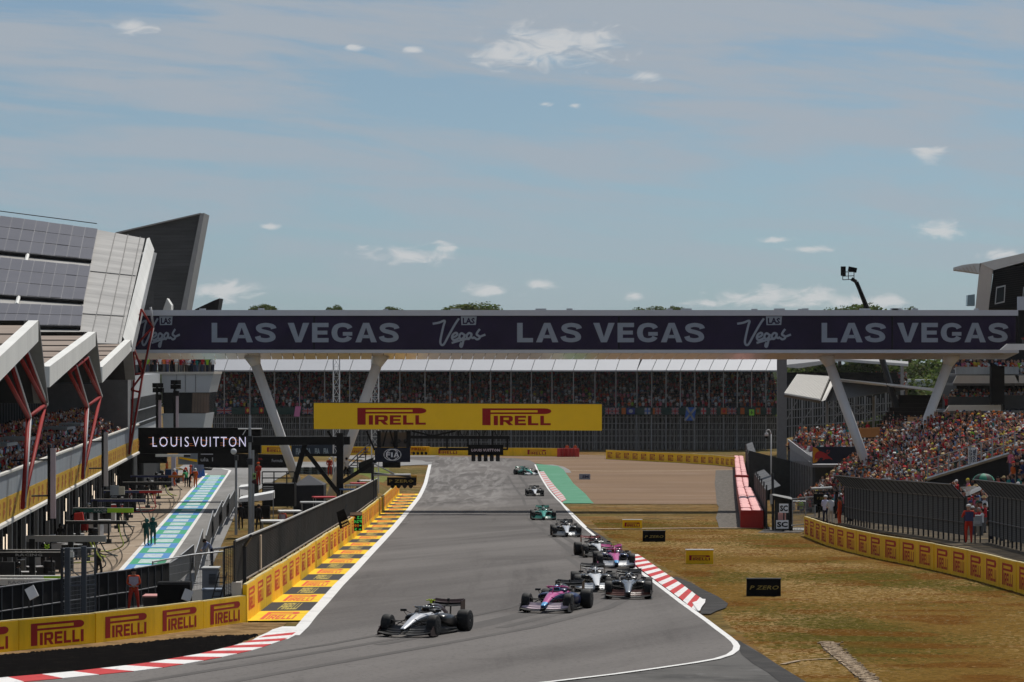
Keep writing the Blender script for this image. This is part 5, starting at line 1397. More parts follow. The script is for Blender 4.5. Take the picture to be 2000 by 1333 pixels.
# cherry picker above the bridge
ck_ = thing('lift_platform', 'dark telescopic lift raising a camera basket above the bridge', 'crane', G(1760,905))
YK = 330
MB().tube(P(1752,800,YK), P(1694,604,YK), .34, 6, .26).build('boom', dark_steel, ck_)
MB().tube(P(1694,604,YK), P(1673,551,YK), .24, 6, .18).build('boom', black, ck_)
MB().tube(P(1673,551,YK), P(1663,545,YK), .18, 6).build('jib', black, ck_)
MB().tube(P(1668,549,YK), P(1686,590,YK), .04, 5).build('cable', black, ck_)
bk = MB()
for (x0, y0, x1, y1) in ((1646,547,1668,546),(1646,547,1646,532),(1668,546,1668,530),(1646,532,1668,531),(1657,547,1657,532),(1646,540,1668,539)):
    for dy in (0, 1.0): bk.tube(P(x0,y0,YK+dy), P(x1,y1,YK+dy), .05, 4)
bk.build('basket', dark_steel, ck_)
MB().box(P(1665,527,YK+.5), (.8,.5,.45), 0, .2).build('camera', matte_black, ck_)
MB().box(P(1647,530,YK+.5), (.45,.45,.9)).build('camera_operator_seat', matte_black, ck_)
MB().ball(P(1647,525,YK+.5), .14, 8, 6).build('camera_head', matte_black, ck_)
MB().box(Vector((P(1752,800,YK).x+.5, YK, 1.2)), (2.4,4,1.6)).build('chassis', dark_steel, ck_)
MB().tube(Vector((P(1752,800,YK).x,YK,1.8)), P(1752,800,YK), .36, 6).build('lower_boom', dark_steel, ck_)
m = MB().prism([P(1763,758,470), P(1822,758,470), P(1822,742,470), P(1763,741,470)], (0,6,0)); solo(m, 'marquee', white, 'white marquee roof in front of the distant trees', 'marquee')

# ================================================================== TREES
leafs = [M('leaf_dark', (.052,.080,.020), .8, var=.35, scale=.8, spec=.2), M('leaf_mid', (.085,.125,.028), .8, var=.35, scale=.8, spec=.2), M('leaf_olive', (.11,.12,.036), .8, var=.35, scale=.8, spec=.2)]
for m_ in leafs:                                  # leaves let light through
    t_ = m_.node_tree; b_ = t_.nodes['Principled BSDF']; tr_n = t_.nodes.new('ShaderNodeBsdfTranslucent'); mx_n = t_.nodes.new('ShaderNodeMixShader'); mx_n.inputs[0].default_value = .42
    t_.links.new(b_.inputs['Base Color'].links[0].from_socket, tr_n.inputs[0]); t_.links.new(b_.outputs[0], mx_n.inputs[1]); t_.links.new(tr_n.outputs[0], mx_n.inputs[2]); t_.links.new(mx_n.outputs[0], t_.nodes['Material Output'].inputs[0])
bark = M('bark', (.07,.05,.035), .9, var=.2)
def crown_mesh(seed, n, rx, ry, rz, leaf):
    r_ = random.Random(seed); mb = MB(); blobs = []
    for _ in range(16):
        th, ph = r_.uniform(0, 2*math.pi), r_.uniform(-.6, 1.3)
        blobs.append((Vector((rx*.62*math.cos(th)*math.cos(ph), ry*.62*math.sin(th)*math.cos(ph), rz*.62*math.sin(ph))), r_.uniform(.28,.48)))
    for _ in range(n):
        c, br_ = r_.choice(blobs)
        d = Vector((r_.gauss(0,1), r_.gauss(0,1), r_.gauss(0,1))).normalized()*br_*r_.uniform(.55,1.05)
        p = c + Vector((d.x*rx, d.y*ry, d.z*rz))
        s = leaf*r_.uniform(.6,1.4)
        u = Vector((r_.gauss(0,1), r_.gauss(0,1), r_.gauss(0,.5))).normalized(); w = u.cross(Vector((r_.gauss(0,1),r_.gauss(0,1),r_.gauss(0,1)))).normalized()
        mb.k = r_.choice((0,0,1,1,2))
        mb.poly([p-u*s, p+w*s*.7, p+u*s, p-w*s*.7])
    return mb.mesh('crown', leafs)
crowns = [crown_mesh(3+i, 5200, 1, 1, 1, .052) for i in range(4)]
def tree(px, ytop, Y_, w, h, label, i):
    """crown width w and crown height h in metres, its top at a pixel"""
    top = P(px, ytop, Y_); c = top-Vector((0,0,h*.52))
    g = Vector((c.x, Y_, T(Y_)))
    rt = thing('tree', label, 'tree', g, 'trees beyond the circuit')
    tk = MB(); tk.tube(g, Vector((c.x,Y_,c.z-h*.1)), .5, 8, .22)
    for k in range(5):
        a = R.uniform(0, 6.28); b0 = Vector((c.x,Y_,c.z-h*.35+.1*k*h*.3)); tk.tube(b0, b0+Vector((math.cos(a)*w*.3, math.sin(a)*w*.3, h*.25)), .16, 5, .05)
    tk.build('trunk', bark, rt)
    cr = link('crown', crowns[i % 4], rt); cr.location = c-g; cr.scale = (w/2*.92, w/2*.92, h/2*.95); cr.rotation_euler = (0,0,i*1.3)
tl_ = [(515,594,640,7.4,5,'small tree tip above the bridge beside the black fin'),(652,595,640,5.2,5,'narrow tree tip above the bridge right of the first letters'),(765,599,640,6,5,'low tree tip above the bridge over the last letter of the first word'),
       (924,589,645,16.5,8,'broad tree crown above the bridge left of centre'),(893,597,655,11.5,6,'lower tree beside the broad crown above the bridge'),
       (1262,597,640,11.5,6,'low tree above the bridge right of centre'),(1325,598,645,7,6,'small tree tip right of the low one above the bridge'),
       (1640,596,520,9,8,'left shoulder tree behind the lift boom above the bridge'),(1685,588,520,13,10,'rounded tree crown behind the dark lift boom'),(1777,597,520,5,6,'two small tree tips near the cream building above the bridge')]
for i, (px, yt, Y_, w, h, lab) in enumerate(tl_): tree(px, yt-3, Y_, w*1.0, h, lab, i)
rt_ = [(1600,690,520,16,13),(1660,680,535,18,15),(1715,676,515,17,15),(1765,684,525,16,14),(1810,690,505,15,13),(1850,700,480,15,14),(1740,722,480,14,11),(1795,728,470,14,11),(1835,745,440,12,10),(1690,735,500,15,10),(1815,788,420,8,8),(1640,792,470,14,9),(1720,790,450,10,8),(1600,720,500,14,12),(1870,745,430,9,9)]
wl = ['under the bridge at the thin stand roof','tall between the two right bridge legs','tallest between the right bridge legs','behind the white marquee','close to the far right bridge leg','beside the balconies of the right building','low before the taller trees','above the white marquee roof','bright beside the far right bridge leg','behind the ribbed stand roof','small below the white roof beam','dark under the ribbed roof stand','seen through the posts of the ribbed stand','left end of the green belt','between bridge leg and balconies']
for i, ((px, yt, Y_, w, h), s_) in enumerate(zip(rt_, wl)): tree(px, yt, Y_, w, h, 'leafy green tree '+s_, i)
hg = MB()
for i in range(90):
    x = lerp(-420, 420, i/89); y = 1150+R.uniform(-40,40); h = R.uniform(9,16)
    hg.loft([[Vector((x+math.cos(t)*r_*8, y+math.sin(t)*r_*8, T(700)+z)) for t in [2*math.pi*k/8 for k in range(8)]] for r_, z in ((1.1,-1),(1.3,h*.3),(1.0,h*.7),(.4,h))])
tag(hg.build('far_woodland', leafs[0]), 'dark far woodland along the skyline', kind='stuff')
# ================================================================== DEBRIS FENCE ON THE PIT WALL
wire = M('fence_wire', (.060,.055,.048), .7, .1, var=.3, scale=.6)
fen = thing('debris_fence', 'grey wire debris fence with posts running above the pit wall', 'fence', PITWALL[6])
def polyat(line, d):
    for i in range(len(line)-1):
        s = (line[i+1]-line[i]).length
        if d <= s or i == len(line)-2: return line[i].lerp(line[i+1], d/s)
        d -= s
fl_ = [Vector((p.x-.3, p.y, 0)) for p in PITWALL[6:12]]
ftot = sum((b-a).length for a, b in zip(fl_, fl_[1:]))
d = 0.0; k = 0; wv = MB()
zb_, zt_ = 1.25, 2.75
def fp(d, z):
    p = polyat(fl_, min(d, ftot)); return Vector((p.x, p.y, T(p.y)+z))
while d < min(ftot, 158):
    p = fp(d, 0)
    MB().box((p.x-.04, p.y, p.z+zt_/2), (.06,.05,zt_)).build('post', dark_steel, fen)
    MB().tube(fp(d,zt_), fp(d+3.2,zt_), .045, 6).build('top_rail', M('rail_bright', (.36,.35,.33), .6, .1), fen)
    MB().tube(fp(d,zb_+.02), fp(d+3.2,zb_+.02), .05, 5).build('bottom_rail', M('rail_rust_grey', (.22,.18,.14), .7), fen)
    for j in range(26):
        wv.tube(fp(d, zb_+.06*j), fp(d+3.2, zb_+.06*j), .009, 3, cap=False)
    for j in range(24):
        wv.tube(fp(d+j*.133, zb_), fp(d+j*.133, zt_), .008, 3, cap=False)
    d += 3.2; k += 1
o = wv.build('wire_mesh', wire, fen); o['kind'] = 'stuff'
q = fp(11,0); MB().box((q.x+.10, q.y, q.z+2.0), (.05,.42,1.25)).build('notice_plate', M('tan_plate', (.50,.38,.27), .7), fen)
def mesh_panel(name, label, a, b, h, group=None, frame=.035, cat='fence', gap=.12, solid=None, z0=0.05, mat=None, feet=True):
    """free-standing barrier panel between two ground points"""
    a, b = Vector(a), Vector(b); rt = thing(name, label, cat, a, group); mat = mat or grey_steel
    U = Vector((0,0,1)); fr = MB()
    for p, q in ((a+U*z0,b+U*z0),(a+U*h,b+U*h),(a,a+U*h),(b,b+U*h)): fr.tube(p, q, frame, 6)
    fr.build('frame', mat, rt)
    if solid:
        MB().wall(a+U*z0, b+U*z0, h-z0-.03, .02).build('infill', solid, rt)
    else:
        w = MB(); n = max(2, int((b-a).length/gap))
        for i in range(1, n): w.tube(a.lerp(b,i/n)+U*z0, a.lerp(b,i/n)+U*h, .010, 4)
        for i in range(1, int(h/.35)): w.tube(a+U*(i*.35), b+U*(i*.35), .010, 4)
        o = w.build('bars', mat, rt)
    if feet:
        d_ = (b-a).normalized(); s = Vector((-d_.y, d_.x, 0))*.3
        MB().box(a+Vector((0,0,.03)), (.12,.6,.06)).build('foot', mat, rt); MB().box(b+Vector((0,0,.03)), (.12,.6,.06)).build('foot', mat, rt)
    return rt
PZ2 = 2.15                                            # level of the marshals' platform behind the left wall
def GZ(px, py, z): return GP(px, py, 0, z)
# ground of that platform
pl = MB(); pts = [GZ(x,y,PZ2) for x,y in ((-200,1290),(60,1262),(230,1246),(480,1212),(470,1135),(400,1150),(300,1165),(250,1175),(120,1200),(-200,1252))]
pl.prism(pts, (0,0,-1.9)); o = pl.build('platform', M('platform_asphalt', (.06,.058,.055), .9)); tag(o, 'dark paved platform behind the left wall', kind='structure')
# black covered railing along the pit exit, in panels
bl = [GZ(x,y,PZ2) for x,y in ((-60,1238),(60,1219),(150,1204),(250,1188),(330,1172))]
rail = thing('railing', 'long railing covered with black cloth behind the left yellow wall', 'railing', bl[0])
tot_ = sum((b-a).length for a, b in zip(bl, bl[1:])); nP = 22
for i in range(nP):
    a, b = polyat(bl, tot_*i/nP), polyat(bl, tot_*(i+1)/nP)
    a.z = b.z = PZ2
    MB().wall(a+Vector((0,.06,.05)), b+Vector((0,.06,.05)), 1.5, .02).build('cloth_panel', M('black_cloth', (.006,.006,.007), .9), rail)
    MB().tube(a, a+Vector((0,0,1.58)), .03, 6).build('post', M('rail_dark_grey', (.10,.105,.115), .5, .3), rail)
    for z in (1.58, .66): MB().tube(a+Vector((0,-.02,z)), b+Vector((0,-.02,z)), .028, 6).build('rail', M('rail_dark_grey', (.10,.105,.115), .5, .3), rail)
# tall mesh gate with two heavy posts
g0, g1 = GZ(121,1226,PZ2), GZ(186,1217,PZ2)
gate = thing('mesh_gate', 'tall grey wire gate with two heavy posts behind the left wall', 'gate', g0)
gm = M('gate_grey', (.075,.085,.10), .5, .2)
s_g = F/g0.y; hg_ = (1226-1071)/s_g
for t_, w in ((.18,.13),(.67,.13)): MB().box(g0.lerp(g1,t_)+Vector((0,-.15,hg_/2)), (.19,.19,hg_)).build('post', gm, gate)
MB().tube(g0, g0+Vector((0,0,hg_)), .06, 6).build('frame', M('gate_dark', (.03,.033,.04), .5), gate)
MB().tube(g1, g1+Vector((0,0,hg_-.1)), .045, 6).build('frame', gm, gate)
for z in (hg_-.03, hg_*.52): MB().tube(g0+Vector((0,0,z)), g1+Vector((0,0,z-.1)), .035, 6).build('rail', gm, gate)
w = MB()
for i in range(26): w.tube(g0.lerp(g1,i/26), g0.lerp(g1,i/26)+Vector((0,0,hg_-.05)), .006, 3, cap=False)
for i in range(18): w.tube(g0+Vector((0,0,i*hg_/18)), g1+Vector((0,0,i*hg_/18)), .006, 3, cap=False)
w.build('wire_mesh', grey_steel, gate)
# crowd barriers from the pit lane up to the fence
cb = [((298,1176),(372,1160),1.75,None,'thin barred crowd barrier right of the marshal in orange'),((372,1160),(436,1152),1.75,None,'thin barred crowd barrier in front of the grey cabinet')]
for (a, b, h, so, lab) in cb: mesh_panel('crowd_barrier', lab, GZ(*a,PZ2-.3), GZ(*b,PZ2-.3), h, 'grey crowd barriers by the pit exit', solid=so, gap=.13)
for (px0,py0,px1,py1,h,lab) in ((312,1164,352,1136,1.25,'low black barred barrier at the end of the painted strip'),(352,1136,378,1112,1.3,'second low barred barrier along the pit lane edge'),(381,1140,396,1085,1.5,'slanting grey barrier panel beside the cabinet, nearer one'),
                          (402,1096,416,1040,1.45,'slanting grey barrier panel behind the steward in pale blue'),(418,1052,434,1015,1.4,'grey barrier panel left of the thin camera mast'),(434,1030,448,1000,1.4,'grey barrier panel at the foot of the thin mast'),(448,1012,462,985,1.4,'far grey barrier panel by the white canopies')):
    z = 1.25 if px0 < 400 else .8
    mesh_panel('crowd_barrier', lab, GZ(px0,py0,z), GZ(px1,py1,z), h, 'grey crowd barriers by the pit exit', solid=M('barrier_grey_mesh', (.06,.064,.07), .7, var=.1), gap=.14)
# grey cabinet, black box, table, tilted monitors, ladder
def boxthing(name, label, cat, px0, px1, pyb, pyt, Y_, depth, mat, top=None, group=None):
    a = P(px0,pyb,Y_); b = P(px1,pyt,Y_)
    rt = thing(name, label, cat, ((a.x+b.x)/2, Y_, a.z), group)
    MB().box(((a.x+b.x)/2, Y_+depth/2, (a.z+b.z)/2), (b.x-a.x, depth, b.z-a.z)).build('body', mat, rt)
    if top: MB().box(((a.x+b.x)/2, Y_+depth/2, b.z+.03), (b.x-a.x+.08, depth+.08, .05)).build('lid', top, rt)
    return rt, a, b
cab, a, b = boxthing('cabinet', 'grey louvred equipment cabinet beside the pit wall fence end', 'cabinet', 395, 425, 1172, 1112, 128, .9, M('cabinet_grey', (.17,.185,.21), .5), M('pale_canopy', (.4,.4,.39), .6))
for k in range(8): MB().box((lerp(a.x,b.x,.66), 127.98, lerp(a.z,b.z,.52)+.05*k), (.26,.03,.03)).build('louvre', M('louvre_dark', (.06,.065,.075), .5), cab)
bb, a, b = boxthing('equipment_case', 'large matt black case behind the left yellow wall', 'case', 307, 371, 1184, 1138, 125, .8, matte_black)
MB().box((lerp(a.x,b.x,.5), 124.98, b.z-.06), (b.x-a.x,.03,.05)).build('edge_trim', dark_steel, bb)
tb, a, b = boxthing('table', 'low pale red topped table beside the black case', 'table', 280, 310, 1186, 1167, 126, 1.1, M('table_dark', (.03,.025,.025), .7), M('pale_red_top', (.48,.22,.20), .6))
gc, a, b = boxthing('wheelie_bin', 'blue grey plastic bin under the ladder by the fence', 'bin', 396, 436, 1180, 1154, 124, .7, M('bin_blue_grey', (.12,.15,.19), .5), M('bin_lid', (.16,.19,.24), .5))
def monitor(label, px, py, Y_, s, rz):
    c = P(px,py,Y_); rt = thing('floodlight', label, 'light', c-Vector((0,0,.5)), 'small tilted floodlights behind the wall')
    MB().box(c, (.34*s,.07,.42*s), 0, rz, -.3).build('housing', M('floodlight_white', (.60,.60,.60), .4), rt)
    MB().tube(c, c-Vector((.1,0,.5)), .035, 6).build('stem', dark_steel, rt)
monitor('small white tilted floodlight above the black case edge', 366, 1163, 122, .95, .35)
monitor('small white tilted floodlight left of the tall mesh gate', 62, 1158, 118, 1.0, -.5)
ld = thing('step_ladder', 'grey step ladder leaning beside the cabinet', 'ladder', P(420,1176,122.5))
for dx in (0,.28):
    MB().tube(P(412,1178,122.5)+Vector((dx,0,0)), P(426,1120,122.5)+Vector((dx,.5,0)), .025, 6).build('stile', dark_steel, ld)
for k in range(6): MB().tube(P(412+2.2*k,1174-9*k,122.5), P(412+2.2*k,1174-9*k,122.5)+Vector((.28,0,0)), .018, 5).build('rung', dark_steel, ld)
# fence return at the near end of the debris fence
mp = mesh_panel('fence_panel', 'dark wire fence panel closing the near end of the pit wall', P(438,1168,121), P(474,1160,121), 1.75, cat='fence', gap=.07, mat=dark_steel, feet=False)
wv = MB()
for k in range(34): wv.tube(P(438,1168,121)+Vector((0,.02,.05*k)), P(474,1160,121)+Vector((0,.02,.05*k)), .012, 3, cap=False)
wv.build('wire_mesh', wire, mp)
mr_ = thing('handrail', 'grey handrail running back from the near end of the fence', 'railing', P(475,1140,119))
MB().tube(P(418,1073,126), P(478,1066,119), .045, 6).build('rail', grey_steel, mr_)
MB().tube(P(478,1066,119), P(478,1150,119), .07, 6).build('post', dark_steel, mr_)
MB().tube(P(478,1066,119), P(490,1047,117.5), .06, 6).build('brace', dark_steel, mr_)
# ================================================================== PIT BOX BOOMS
lime = M('lime_tip', (.33,.55,.03), .5, var=.03); boomw = M('boom_white', (.62,.61,.58), .45, var=.06); boomg = M('boom_grey', (.27,.26,.24), .5); boomk = M('boom_black', (.014,.014,.015), .4)
boomgr = M('boom_dark_green', (.015,.075,.06), .45); boomb = M('boom_dark_blue', (.04,.045,.11), .4); boomr = M('boom_red', (.40,.03,.03), .45)
hose_k = M('hose_black', (.018,.018,.018), .6, var=0); hose_y = M('hose_yellow', (.34,.38,.03), .6, var=0); hose_r = M('hose_red', (.45,.02,.02), .6, var=0)
def boom(label, px0, px1, py, z, mat, tip, tiplen, thick, dbl=False, hoses=(), writing=None, legs=True):
    Y_ = (HC-z)*F/(py-HOR)
    a = Vector(((px0-1000)*Y_/F, Y_, z)); b = Vector(((px1-1000)*Y_/F, Y_, z))
    rt = thing('pit_boom', label, 'pit boom', (a.x, Y_, PITZ), 'overhead pit box booms in front of the garages')
    for k in range(2 if dbl else 1):
        o = Vector((k*.35, k*-2.2, 0))
        MB().box((a+b)/2+o, (b.x-a.x, .26, thick)).build('arm', mat, rt)
        MB().box((a+b)/2+o+Vector((0,0,thick/2+.012)), (b.x-a.x, .30, .02)).build('arm_top', boomg if mat is not boomw else boomw, rt)
        if tip: MB().box(b+o+Vector((-tiplen/2+.01,-.01,0)), (tiplen,.275,thick+.012)).build('tip', tip, rt)
        if writing: put(text_geo(writing, .02, 1), a+o+Vector(((b.x-a.x)*.35,-.142,-thick*.28)), Vector(((b.x-a.x)*.3,0,0)), Vector((0,0,thick*.56))).build('lettering', M('faint_grey_print', (.30,.30,.30), .6), rt)
    if legs:
        MB().box((a.x+.3, Y_, z/2+PITZ/2), (.3,.3,z-PITZ)).build('post', boomk, rt)
        MB().tube(b+Vector((-1.0,0,-thick/2)), b+Vector((-1.0,0,-1.0)), .05, 6).build('drop', boomk, rt)
        MB().box(b+Vector((-1.0,0,-1.05)), (.34,.2,.2)).build('connector', dark_steel, rt)
    for (hm, x1, y1, sag) in hoses:
        e = GP(x1, y1, .05); m = MB(); pts = []
        s0 = b+Vector((R.uniform(-.9,-.1),0,-.1))
        for i in range(11):
            t = i/10; p = s0.lerp(e, t); p.z = lerp(s0.z, e.z, t**.55 if sag > 0 else t) + .15*math.sin(math.pi*t)*sag*.2
            p.x += math.sin(math.pi*t)*.45*sag; pts.append(p)
        pts += [e+Vector((-.9,-.8,0)), e+Vector((-2.0,-.6,0))]
        m.path(pts, .035, 6); m.build('hose', hm, rt, smooth=True)
    return rt
boom('double white boom with lime tips at the nearest garage', -40, 118, 1131, 3.1, boomw, lime, .70, .24, True, [(hose_k,150,1166,.5)], 'RACING')
boom('double black and white boom of the second nearest garage', -30, 141, 1079, 3.1, boomk, boomw, .35, .22, True, [(hose_k,155,1128,.6),(hose_k,120,1150,.4)], 'RACING')
boom('thick concrete grey U shaped boom', 52, 207, 1053, 3.1, boomg, boomg, .5, .30, False, [(hose_y,176,1100,1.2),(hose_y,190,1088,1.5),(hose_k,170,1120,1.8),(hose_k,205,1085,1.9)])
boom('thin black boom beyond the grey U shaped one', 128, 246, 1021, 3.1, boomk, boomk, .3, .17, False, [(hose_k,225,1062,1.2),(hose_y,212,1078,1.3)])
boom('dark green boom with lime tip', 143, 260, 997, 3.1, boomgr, lime, 1.6, .27, False, [(hose_k,262,1030,.8),(hose_k,250,1048,1.0)], 'RACING')
boom('dark blue boom behind the dark green one', 178, 284, 978, 3.1, boomb, boomb, .4, .17, False, [(hose_k,276,1020,.9)])
boom('dark blue boom with red tip and red hose', 203, 316, 961, 3.1, boomb, boomr, 1.6, .16, False, [(hose_r,290,1000,.5),(hose_r,298,992,.6),(hose_k,312,985,.9)])
boom('black boom with pale underside farther along the garages', 240, 335, 945, 3.1, boomk, boomk, .3, .22, False, [(hose_k,330,975,1.2),(hose_y,338,968,1.3)])
boom('blue violet boom with orange tip near the pit lane end', 255, 358, 931, 3.1, boomb, M('orange_tip', (.55,.16,.03), .5), 1.2, .16, False, [(hose_k,352,958,.8)])
boom('far white T shaped boom under the screen', 304, 372, 890.5, 5.4, boomw, boomk, .5, .16, False, legs=False)
tp_ = P(329,925,330); MB().box((tp_.x, 330+.1, (tp_.z+P(329,888,330).z)/2), (.42,.3,P(329,888,330).z-tp_.z)); solo(MB().box((tp_.x, 335, (PITZ+P(329,888,335).z)/2), (.42,.3,P(329,888,335).z-PITZ)), 'boom_post', M('pale_violet_post', (.45,.44,.52), .5), 'pale violet post carrying the far white boom', 'post')
# garage gear: trolleys, wheels stacks, screens, jacks
def trolley(label, px, py, w, h, d, mat, top, group='trolleys and tool chests at the garages'):
    g = GP(px, py); rt = thing('trolley', label, 'trolley', g, group, local=True); rt.rotation_euler = (0,0,R.uniform(-.4,.4))
    MB().box((0,0,h*.55), (w,d,h*.8)).build('chest', mat, rt)
    MB().box((0,0,h*.97), (w+.06,d+.06,.05)).build('top', top, rt)
    for sx in (-1,1):
        for sy in (-1,1): MB().lathe([(.08,-.03),(.08,.03)], (sx*w*.4,sy*d*.4,.08), 'X', 8).build('caster', tyre_b, rt)
    MB().tube((-w*.5-.08,-d*.3,h*.85), (-w*.5-.08,d*.3,h*.85), .02, 5).build('handle', grey_steel, rt)
tyre_b = M('trolley_tyre', (.014,.014,.0145), .62)
gear_cols = [M('chest_red', (.35,.02,.02), .4), M('chest_black', (.02,.02,.022), .4), M('chest_white', (.55,.55,.55), .4), M('chest_silver', (.32,.32,.33), .35, .5), M('chest_green', (.02,.12,.08), .4), M('chest_blue', (.05,.10,.22), .4)]
gl = [(48,1150,'black','near the nearest boom'),(22,1165,'silver','by the dark garage mouth'),(82,1112,'white','under the second boom'),(150,1075,'silver','under the grey boom'),(165,1086,'black','right of the grey boom post'),(120,1090,'white','left under the grey boom'),
      (165,1040,'red','behind the grey boom'),(188,1052,'white','in front of the thin black boom'),(204,1046,'silver','at the thin boom tip'),(180,1026,'white','under the dark green boom'),(215,1022,'white','right of the green boom post'),(196,1000,'black','between the green and blue booms'),
      (225,1008,'red','near the lime tip'),(232,990,'blue','under the dark blue boom'),(255,985,'white','by the red tip boom'),(262,966,'black','below the red tip'),(240,972,'red','left of the red tip boom'),(290,958,'silver','under the far black boom'),(280,948,'white','left of the far black boom'),(310,948,'black','by the orange tip boom'),(300,940,'red','left of the orange tip boom'),(335,938,'blue','at the pit lane end'),(70,1135,'black','between the two nearest booms'),(105,1118,'black','right of the second boom gear'),(140,1094,'black','by the first hoses'),(30,1120,'black','inside the second garage'),(90,1075,'black','left under the grey boom end'),(150,1028,'black','behind the thin black boom'),(190,1014,'black','under the green boom post'),(222,996,'black','right under the lime tip'),(250,972,'black','left of the blue boom tip'),(272,958,'black','behind the red hose'),(310,938,'black','below the far screen')]
cm = dict(red=0, black=1, white=2, silver=3, green=4, blue=5)
for (px, py, c, s_) in gl: trolley(f'{c} tool trolley {s_}', px, py, R.uniform(.7,1.2), R.uniform(.8,1.15), .6, gear_cols[cm[c]], gear_cols[2] if c != 'white' else gear_cols[3])
def tyre_stack(label, px, py, n):
    g = GP(px, py); rt = thing('tyre_stack', label, 'tyre stack', g, 'stacks of racing tyres at the garages', local=True)
    for k in range(n):
        MB().lathe([(.21,0),(.31,0),(.345,.06),(.345,.28),(.31,.34),(.21,.34)], (0,0,.06+.35*k), 'Z', 16).build('tyre', tyre_b, rt, smooth=True)
        MB().lathe([(.21,.02),(.20,.17),(.21,.32)], (0,0,.06+.35*k), 'Z', 12).build('rim', dark_steel, rt)
    MB().box((0,0,.03), (.7,.7,.05)).build('dolly', grey_steel, rt)
for (px, py, n, s_) in ((96,1135,3,'in front of the second boom'),(30,1140,3,'under the nearest boom'),(128,1108,2,'beside the black and white boom'),(182,1064,3,'under the grey boom end'),(208,1032,3,'beyond the grey boom'),(238,1000,3,'under the lime tip'),(252,996,2,'beside the red barrier fan'),(268,978,3,'under the blue boom'),(300,966,3,'under the red tip'),(326,952,3,'under the far black boom'),(345,944,2,'near the firefighters')):
    tyre_stack('black racing tyres stacked '+s_, px, py, n)
fanw = MB().lathe([(.02,0),(.75,.1),(.95,.5),(.80,.9)], GP(158,1000)+Vector((0,0,.7)), 'Y', 14); solo(fanw, 'cooling_cover', M('dome_white', (.55,.55,.56), .5), 'white domed cover at a garage behind the green boom', 'cover', smooth=True)
rbn = MB().prism([P(144,1021,208), P(164,1021,208), P(161,1001,208), P(145,1003,208)], (0,.3,0)); solo(rbn, 'folding_screen', M('screen_red', (.50,.03,.02), .6), 'bright red folding screen under the dark green boom', 'screen')
for (x0, x1, y0, y1, Y_, mt, lab) in ((215,232,949,968,243,par_g,'grey printed screen at a garage behind the blue boom'),(232,243,951,967,243,M('cream_screen', (.48,.45,.36), .6),'cream screen right of the grey printed one'),(0,28,1098,1125,158,dark_steel,'dark wheeled display rack at the nearest garage')):
    mm = MB().prism([P(x0,y1,Y_), P(x1,y1,Y_), P(x1,y0,Y_), P(x0,y0,Y_)], (0,.2,0)); o_ = solo(mm, 'screen_panel', mt, lab, 'panel')
    MB().tube(P(x0+1,y1,Y_), Vector((P(x0+1,y1,Y_).x, Y_, PITZ)), .04, 5).build('leg', dark_steel, o_); MB().tube(P(x1-1,y1,Y_), Vector((P(x1-1,y1,Y_).x, Y_, PITZ)), .04, 5).build('leg', dark_steel, o_)
mk = thing('chevron_sign', 'black sign with lime chevrons under the grey boom', 'sign', P(91,1075,176))
MB().prism([P(86,1074,176), P(97,1074,176), P(97,1062,176), P(86,1062,176)], (0,.1,0)).build('board', black, mk)
for k in range(2):
    y = 1064+4.5*k
    for a, b in (((87,y),(91.5,y+4)),((91.5,y+4),(96,y))): MB().tube(P(a[0],a[1],175.9), P(b[0],b[1],175.9), .045, 4).build('chevron', lime, mk)
# white line marks on the apron and blue cones, low blue boards
for k, Y_ in enumerate((150,176,196,221,250,280)):
    o_ = MB().poly([Vector((BX(Y_,-3.4),Y_,PITZ+.006)), Vector((BX(Y_,-3.2),Y_,PITZ+.006)), Vector((BX(Y_+3.6,-3.2),Y_+3.6,PITZ+.006)), Vector((BX(Y_+3.6,-3.4),Y_+3.6,PITZ+.006))]).build('box_mark', line_paint); tag(o_, 'short white box mark painted on the pit apron', kind='structure')
for (px, py, s_) in ((387,934,'left'),(391,933,'middle'),(395,931,'tall'),(398,930,'right')):
    g = GP(px, py); rt = thing('traffic_cone', f'small blue cone at the pit lane end, {s_} one of the row', 'cone', g, 'blue cones at the pit lane end')
    MB().box(g+Vector((0,0,.03)), (.42,.42,.05)).build('base', M('cone_blue', (.03,.10,.33), .5), rt); MB().lathe([(.16,.05),(.04,.75)], g, 'Z', 10).build('cone', M('cone_blue', (.03,.10,.33), .5), rt)
for k in range(4):
    a, b = P(372+6.5*k,918,372), P(378+6.5*k,917,372)
    rt = thing('low_board', f'low blue grey board at the pit lane end, {("first","second","third","fourth")[k]} one from the left', 'board', (a.x, 372, PITZ), 'low blue grey boards at the pit lane end')
    MB().prism([Vector((a.x,372,PITZ)), Vector((b.x,372,PITZ)), Vector((b.x,372,PITZ+.95)), Vector((a.x,372,PITZ+.95))], (0,.1,0)).build('board', M('low_board_blue', (.12,.15,.23), .6), rt)

# ================================================================== BETWEEN PIT LANE AND WALL
def canopy(label, x0, x1, yl, yr, Y_, h, drop):
    g = P((x0+x1)/2, 1000, Y_); zl, zr = P(0,yl,Y_).z, P(0,yr,Y_).z
    a, b = P(x0,yl,Y_), P(x1,yr,Y_)
    rt = thing('canopy', label, 'canopy', (g.x, Y_, T(Y_)), 'white canopies over the pit wall stands')
    MB().hexa([a+Vector((0,0,-drop)), b+Vector((0,0,-drop*2.2)), b+Vector((.0,2.2,-drop*2)), a+Vector((0,2.2,-drop)), a, b, b+Vector((0,2.2,.1)), a+Vector((0,2.2,.1))]).build('roof', white, rt)
    for q in (a, b): MB().tube(q+Vector((.05,.1,0)), Vector((q.x+.05, Y_+.1, T(Y_)-.3)), .04, 5).build('post', grey_steel, rt)
    MB().box(((a.x+b.x)/2, Y_+1, T(Y_)+.9), ((b.x-a.x)*.8, .7, .9)).build('desk', black, rt)
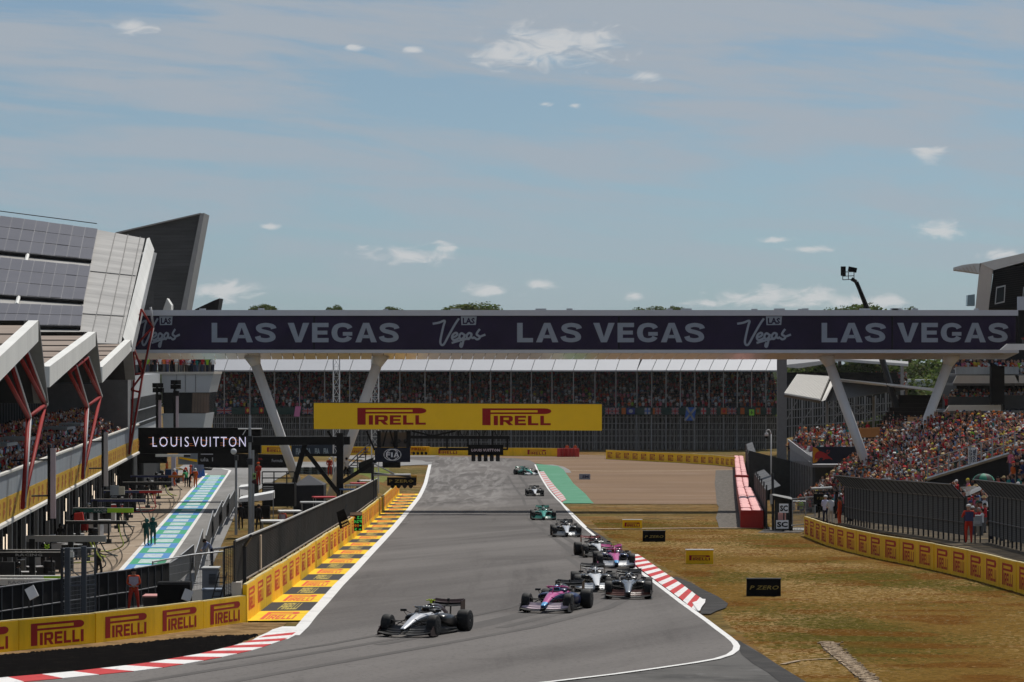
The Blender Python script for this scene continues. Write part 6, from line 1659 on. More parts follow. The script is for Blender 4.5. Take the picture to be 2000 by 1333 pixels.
canopy('wide white sloping canopy in front of the black stair', 466, 532, 975, 963, 236, 2.4, .22)
canopy('small white canopy behind the wide one', 466, 486, 952, 950, 262, 2.4, .14)
ten = thing('tent', 'dark grey peaked tent behind the debris fence', 'tent', P(605,1000,262))
YT_ = 262; tm_ = M('tent_dark_cloth', (.022,.023,.028), .8, var=.1); tm2 = M('tent_roof_grey', (.055,.057,.066), .8, var=.1)
a, b = P(573,949,YT_), P(633,948,YT_); ap = P(603,927.5,YT_+1.6)
zg = T(YT_)-.1; w3 = Vector((0,3.2,0))
MB().hexa([Vector((a.x,YT_,zg)), Vector((b.x,YT_,zg)), Vector((b.x,YT_+3.2,zg)), Vector((a.x,YT_+3.2,zg)), a, b, b+w3, a+w3]).build('walls', tm_, ten)
rf = MB(); e = .06
for p, q in ((a,b),(b,b+w3),(b+w3,a+w3),(a+w3,a)): rf.poly([p+Vector((0,0,.01)), q+Vector((0,0,.01)), ap])
rf.build('roof', tm2, ten)
for p in (a, b): MB().tube(Vector((p.x,YT_-.05,zg)), p+Vector((0,-.05,0)), .04, 5).build('pole', grey_steel, ten)
st = thing('stair_platform', 'black steel stair and platform left of the tent', 'stairs', P(525,985,258))
MB().prism([P(512,990,258), P(575,990,258), P(575,945,258), P(512,945,258)], (0,2.5,0)).build('base', black, st)
for k in range(5): MB().box(P(524,951+k*3.4,257.7), (.75,.25,.05)).build('tread', M('tread_pale', (.45,.45,.45), .5), st)
for (x0, y0, x1, y1) in ((512,946,512,922),(535,946,535,922),(560,946,560,922),(575,946,575,922),(512,922,575,922),(512,934,575,934)): MB().tube(P(x0,y0,258), P(x1,y1,258), .05, 5).build('rail', dark_steel, st)
st2 = thing('stair_platform', 'grey metal stair up to the start rostrum right of the black post', 'stairs', P(690,960,280))
for k in range(9): MB().box(P(676+k*5,925-k*5.2,280), (.5,.8,.05)).build('tread', dark_steel, st2)
for dy in (0,.9): MB().tube(P(672,913,280+dy), P(720,868,280+dy), .05, 5).build('handrail', grey_steel, st2); MB().tube(P(672,921,280+dy), P(720,876,280+dy), .05, 5).build('handrail', grey_steel, st2)
for x, y in ((680,905),(698,889),(714,874)): MB().tube(P(x,y,280), P(x,y+32,280), .05, 5).build('post', dark_steel, st2)
MB().prism([P(700,925,281), P(728,925,281), P(728,895,281), P(700,905,281)], (0,2,0)).build('base', M('rostrum_dark_green', (.025,.032,.03), .8), st2)
# tyre wall behind
twl = thing('tyre_wall', 'grey banded tyre wall beyond the pit entry grass', 'barrier', G(580,928))
for k in range(34):
    px = 508+k*5.4; g = G(px, 929-k*.05)
    m_ = MB()
    for j in range(4): m_.lathe([(.20,0),(.33,.03),(.36,.12),(.33,.21),(.20,.24)], g+Vector((0,0,.25*j)), 'Z', 8)
    m_.build('tyre_column', M('tyre_column_dark', (.035,.035,.037), .7, var=.3) if k % 3 else M('tyre_column_grey', (.16,.165,.17), .7), twl)
hb = thing('hoarding', 'dark blue hoarding with faint white initials behind the gantry legs', 'hoarding', P(605,895,420))
MB().prism([P(569,893,420), P(662,890,420), P(662,868,420), P(569,871,420)], (0,.2,0)).build('board', M('navy_board2', (.018,.026,.05), .6), hb)
for x in (578,597,615,632): on_px(text_geo('FIA', .04, 1), x, 876, x+10, 888, 420, 'lettering', M('faint_white_print', (.28,.32,.40), .6), hb)
# carts and roofs behind the fence
def cart(label, px, py, Y_, w, roofm, bodym, rz=.2):
    w *= .74
    g = P(px, py, Y_); g.z = max(T(Y_), PITZ-.4); zr = P(px, py, Y_).z
    rt = thing('service_cart', label, 'cart', g, 'service carts parked behind the pit wall', local=True, rz=rz)
    h = zr-g.z
    MB().loft([[(x*s,y*s2,z) for x,y in ((-w/2,-.7),(w/2,-.7),(w/2,.7),(-w/2,.7))] for z,s,s2 in ((h-.10,1,1),(h-.02,1,1),(h,.92,.9))]).build('roof', roofm, rt)
    MB().box((0,0,h*.28), (w*.9,1.2,h*.36)).build('body', bodym, rt)
    MB().box((-w*.2,0,h*.52), (w*.25,1.1,h*.16)).build('seat', black, rt)
    for sx in (-1,1):
        for sy in (-1,1):
            MB().tube((sx*w*.42,sy*.6,h*.4), (sx*w*.44,sy*.62,h-.05), .03, 5).build('pillar', grey_steel, rt)
            MB().lathe([(.24,-.09),(.26,0),(.24,.09)], (sx*w*.32,sy*.62,.26), 'Y', 10).build('wheel', tyre_b, rt)
    MB().poly([(w*.45,-.55,h*.45),(w*.45,.55,h*.45),(w*.46,.55,h*.9),(w*.46,-.55,h*.9)]).build('windscreen', glass_m, rt)
cw = M('cart_white', (.62,.61,.58), .4); crd = M('cart_red', (.42,.025,.03), .4); cbl = M('cart_blue', (.06,.16,.34), .4); cgy = M('cart_grey', (.33,.33,.32), .5)
cart('white roofed cart nearest the fence bend', 566, 997, 214, 1.9, cw, cw, .15)
cart('white cart with open frame behind the fence, nearest of all', 536, 1016, 196, 2.1, cw, black, .1)
cart('beige box topped cart in front of the tent', 612, 980, 232, 2.4, cgy, cgy, .1)
cart('red roofed cart right of the tent', 634, 970, 250, 2.3, crd, cw, .2)
cart('blue roofed cart beyond the red one', 682, 955, 268, 1.7, cbl, cw, .3)
cart('white roofed cart beyond the blue one', 690, 947, 280, 1.6, cw, cw, .2)
cart('red roofed cart under the gantry leg', 700, 943, 292, 1.8, crd, cw, .2)
cart('small white cart under the dark blue emblem board', 716, 938, 305, 1.6, cw, cw, .2)
# camera masts
def mast(label, px, ytop, ybot, Y_, r, head=True, arm=None):
    b_ = P(px,ybot,Y_); t_ = P(px,ytop,Y_)
    rt = thing('camera_mast', label, 'mast', b_, 'slim camera masts by the pit wall')
    MB().tube(b_, t_, r, 8, r*.7).build('pole', grey_steel, rt)
    if head:
        MB().box(t_+Vector((0,0,.1)), (.22,.3,.3)).build('camera', dark_steel, rt); MB().ball(t_+Vector((-.12,-.1,.45)), .17, 8, 6).build('camera_head', M('lamp_white', (.60,.60,.60), .5), rt)
    return rt, t_
mast('slim grey mast with a white camera head left of the tall one', 461, 898, 1045, 190, .085)
rt, t_ = mast('tall grey mast with a cross bar in front of the screen', 488, 812, 1052, 186, .11, False)
MB().tube(P(465,838,186), P(512,838,186), .035, 6).build('cross_bar', M('lamp_white', (.60,.60,.60), .5), rt)
MB().tube(P(488,812,186), P(488,790,186), .02, 5).build('antenna', grey_steel, rt)
MB().tube(P(480,840,186), P(474,850,186), .02, 5).build('cable', white, rt)
for y in (858,902): MB().box(P(488,y,185.9), (.3,.3,.34)).build('camera', dark_steel, rt)
MB().tube(P(482,901,186), P(497,901,186), .03, 5).build('bracket', grey_steel, rt)
MB().tube(P(494,880,188), P(494,1050,188), .08, 8).build('pole', grey_steel, rt)
pb = thing('sign_board', 'small green square sign and dark oval board on the tall mast', 'sign', P(497,950,188))
MB().prism([P(493.5,936,187.8), P(499.5,936,187.8), P(499.5,925,187.8), P(493.5,925,187.8)], (0,.1,0)).build('board', M('sign_green', (.35,.50,.18), .5), pb)
MB().prism([P(495,933,187.7), P(498,933,187.7), P(498,928,187.7), P(495,928,187.7)], (0,.05,0)).build('mark', black, pb)
MB().prism([P(496.5+5*math.cos(t),941.5+4*math.sin(t),187.7) for t in [2*math.pi*i/12 for i in range(12)]], (0,.08,0)).build('oval_board', M('oval_dark_red', (.045,.012,.014), .5), pb)
# pit boards hung over the wall
q0 = G(690,1052); YP = q0.y
pbd = thing('pit_board', 'lit green and orange lettered pit board held over the wall', 'pit board', P(695,1038,YP))
MB().prism([P(683,1038,YP), P(707.5,1037,YP), P(707.5,1000,YP), P(683,1001,YP)], (0,.06,0)).build('board', matte_black, pbd)
MB().prism([P(683.5,1007,YP-.02), P(707,1006.5,YP-.02), P(707,1000.5,YP-.02), P(683.5,1001.5,YP-.02)], (0,.03,0)).build('header', M('pinkish_header', (.45,.33,.27), .6), pbd)
gg = M('pit_board_green', (.06,.62,.12), .5, var=0, emit=.35); oo = M('pit_board_orange', (.65,.22,.02), .5, var=0, emit=.3)
for (w_1, x0, x1, y0, y1, m_) in (('L2',697,706.5,1008,1014,gg),('P20',690,706.5,1016,1022,gg),('10',692,700,1024,1030,oo),('- 1 4',684,690,1024,1030,gg),('+ 3-0',684,706,1031.5,1037,gg),('-',702,706,1026,1028,gg)):
    O, U, V = rect_sign_px(x0, y0, x1, y1, YP-.03)
    put(text_geo(w_1, .03, 1), O+U, -U, V).build('digits', m_, pbd)
MB().prism([P(684,1012,YP-.03), P(694,1013,YP-.03), P(693,1009.5,YP-.03), P(684,1008,YP-.03)], (0,.02,0)).build('arrow', oo, pbd)
MB().tube(P(695,1020,YP+.1), P(682,1000,YP+.9), .02, 5).build('handle', dark_steel, pbd)
pb2 = thing('pit_board', 'black pit board tilted on the wall with rows of gold dots', 'pit board', P(668,1034,187))
YP2 = 187.0
MB().prism([P(664,1034,YP2), P(683,1024,YP2), P(672,994,YP2), P(657,1001,YP2)], (0,.06,0)).build('board', matte_black, pb2)
for r_ in range(2):
    for c_ in range(4):
        MB().ball(P(668+3.2*c_-1.5*r_*0+r_*1.5,1021-1.5*c_+r_*6,YP2-.03), .05, 8, 4, 1, .3, 1).build('dot', M('gold_dot', (.62,.48,.18), .5, emit=.15), pb2)
MB().tube(P(668,1010,YP2+.1), P(678,985,YP2+.7), .02, 5).build('handle', dark_steel, pb2)

# ================================================================== BOARDS ON THE GRASS AND RIGHT HAND GEAR
def grass_board(label, x0, y0, x1, y1, mat, word, ink, box, tx, lh=None):
    g0 = G((x0+x1)/2, y1); Y_ = g0.y
    rt = thing('trackside_board', label, 'sign board', (g0.x, Y_, T(Y_)), 'printed boards standing on the grass')
    O, U, V = rect_sign_px(x0, y0, x1, y1, Y_)
    O.z -= .05; V.z += .05
    MB().hexa([O, O+U, O+U+Vector((0,.5,0)), O+Vector((0,.5,0)), O+V, O+U+V, O+U+V+Vector((0,.25,0)), O+V+Vector((0,.25,0))]).build('board', mat, rt)
    MB().box(O+U/2+V+Vector((0,.12,.02)), (U.length+.04,.3,.04)).build('top_edge', white if mat is yellow else dark_steel, rt)
    on_px(logo_geo() if word == 'logo' else text_geo(word, .02, 2, 1.05, .25), *tx, Y_, 'lettering', ink, rt, .012)
    for x in (O.x+.15, O.x+U.x-.15): MB().box((x, Y_+.4, T(Y_)+.12), (.08,.6,.24)).build('foot', dark_steel, rt)
grass_board('yellow lettered board nearest on the grass', 1340,1075,1393,1101, yellow, 'logo', red_ink, None, (1346,1085,1387,1095))
grass_board('black board with gold lettering nearest the camera on the grass', 1459,1132,1525,1164, matte_black, 'P ZERO', gold_ink, None, (1464,1144,1521,1152))
grass_board('distant black board with gold lettering on the grass', 1255.5,1038,1299.5,1058, matte_black, 'P ZERO', gold_ink, None, (1259,1046,1296,1051))
grass_board('distant yellow lettered board by the pale path', 1216,1016,1254,1033, yellow, 'logo', red_ink, None, (1220,1021,1250,1029))
rt = thing('trackside_board', 'small grey board with two dark letters in the gravel', 'sign board', G(1142,936))
Y_ = G(1142,937).y
MB().prism([P(1131,937,Y_), P(1153,937,Y_), P(1153,926,Y_), P(1131,926,Y_)], (0,.15,0)).build('board', M('board_grey_blue', (.27,.27,.30), .6), rt)
on_px(text_geo('SM', .04, 1), 1137, 928.5, 1150, 934, Y_, 'lettering', M('dark_blue_ink', (.04,.045,.09), .6), rt)
def sc_board(label, x0, y0, x1, y1):
    Y_ = G(1530,1038).y-1; g = P((x0+x1)/2, y1, Y_)
    r2 = thing('sign_board', label, 'sign', g, 'white boards with two black letters')
    MB().prism([P(x0,y1,Y_), P(x1,y1,Y_), P(x1,y0,Y_), P(x0,y0,Y_)], (0,.06,0)).build('board', M('sign_white', (.80,.80,.80), .5), r2)
    on_px(text_geo('SC', .035, 2), x0+1.5, y0+3, x1-1.5, y1-3, Y_, 'lettering', black, r2, .02)
    MB().tube(P((x0+x1)/2,y1,Y_+.1), Vector((g.x,Y_+.1,T(Y_)-.1)), .05, 5).build('post', dark_steel, r2)
sc_board('upper white board with two black letters on the post', 1522, 984.5, 1540, 1002)
sc_board('lower white board with two black letters at ground level', 1516, 1016.5, 1540, 1033)
Y_ = G(1530,1038).y-1
o_ = solo(MB().prism([P(1520,1016,Y_+.3), P(1535,1016,Y_+.3), P(1535,1002,Y_+.3), P(1520,1002,Y_+.3)], (0,.2,0)), 'panel', M('pale_red_panel', (.45,.24,.22), .7), 'pale red panel between the two lettered boards', 'panel')
sh = thing('marshal_shelter', 'small dark open shelter with a pale roof behind the lettered boards', 'shelter', Vector((P(1530,1030,224).x,224,T(224))))
MB().prism([P(1510,968,224), P(1547,976,224), P(1547,972.5,225), P(1510,965.5,225)], (0,1.5,0)).build('roof', M('shelter_roof_grey', (.16,.16,.155), .7), sh)
MB().tube(P(1545,976,224.2), Vector((P(1545,976,224.2).x,224.2,T(224)-.1)), .12, 5).build('post', black, sh)
MB().prism([P(1513,1036,225.5), P(1546,1036,225.5), P(1546,976,225.5), P(1513,970,225.5)], (0,.1,0)).build('back_panel', M('netting_and_shade_dark', (.035,.037,.035), .8, var=.3), sh)
mesh_panel('fence_panel', 'grey wire fence panel beside the right hand marshals', G(1546,1036), G(1574,1036), 1.9, cat='fence', gap=.16)
mesh_panel('fence_panel', 'wire fence panel with a wide gap before the crowd at right', P(1548,1028,222), P(1592,1024,218), 1.75, cat='fence', gap=.18)
lg = light_board('light_board', 'black light board with gold lettering at the right hand marshal post', 1590, 965, 1620, 986, 'P ZERO', 214, 2, matte_black, gold_ink, (1596,971,1616,976), 988)
MB().tube(P(1585,955,214), P(1625,953,214), .08, 6).build('arm', M('pale_canopy', (.4,.4,.39), .6), lg)
MB().tube(P(1634,961,214.3), Vector((P(1634,960,214).x,214.3,T(214)-.1)), .10, 6).build('post', black, lg); MB().tube(P(1590,961,214.2), P(1640,960,214.2), .05, 5).build('arm', black, lg)
MB().tube(P(1600,986,214.3), Vector((P(1600,986,214).x,214.3,T(214)-.1)), .06, 6).build('post', black, lg)
# overhanging catch fence on the right, standing on the raised bank behind the wall
RB = 1.08
def GR(px, py):
    Y = 6.404-RB; Y = Y/((py-HOR)/F-.0203)
    return Vector(((px-1000)*Y/F, Y, T(Y)+RB))
bk_ = []
for px, pa, pb in ((1574,1008,1000),(1612,1017,1006),(1647,1027,1010),(1717,1040,1014),(1814,1056,1020),(1907,1076,1028),(2000,1100,1040),(2140,1140,1060)):
    bk_.append((GR(px,pa), GR(px+30,pb)))
m = MB()
for (a, b), (c, d) in zip(bk_, bk_[1:]):
    m.poly([a, c, d, b]); m.poly([a-Vector((0,0,1.3)), c-Vector((0,0,1.3)), c, a])
tag(m.build('raised_bank', ground_mat('dark_bank_stones', [(.085,.070,.052), ((.05,.042,.033), 1.5, .42, .6, (1,1,1), 6), ((.16,.12,.07), .5, .52, .7, (1,1,1), 6)], 1, .8, 7, .1)), 'raised gravel bank behind the right yellow wall', kind='structure')
cf_m = M('catch_fence_wire', (.085,.086,.087), .7, .1)
def catch_fence(label, base, htop, over, up, step, first):
    """posts with the top bent towards the track"""
    rt = thing('catch_fence', label, 'fence', base[0], 'overhanging catch fences in front of the right hand crowd')
    L_ = sum((b-a).length for a, b in zip(base, base[1:])); n = int(L_/step); w = MB()
    P_ = []
    for i in range(n+1):
        p = polyat(base, L_*i/n); p = Vector((p.x, p.y, T(p.y)+RB)); tp = p+Vector((0,0,htop)); ov = tp+over
        P_.append((p, tp, ov))
        m = MB(); m.box((p+tp)/2, (.08,.08,htop)); m.build('post', M('catch_post_dark', (.018,.019,.02), .7), rt)
        m = MB(); m.tube(tp, ov, .045, 4); m.build('arm', M('catch_post_dark', (.018,.019,.02), .7), rt)
    for (p0,t0,o0), (p1,t1,o1) in zip(P_, P_[1:]):
        k = 0
        while .35+.09*k < htop: z = Vector((0,0,.35+.09*k)); w.tube(p0+z, p1+z, .0105, 3, cap=False); k += 1
        for j in range(14): w.tube(t0.lerp(o0,j/13), t1.lerp(o1,j/13), .013, 3, cap=False)
        nn = 20
        for j in range(nn): a = p0.lerp(p1,j/nn); b = t0.lerp(t1,j/nn); c = o0.lerp(o1,j/nn); w.tube(a+Vector((0,0,.35)), b, .009, 3, cap=False); w.tube(b, c, .010, 3, cap=False)
        for a, b in ((t0,t1), (p0+Vector((0,0,htop*.45)), p1+Vector((0,0,htop*.45))), (o0,o1)): MB().tube(a, b, .035, 5).build('rail', cf_m, rt)
    o = w.build('wire_mesh', cf_m, rt); o['kind'] = 'stuff'
    return P_
catch_fence('long overhanging grey catch fence before the right hand crowd', [GR(1650,1022), GR(1700,1033), GR(1800,1047), GR(1884,1060)], 2.15, Vector((-.60,.3,.66)), 0, 1.25, 0)
catch_fence('nearer section of overhanging catch fence at the right edge', [GR(1932,1060), GR(1962,1068), GR(2010,1080), GR(2100,1105)], 2.3, Vector((-.70,.3,.75)), 0, 1.4, 0)
gt = thing('catch_fence', 'open slanting gate flap of the catch fence above the marshal', 'gate', P(1900,1010,172))
MB().prism([P(1888,970,172), P(1917,957,172), P(1917,953,172.5), P(1888,966,172.5)], (0,.3,.1)).build('flap_beam', M('flap_grey', (.17,.17,.17), .6), gt)
w = MB()
for j in range(14): w.tube(P(1876,952,173).lerp(P(1890,968,172),j/13), P(1904,950,174).lerp(P(1917,956,172.4),j/13), .012, 3, cap=False)
w.build('wire_mesh', cf_m, gt)
MB().tube(P(1886,969,172), Vector((P(1886,969,172).x,172,T(172))), .10, 5).build('post', dark_steel, gt)
# sign with a green figure on the fence
sg = thing('sign_board', 'white pictogram sign with a green mark on the catch fence', 'sign', P(1873,991,174))
MB().prism([P(1867.5,992,173.5), P(1879.5,992,173.5), P(1879.5,975,173.5), P(1867.5,975,173.5)], (0,.04,0)).build('board', M('sign_white', (.80,.80,.80), .5), sg)
for a, b in (((1875,989),(1876,981)),((1876,983),(1879,980)),((1876,985),(1873,987))): MB().tube(P(*a,173.45), P(*b,173.45), .03, 4).build('pictogram', M('sign_dark_green', (.02,.20,.10), .5), sg)
MB().prism([P(1869.5,990,173.45), P(1871.5,990,173.45), P(1871.5,978,173.45), P(1869.5,978,173.45)], (0,.01,0)).build('stripe', M('stripe_red', (.42,.03,.03), .5), sg)
# control box at the marshal post
cbx, a, b = boxthing('control_box', 'pale grey marshal control box on a stand at the right', 'cabinet', 1903, 1918, 1028, 1007, 166, .4, M('control_grey', (.33,.36,.38), .5))
MB().box(((a.x+b.x)/2-.05, 165.95, lerp(a.z,b.z,.35)), ((b.x-a.x)*.8,.04,.16)).build('panel', M('control_light', (.45,.46,.47), .5), cbx)
for x in (a.x+.06, b.x-.06): MB().tube((x,166.2,a.z), (x,166.2,T(166)), .04, 5).build('leg', dark_steel, cbx)
# green and black umbrella
um = thing('umbrella', 'green and black umbrella open above the crowd at right', 'umbrella', P(1922,965,190))
c = P(1921,939,190)
for k in range(8):
    a0, a1 = 2*math.pi*k/8+.2, 2*math.pi*(k+1)/8+.2
    rings = []
    for (rr, zz) in ((.03,.40),(.30,.35),(.50,.22),(.62,.02)):
        rings.append([c+Vector((rr*math.cos(a),rr*math.sin(a),zz)) for a in (a0,(a0+a1)/2,a1)])
    MB().loft(rings, cap=False, closed=False).build('panel', M('umbrella_green', (.01,.17,.10), .6) if k % 2 else M('umbrella_black', (.012,.014,.013), .6), um, smooth=True)
MB().tube(c+Vector((0,0,.40)), c-Vector((0,0,.7)), .012, 5).build('shaft', grey_steel, um)
# towel banner hung on the terrace rail
tb_ = thing('banner', 'white towel banner with upright dark lettering on the terrace rail', 'banner', P(1899,907,229))
O, U, V = rect_sign_px(1891, 874.5, 1908, 906.5, 229)
MB().slab(O, O+U, O+U+V, O+V, (0,.03,0)).build('towel', M('towel_white', (.62,.62,.63), .9), tb_)
put(text_geo("KIMI'S", .045, 1), O+U*.44+V*.14+Vector((0,-.02,0)), V*.72, -U*.34).build('lettering', M('ink_navy', (.02,.025,.06), .7), tb_)
put(text_geo('TOWEL', .045, 1), O+U*.90+V*.10+Vector((0,-.02,0)), V*.80, -U*.36).build('lettering', M('ink_navy', (.02,.025,.06), .7), tb_)
# ================================================================== PEOPLE
SKIN = M('skin', (.42,.23,.155), .6, var=.05)
def cloth(name, col): return M('cloth_'+name, col, .85, var=.12, scale=9)
POSES = {}
J0 = dict(pel=(0,0,.95), spi=(0,0,1.16), che=(0,.01,1.38), nek=(0,.015,1.50), hea=(0,.035,1.63), top=(0,.02,1.71),
          hl=(-.10,0,.90), kl=(-.12,.03,.50), al=(-.12,-.02,.09), tl=(-.14,.13,.045), hr=(.10,0,.90), kr=(.12,.03,.50), ar=(.12,-.02,.09), tr=(.14,.13,.045),
          sl=(-.19,0,1.42), el=(-.26,-.03,1.14), wl=(-.25,.08,.91), sr=(.19,0,1.42), er=(.26,-.03,1.14), wr=(.25,.08,.91))
RAD = dict(pel=.145, spi=.13, che=.155, nek=.06, hea=.098, top=.06, hl=.10, kl=.068, al=.048, tl=.042, hr=.10, kr=.068, ar=.048, tr=.042,
           sl=.075, el=.05, wl=.034, sr=.075, er=.05, wr=.034)
EDG = [('pel','spi'),('spi','che'),('che','nek'),('nek','hea'),('hea','top'),('pel','hl'),('hl','kl'),('kl','al'),('al','tl'),('pel','hr'),('hr','kr'),('kr','ar'),('ar','tr'),
       ('che','sl'),('sl','el'),('el','wl'),('che','sr'),('sr','er'),('er','wr')]
ZONE = {('che','nek'):1, ('nek','hea'):0, ('hea','top'):0, ('pel','hl'):2, ('hl','kl'):2, ('kl','al'):2, ('al','tl'):3, ('pel','hr'):2, ('hr','kr'):2, ('kr','ar'):2, ('ar','tr'):3, ('pel','spi'):1}
def seg_dist(p, a, b):
    ab = b-a; t = max(0, min(1, (p-a).dot(ab)/max(1e-9, ab.length_squared)))
    return (p-(a+ab*t)).length
def body_mesh(pose=None, bulk=1.0, bare_arms=False):
    """one continuous skinned body with hands and a face; material slots skin, top, trousers, shoes"""
    J = dict(J0); J.update(pose or {})
    J = {k: Vector(v) for k, v in J.items()}
    me = bpy.data.meshes.new('body'); bm = bmesh.new(); ly = bm.verts.layers.skin.verify()
    vv = {}
    for k, c in J.items():
        v = bm.verts.new(c); r = RAD[k]*(bulk if k in ('pel','spi','che','hl','hr','sl','sr') else 1)
        v[ly].radius = (r, r*.8 if k in ('spi','che','pel') else r); vv[k] = v
    vv['pel'][ly].use_root = True
    for a, b in EDG: bm.edges.new((vv[a], vv[b]))
    bm.to_mesh(me); bm.free()
    ob = bpy.data.objects.new('body', me); COL.objects.link(ob)
    ob.modifiers.new('skin', 'SKIN'); s = ob.modifiers.new('sub', 'SUBSURF'); s.levels = 1
    dg = bpy.context.evaluated_depsgraph_get()
    m2 = bpy.data.meshes.new_from_object(ob.evaluated_get(dg))
    bpy.data.objects.remove(ob); bpy.data.meshes.remove(me)
    mb = MB()
    co = [v.co.copy() for v in m2.vertices]
    mb.v = [tuple(c) for c in co]
    for p in m2.polygons:
        c = Vector(p.center)
        bst = min(EDG, key=lambda e: seg_dist(c, J[e[0]], J[e[1]]) - .6*min(RAD[e[0]], RAD[e[1]]))
        z = ZONE.get(bst, 1)
        if bare_arms and bst in (('el','wl'),('er','wr')): z = 0
        mb.k = z; mb.face(p.vertices)
    bpy.data.meshes.remove(m2)
    mb.k = 0
    for s_, w, e in ((-1,'wl','el'), (1,'wr','er')):           # palm, four fingers, thumb
        d = (J[w]-J[e]).normalized(); side = Vector((1,0,0)); side = (side-d*side.dot(d)).normalized(); nrm = d.cross(side)
        o = J[w]+d*.02
        pal = [o-side*.035-nrm*.014, o+side*.035-nrm*.014, o+side*.035+nrm*.014, o-side*.035+nrm*.014]
        mb.hexa(pal+[q+d*.085 for q in pal])
        for k, ln in enumerate((.065,.078,.073,.055)):
            b0 = o+d*.08+side*(-.027+.018*k); b1 = b0+d*ln*.55+nrm*.006; b2 = b1+d*ln*.4+nrm*.022
            mb.tube(b0, b1, .0085, 5); mb.tube(b1, b2, .0075, 5)
        t0 = o+d*.025+side*.035*-s_; t1 = t0+d*.03+side*.03*-s_; mb.tube(t0, t1, .011, 5); mb.tube(t1, t1+d*.03, .009, 5)
    h = J['hea']; f = Vector((0,1,0))
    mb.tube(h+f*.085+Vector((0,0,.012)), h+f*.118+Vector((0,0,-.02)), .011, 5)      # nose
    for sx in (-1,1):
        mb.ball(h+Vector((sx*.098,-.005,-.005)), .024, 6, 4, .4, .8, 1.3)            # ears
    mb.k = 3
    for sx in (-1,1): mb.ball(h+Vector((sx*.034,.088,.018)), .010, 6, 4)             # eyes
    mb.k = 4
    mb.box(h+Vector((0,.092,-.045)), (.045,.008,.010))                                # mouth
    return mb, J
LIPS = M('lips', (.25,.09,.08), .5, var=0)
SHOE = cloth('shoe_black', (.012,.012,.012))
def person(label, loc, rz, top, legs, pose=None, group=None, hat=None, hair=None, tabard=None, bulk=1.0, helmet=None, scale=1.0, bare=False, key=None):
    root = thing('person', label, 'person', loc, group, local=True, rz=rz)
    root.scale = (scale,)*3
    mb, J = body_mesh(pose, bulk, bare)
    mb.build('body', [SKIN, top, legs, SHOE, LIPS], root, smooth=True)
    h = J['hea']
    if hair: MB().ball(h+Vector((0,-.018,.03)), .112, 12, 8, 1, 1.02, 1.0).build('hair', hair, root, smooth=True)
    if hat:
        m = MB().lathe([(.118,-.0),(.117,.05),(.09,.10),(.02,.125)], h+Vector((0,-.01,.035)), 'Z', 12)
        m.poly([h+Vector((x,y,.04)) for x, y in ((-.085,.08),(.085,.08),(.07,.19),(-.07,.19))])
        m.build('cap', hat, root, smooth=True)
    if helmet:
        hm = MB().ball(h+Vector((0,0,.01)), .15, 14, 10, .95, 1.08, 1.05).build('helmet', helmet, root, smooth=True)
        v = MB()
        for k in range(6):
            a0, a1 = -1.0+k/3, -1.0+(k+1)/3
            v.poly([h+Vector((math.sin(a)*.152, math.cos(a)*.170, z)) for a, z in ((a0,-.035),(a1,-.035),(a1,.05),(a0,.05))])
        v.build('visor', M('dark_visor', (.01,.01,.012), .1), hm)
    if tabard:
        c = (J['che']+J['spi'])/2
        m = MB()
        for s_ in (1,-1):
            m.loft([[Vector((x,s_*(.118*bulk+.03*(1-abs(x)/.19)),z)) for x in (-.17*bulk,-.09,0,.09,.17*bulk)] for z in (1.02,1.2,1.34,1.44)], cap=False, closed=False)
        m.build('tabard', tabard, root)
    return root

# ================================================================== RACING CARS
tyre_m = M('tyre_rubber', (.009,.009,.0095), .7, var=.15, scale=6, spec=.25)
rim_m = M('wheel_cover_black', (.010,.010,.011), .45, .1, var=.1, spec=.3)
carbon = M('carbon_black', (.006,.006,.0065), .38, var=.1, spec=.3)
carbon2 = M('matt_carbon', (.006,.006,.006), .65, var=.2, spec=.2)
hub_m = M('wheel_nut_steel', (.35,.34,.33), .35, .9, var=0)
def wheel_meshes(w, r):
    t = MB().lathe([(r*.60,-w/2+.01),(r*.90,-w/2),(r*.965,-w/2+.025),(r,-w/2+.07),(r,w/2-.07),(r*.965,w/2-.025),(r*.90,w/2),(r*.60,w/2-.01)], (0,0,0), 'X', 28)
    tm = t.mesh('tyre', tyre_m, smooth=True)
    rm = MB()
    rm.lathe([(r*.60,-w/2+.02),(r*.58,-w/2+.005),(r*.30,-w/2+.035),(.05,-w/2+.03)], (0,0,0), 'X', 20)
    rm.lathe([(r*.60,w/2-.02),(r*.58,w/2-.005),(r*.30,w/2-.035),(.05,w/2-.03)], (0,0,0), 'X', 20)
    for s in (-1,1):
        for k in range(9):
            a = 2*math.pi*k/9; c = Vector((0, math.cos(a), math.sin(a)))
            rm.tube(Vector((s*(w/2-.028),0,0))+c*.08, Vector((s*(w/2-.012),0,0))+c*r*.55, .014, 4)
    nm = MB()
    for s in (-1,1): nm.tube((s*(w/2-.06),0,0), (s*(w/2-.01),0,0), .045, 8)
    return tm, rm.mesh('rim', rim_m, smooth=True), nm.mesh('wheel_nut', hub_m)
WF, WR_ = wheel_meshes(.30, .355), wheel_meshes(.40, .36)
band_y = M('tyre_side_band', (.30,.24,.03), .7, var=0)
def ring_pts(y, zc, hw, hh, n=14, e=2.6, flat=0.0):
    pts = []
    for i in range(n):
        a = 2*math.pi*i/n
        c, s = math.cos(a), math.sin(a)
        x = math.copysign(abs(c)**(2/e), c)*hw; z = math.copysign(abs(s)**(2/e), s)*hh
        pts.append((x, y, zc+z))
    return pts
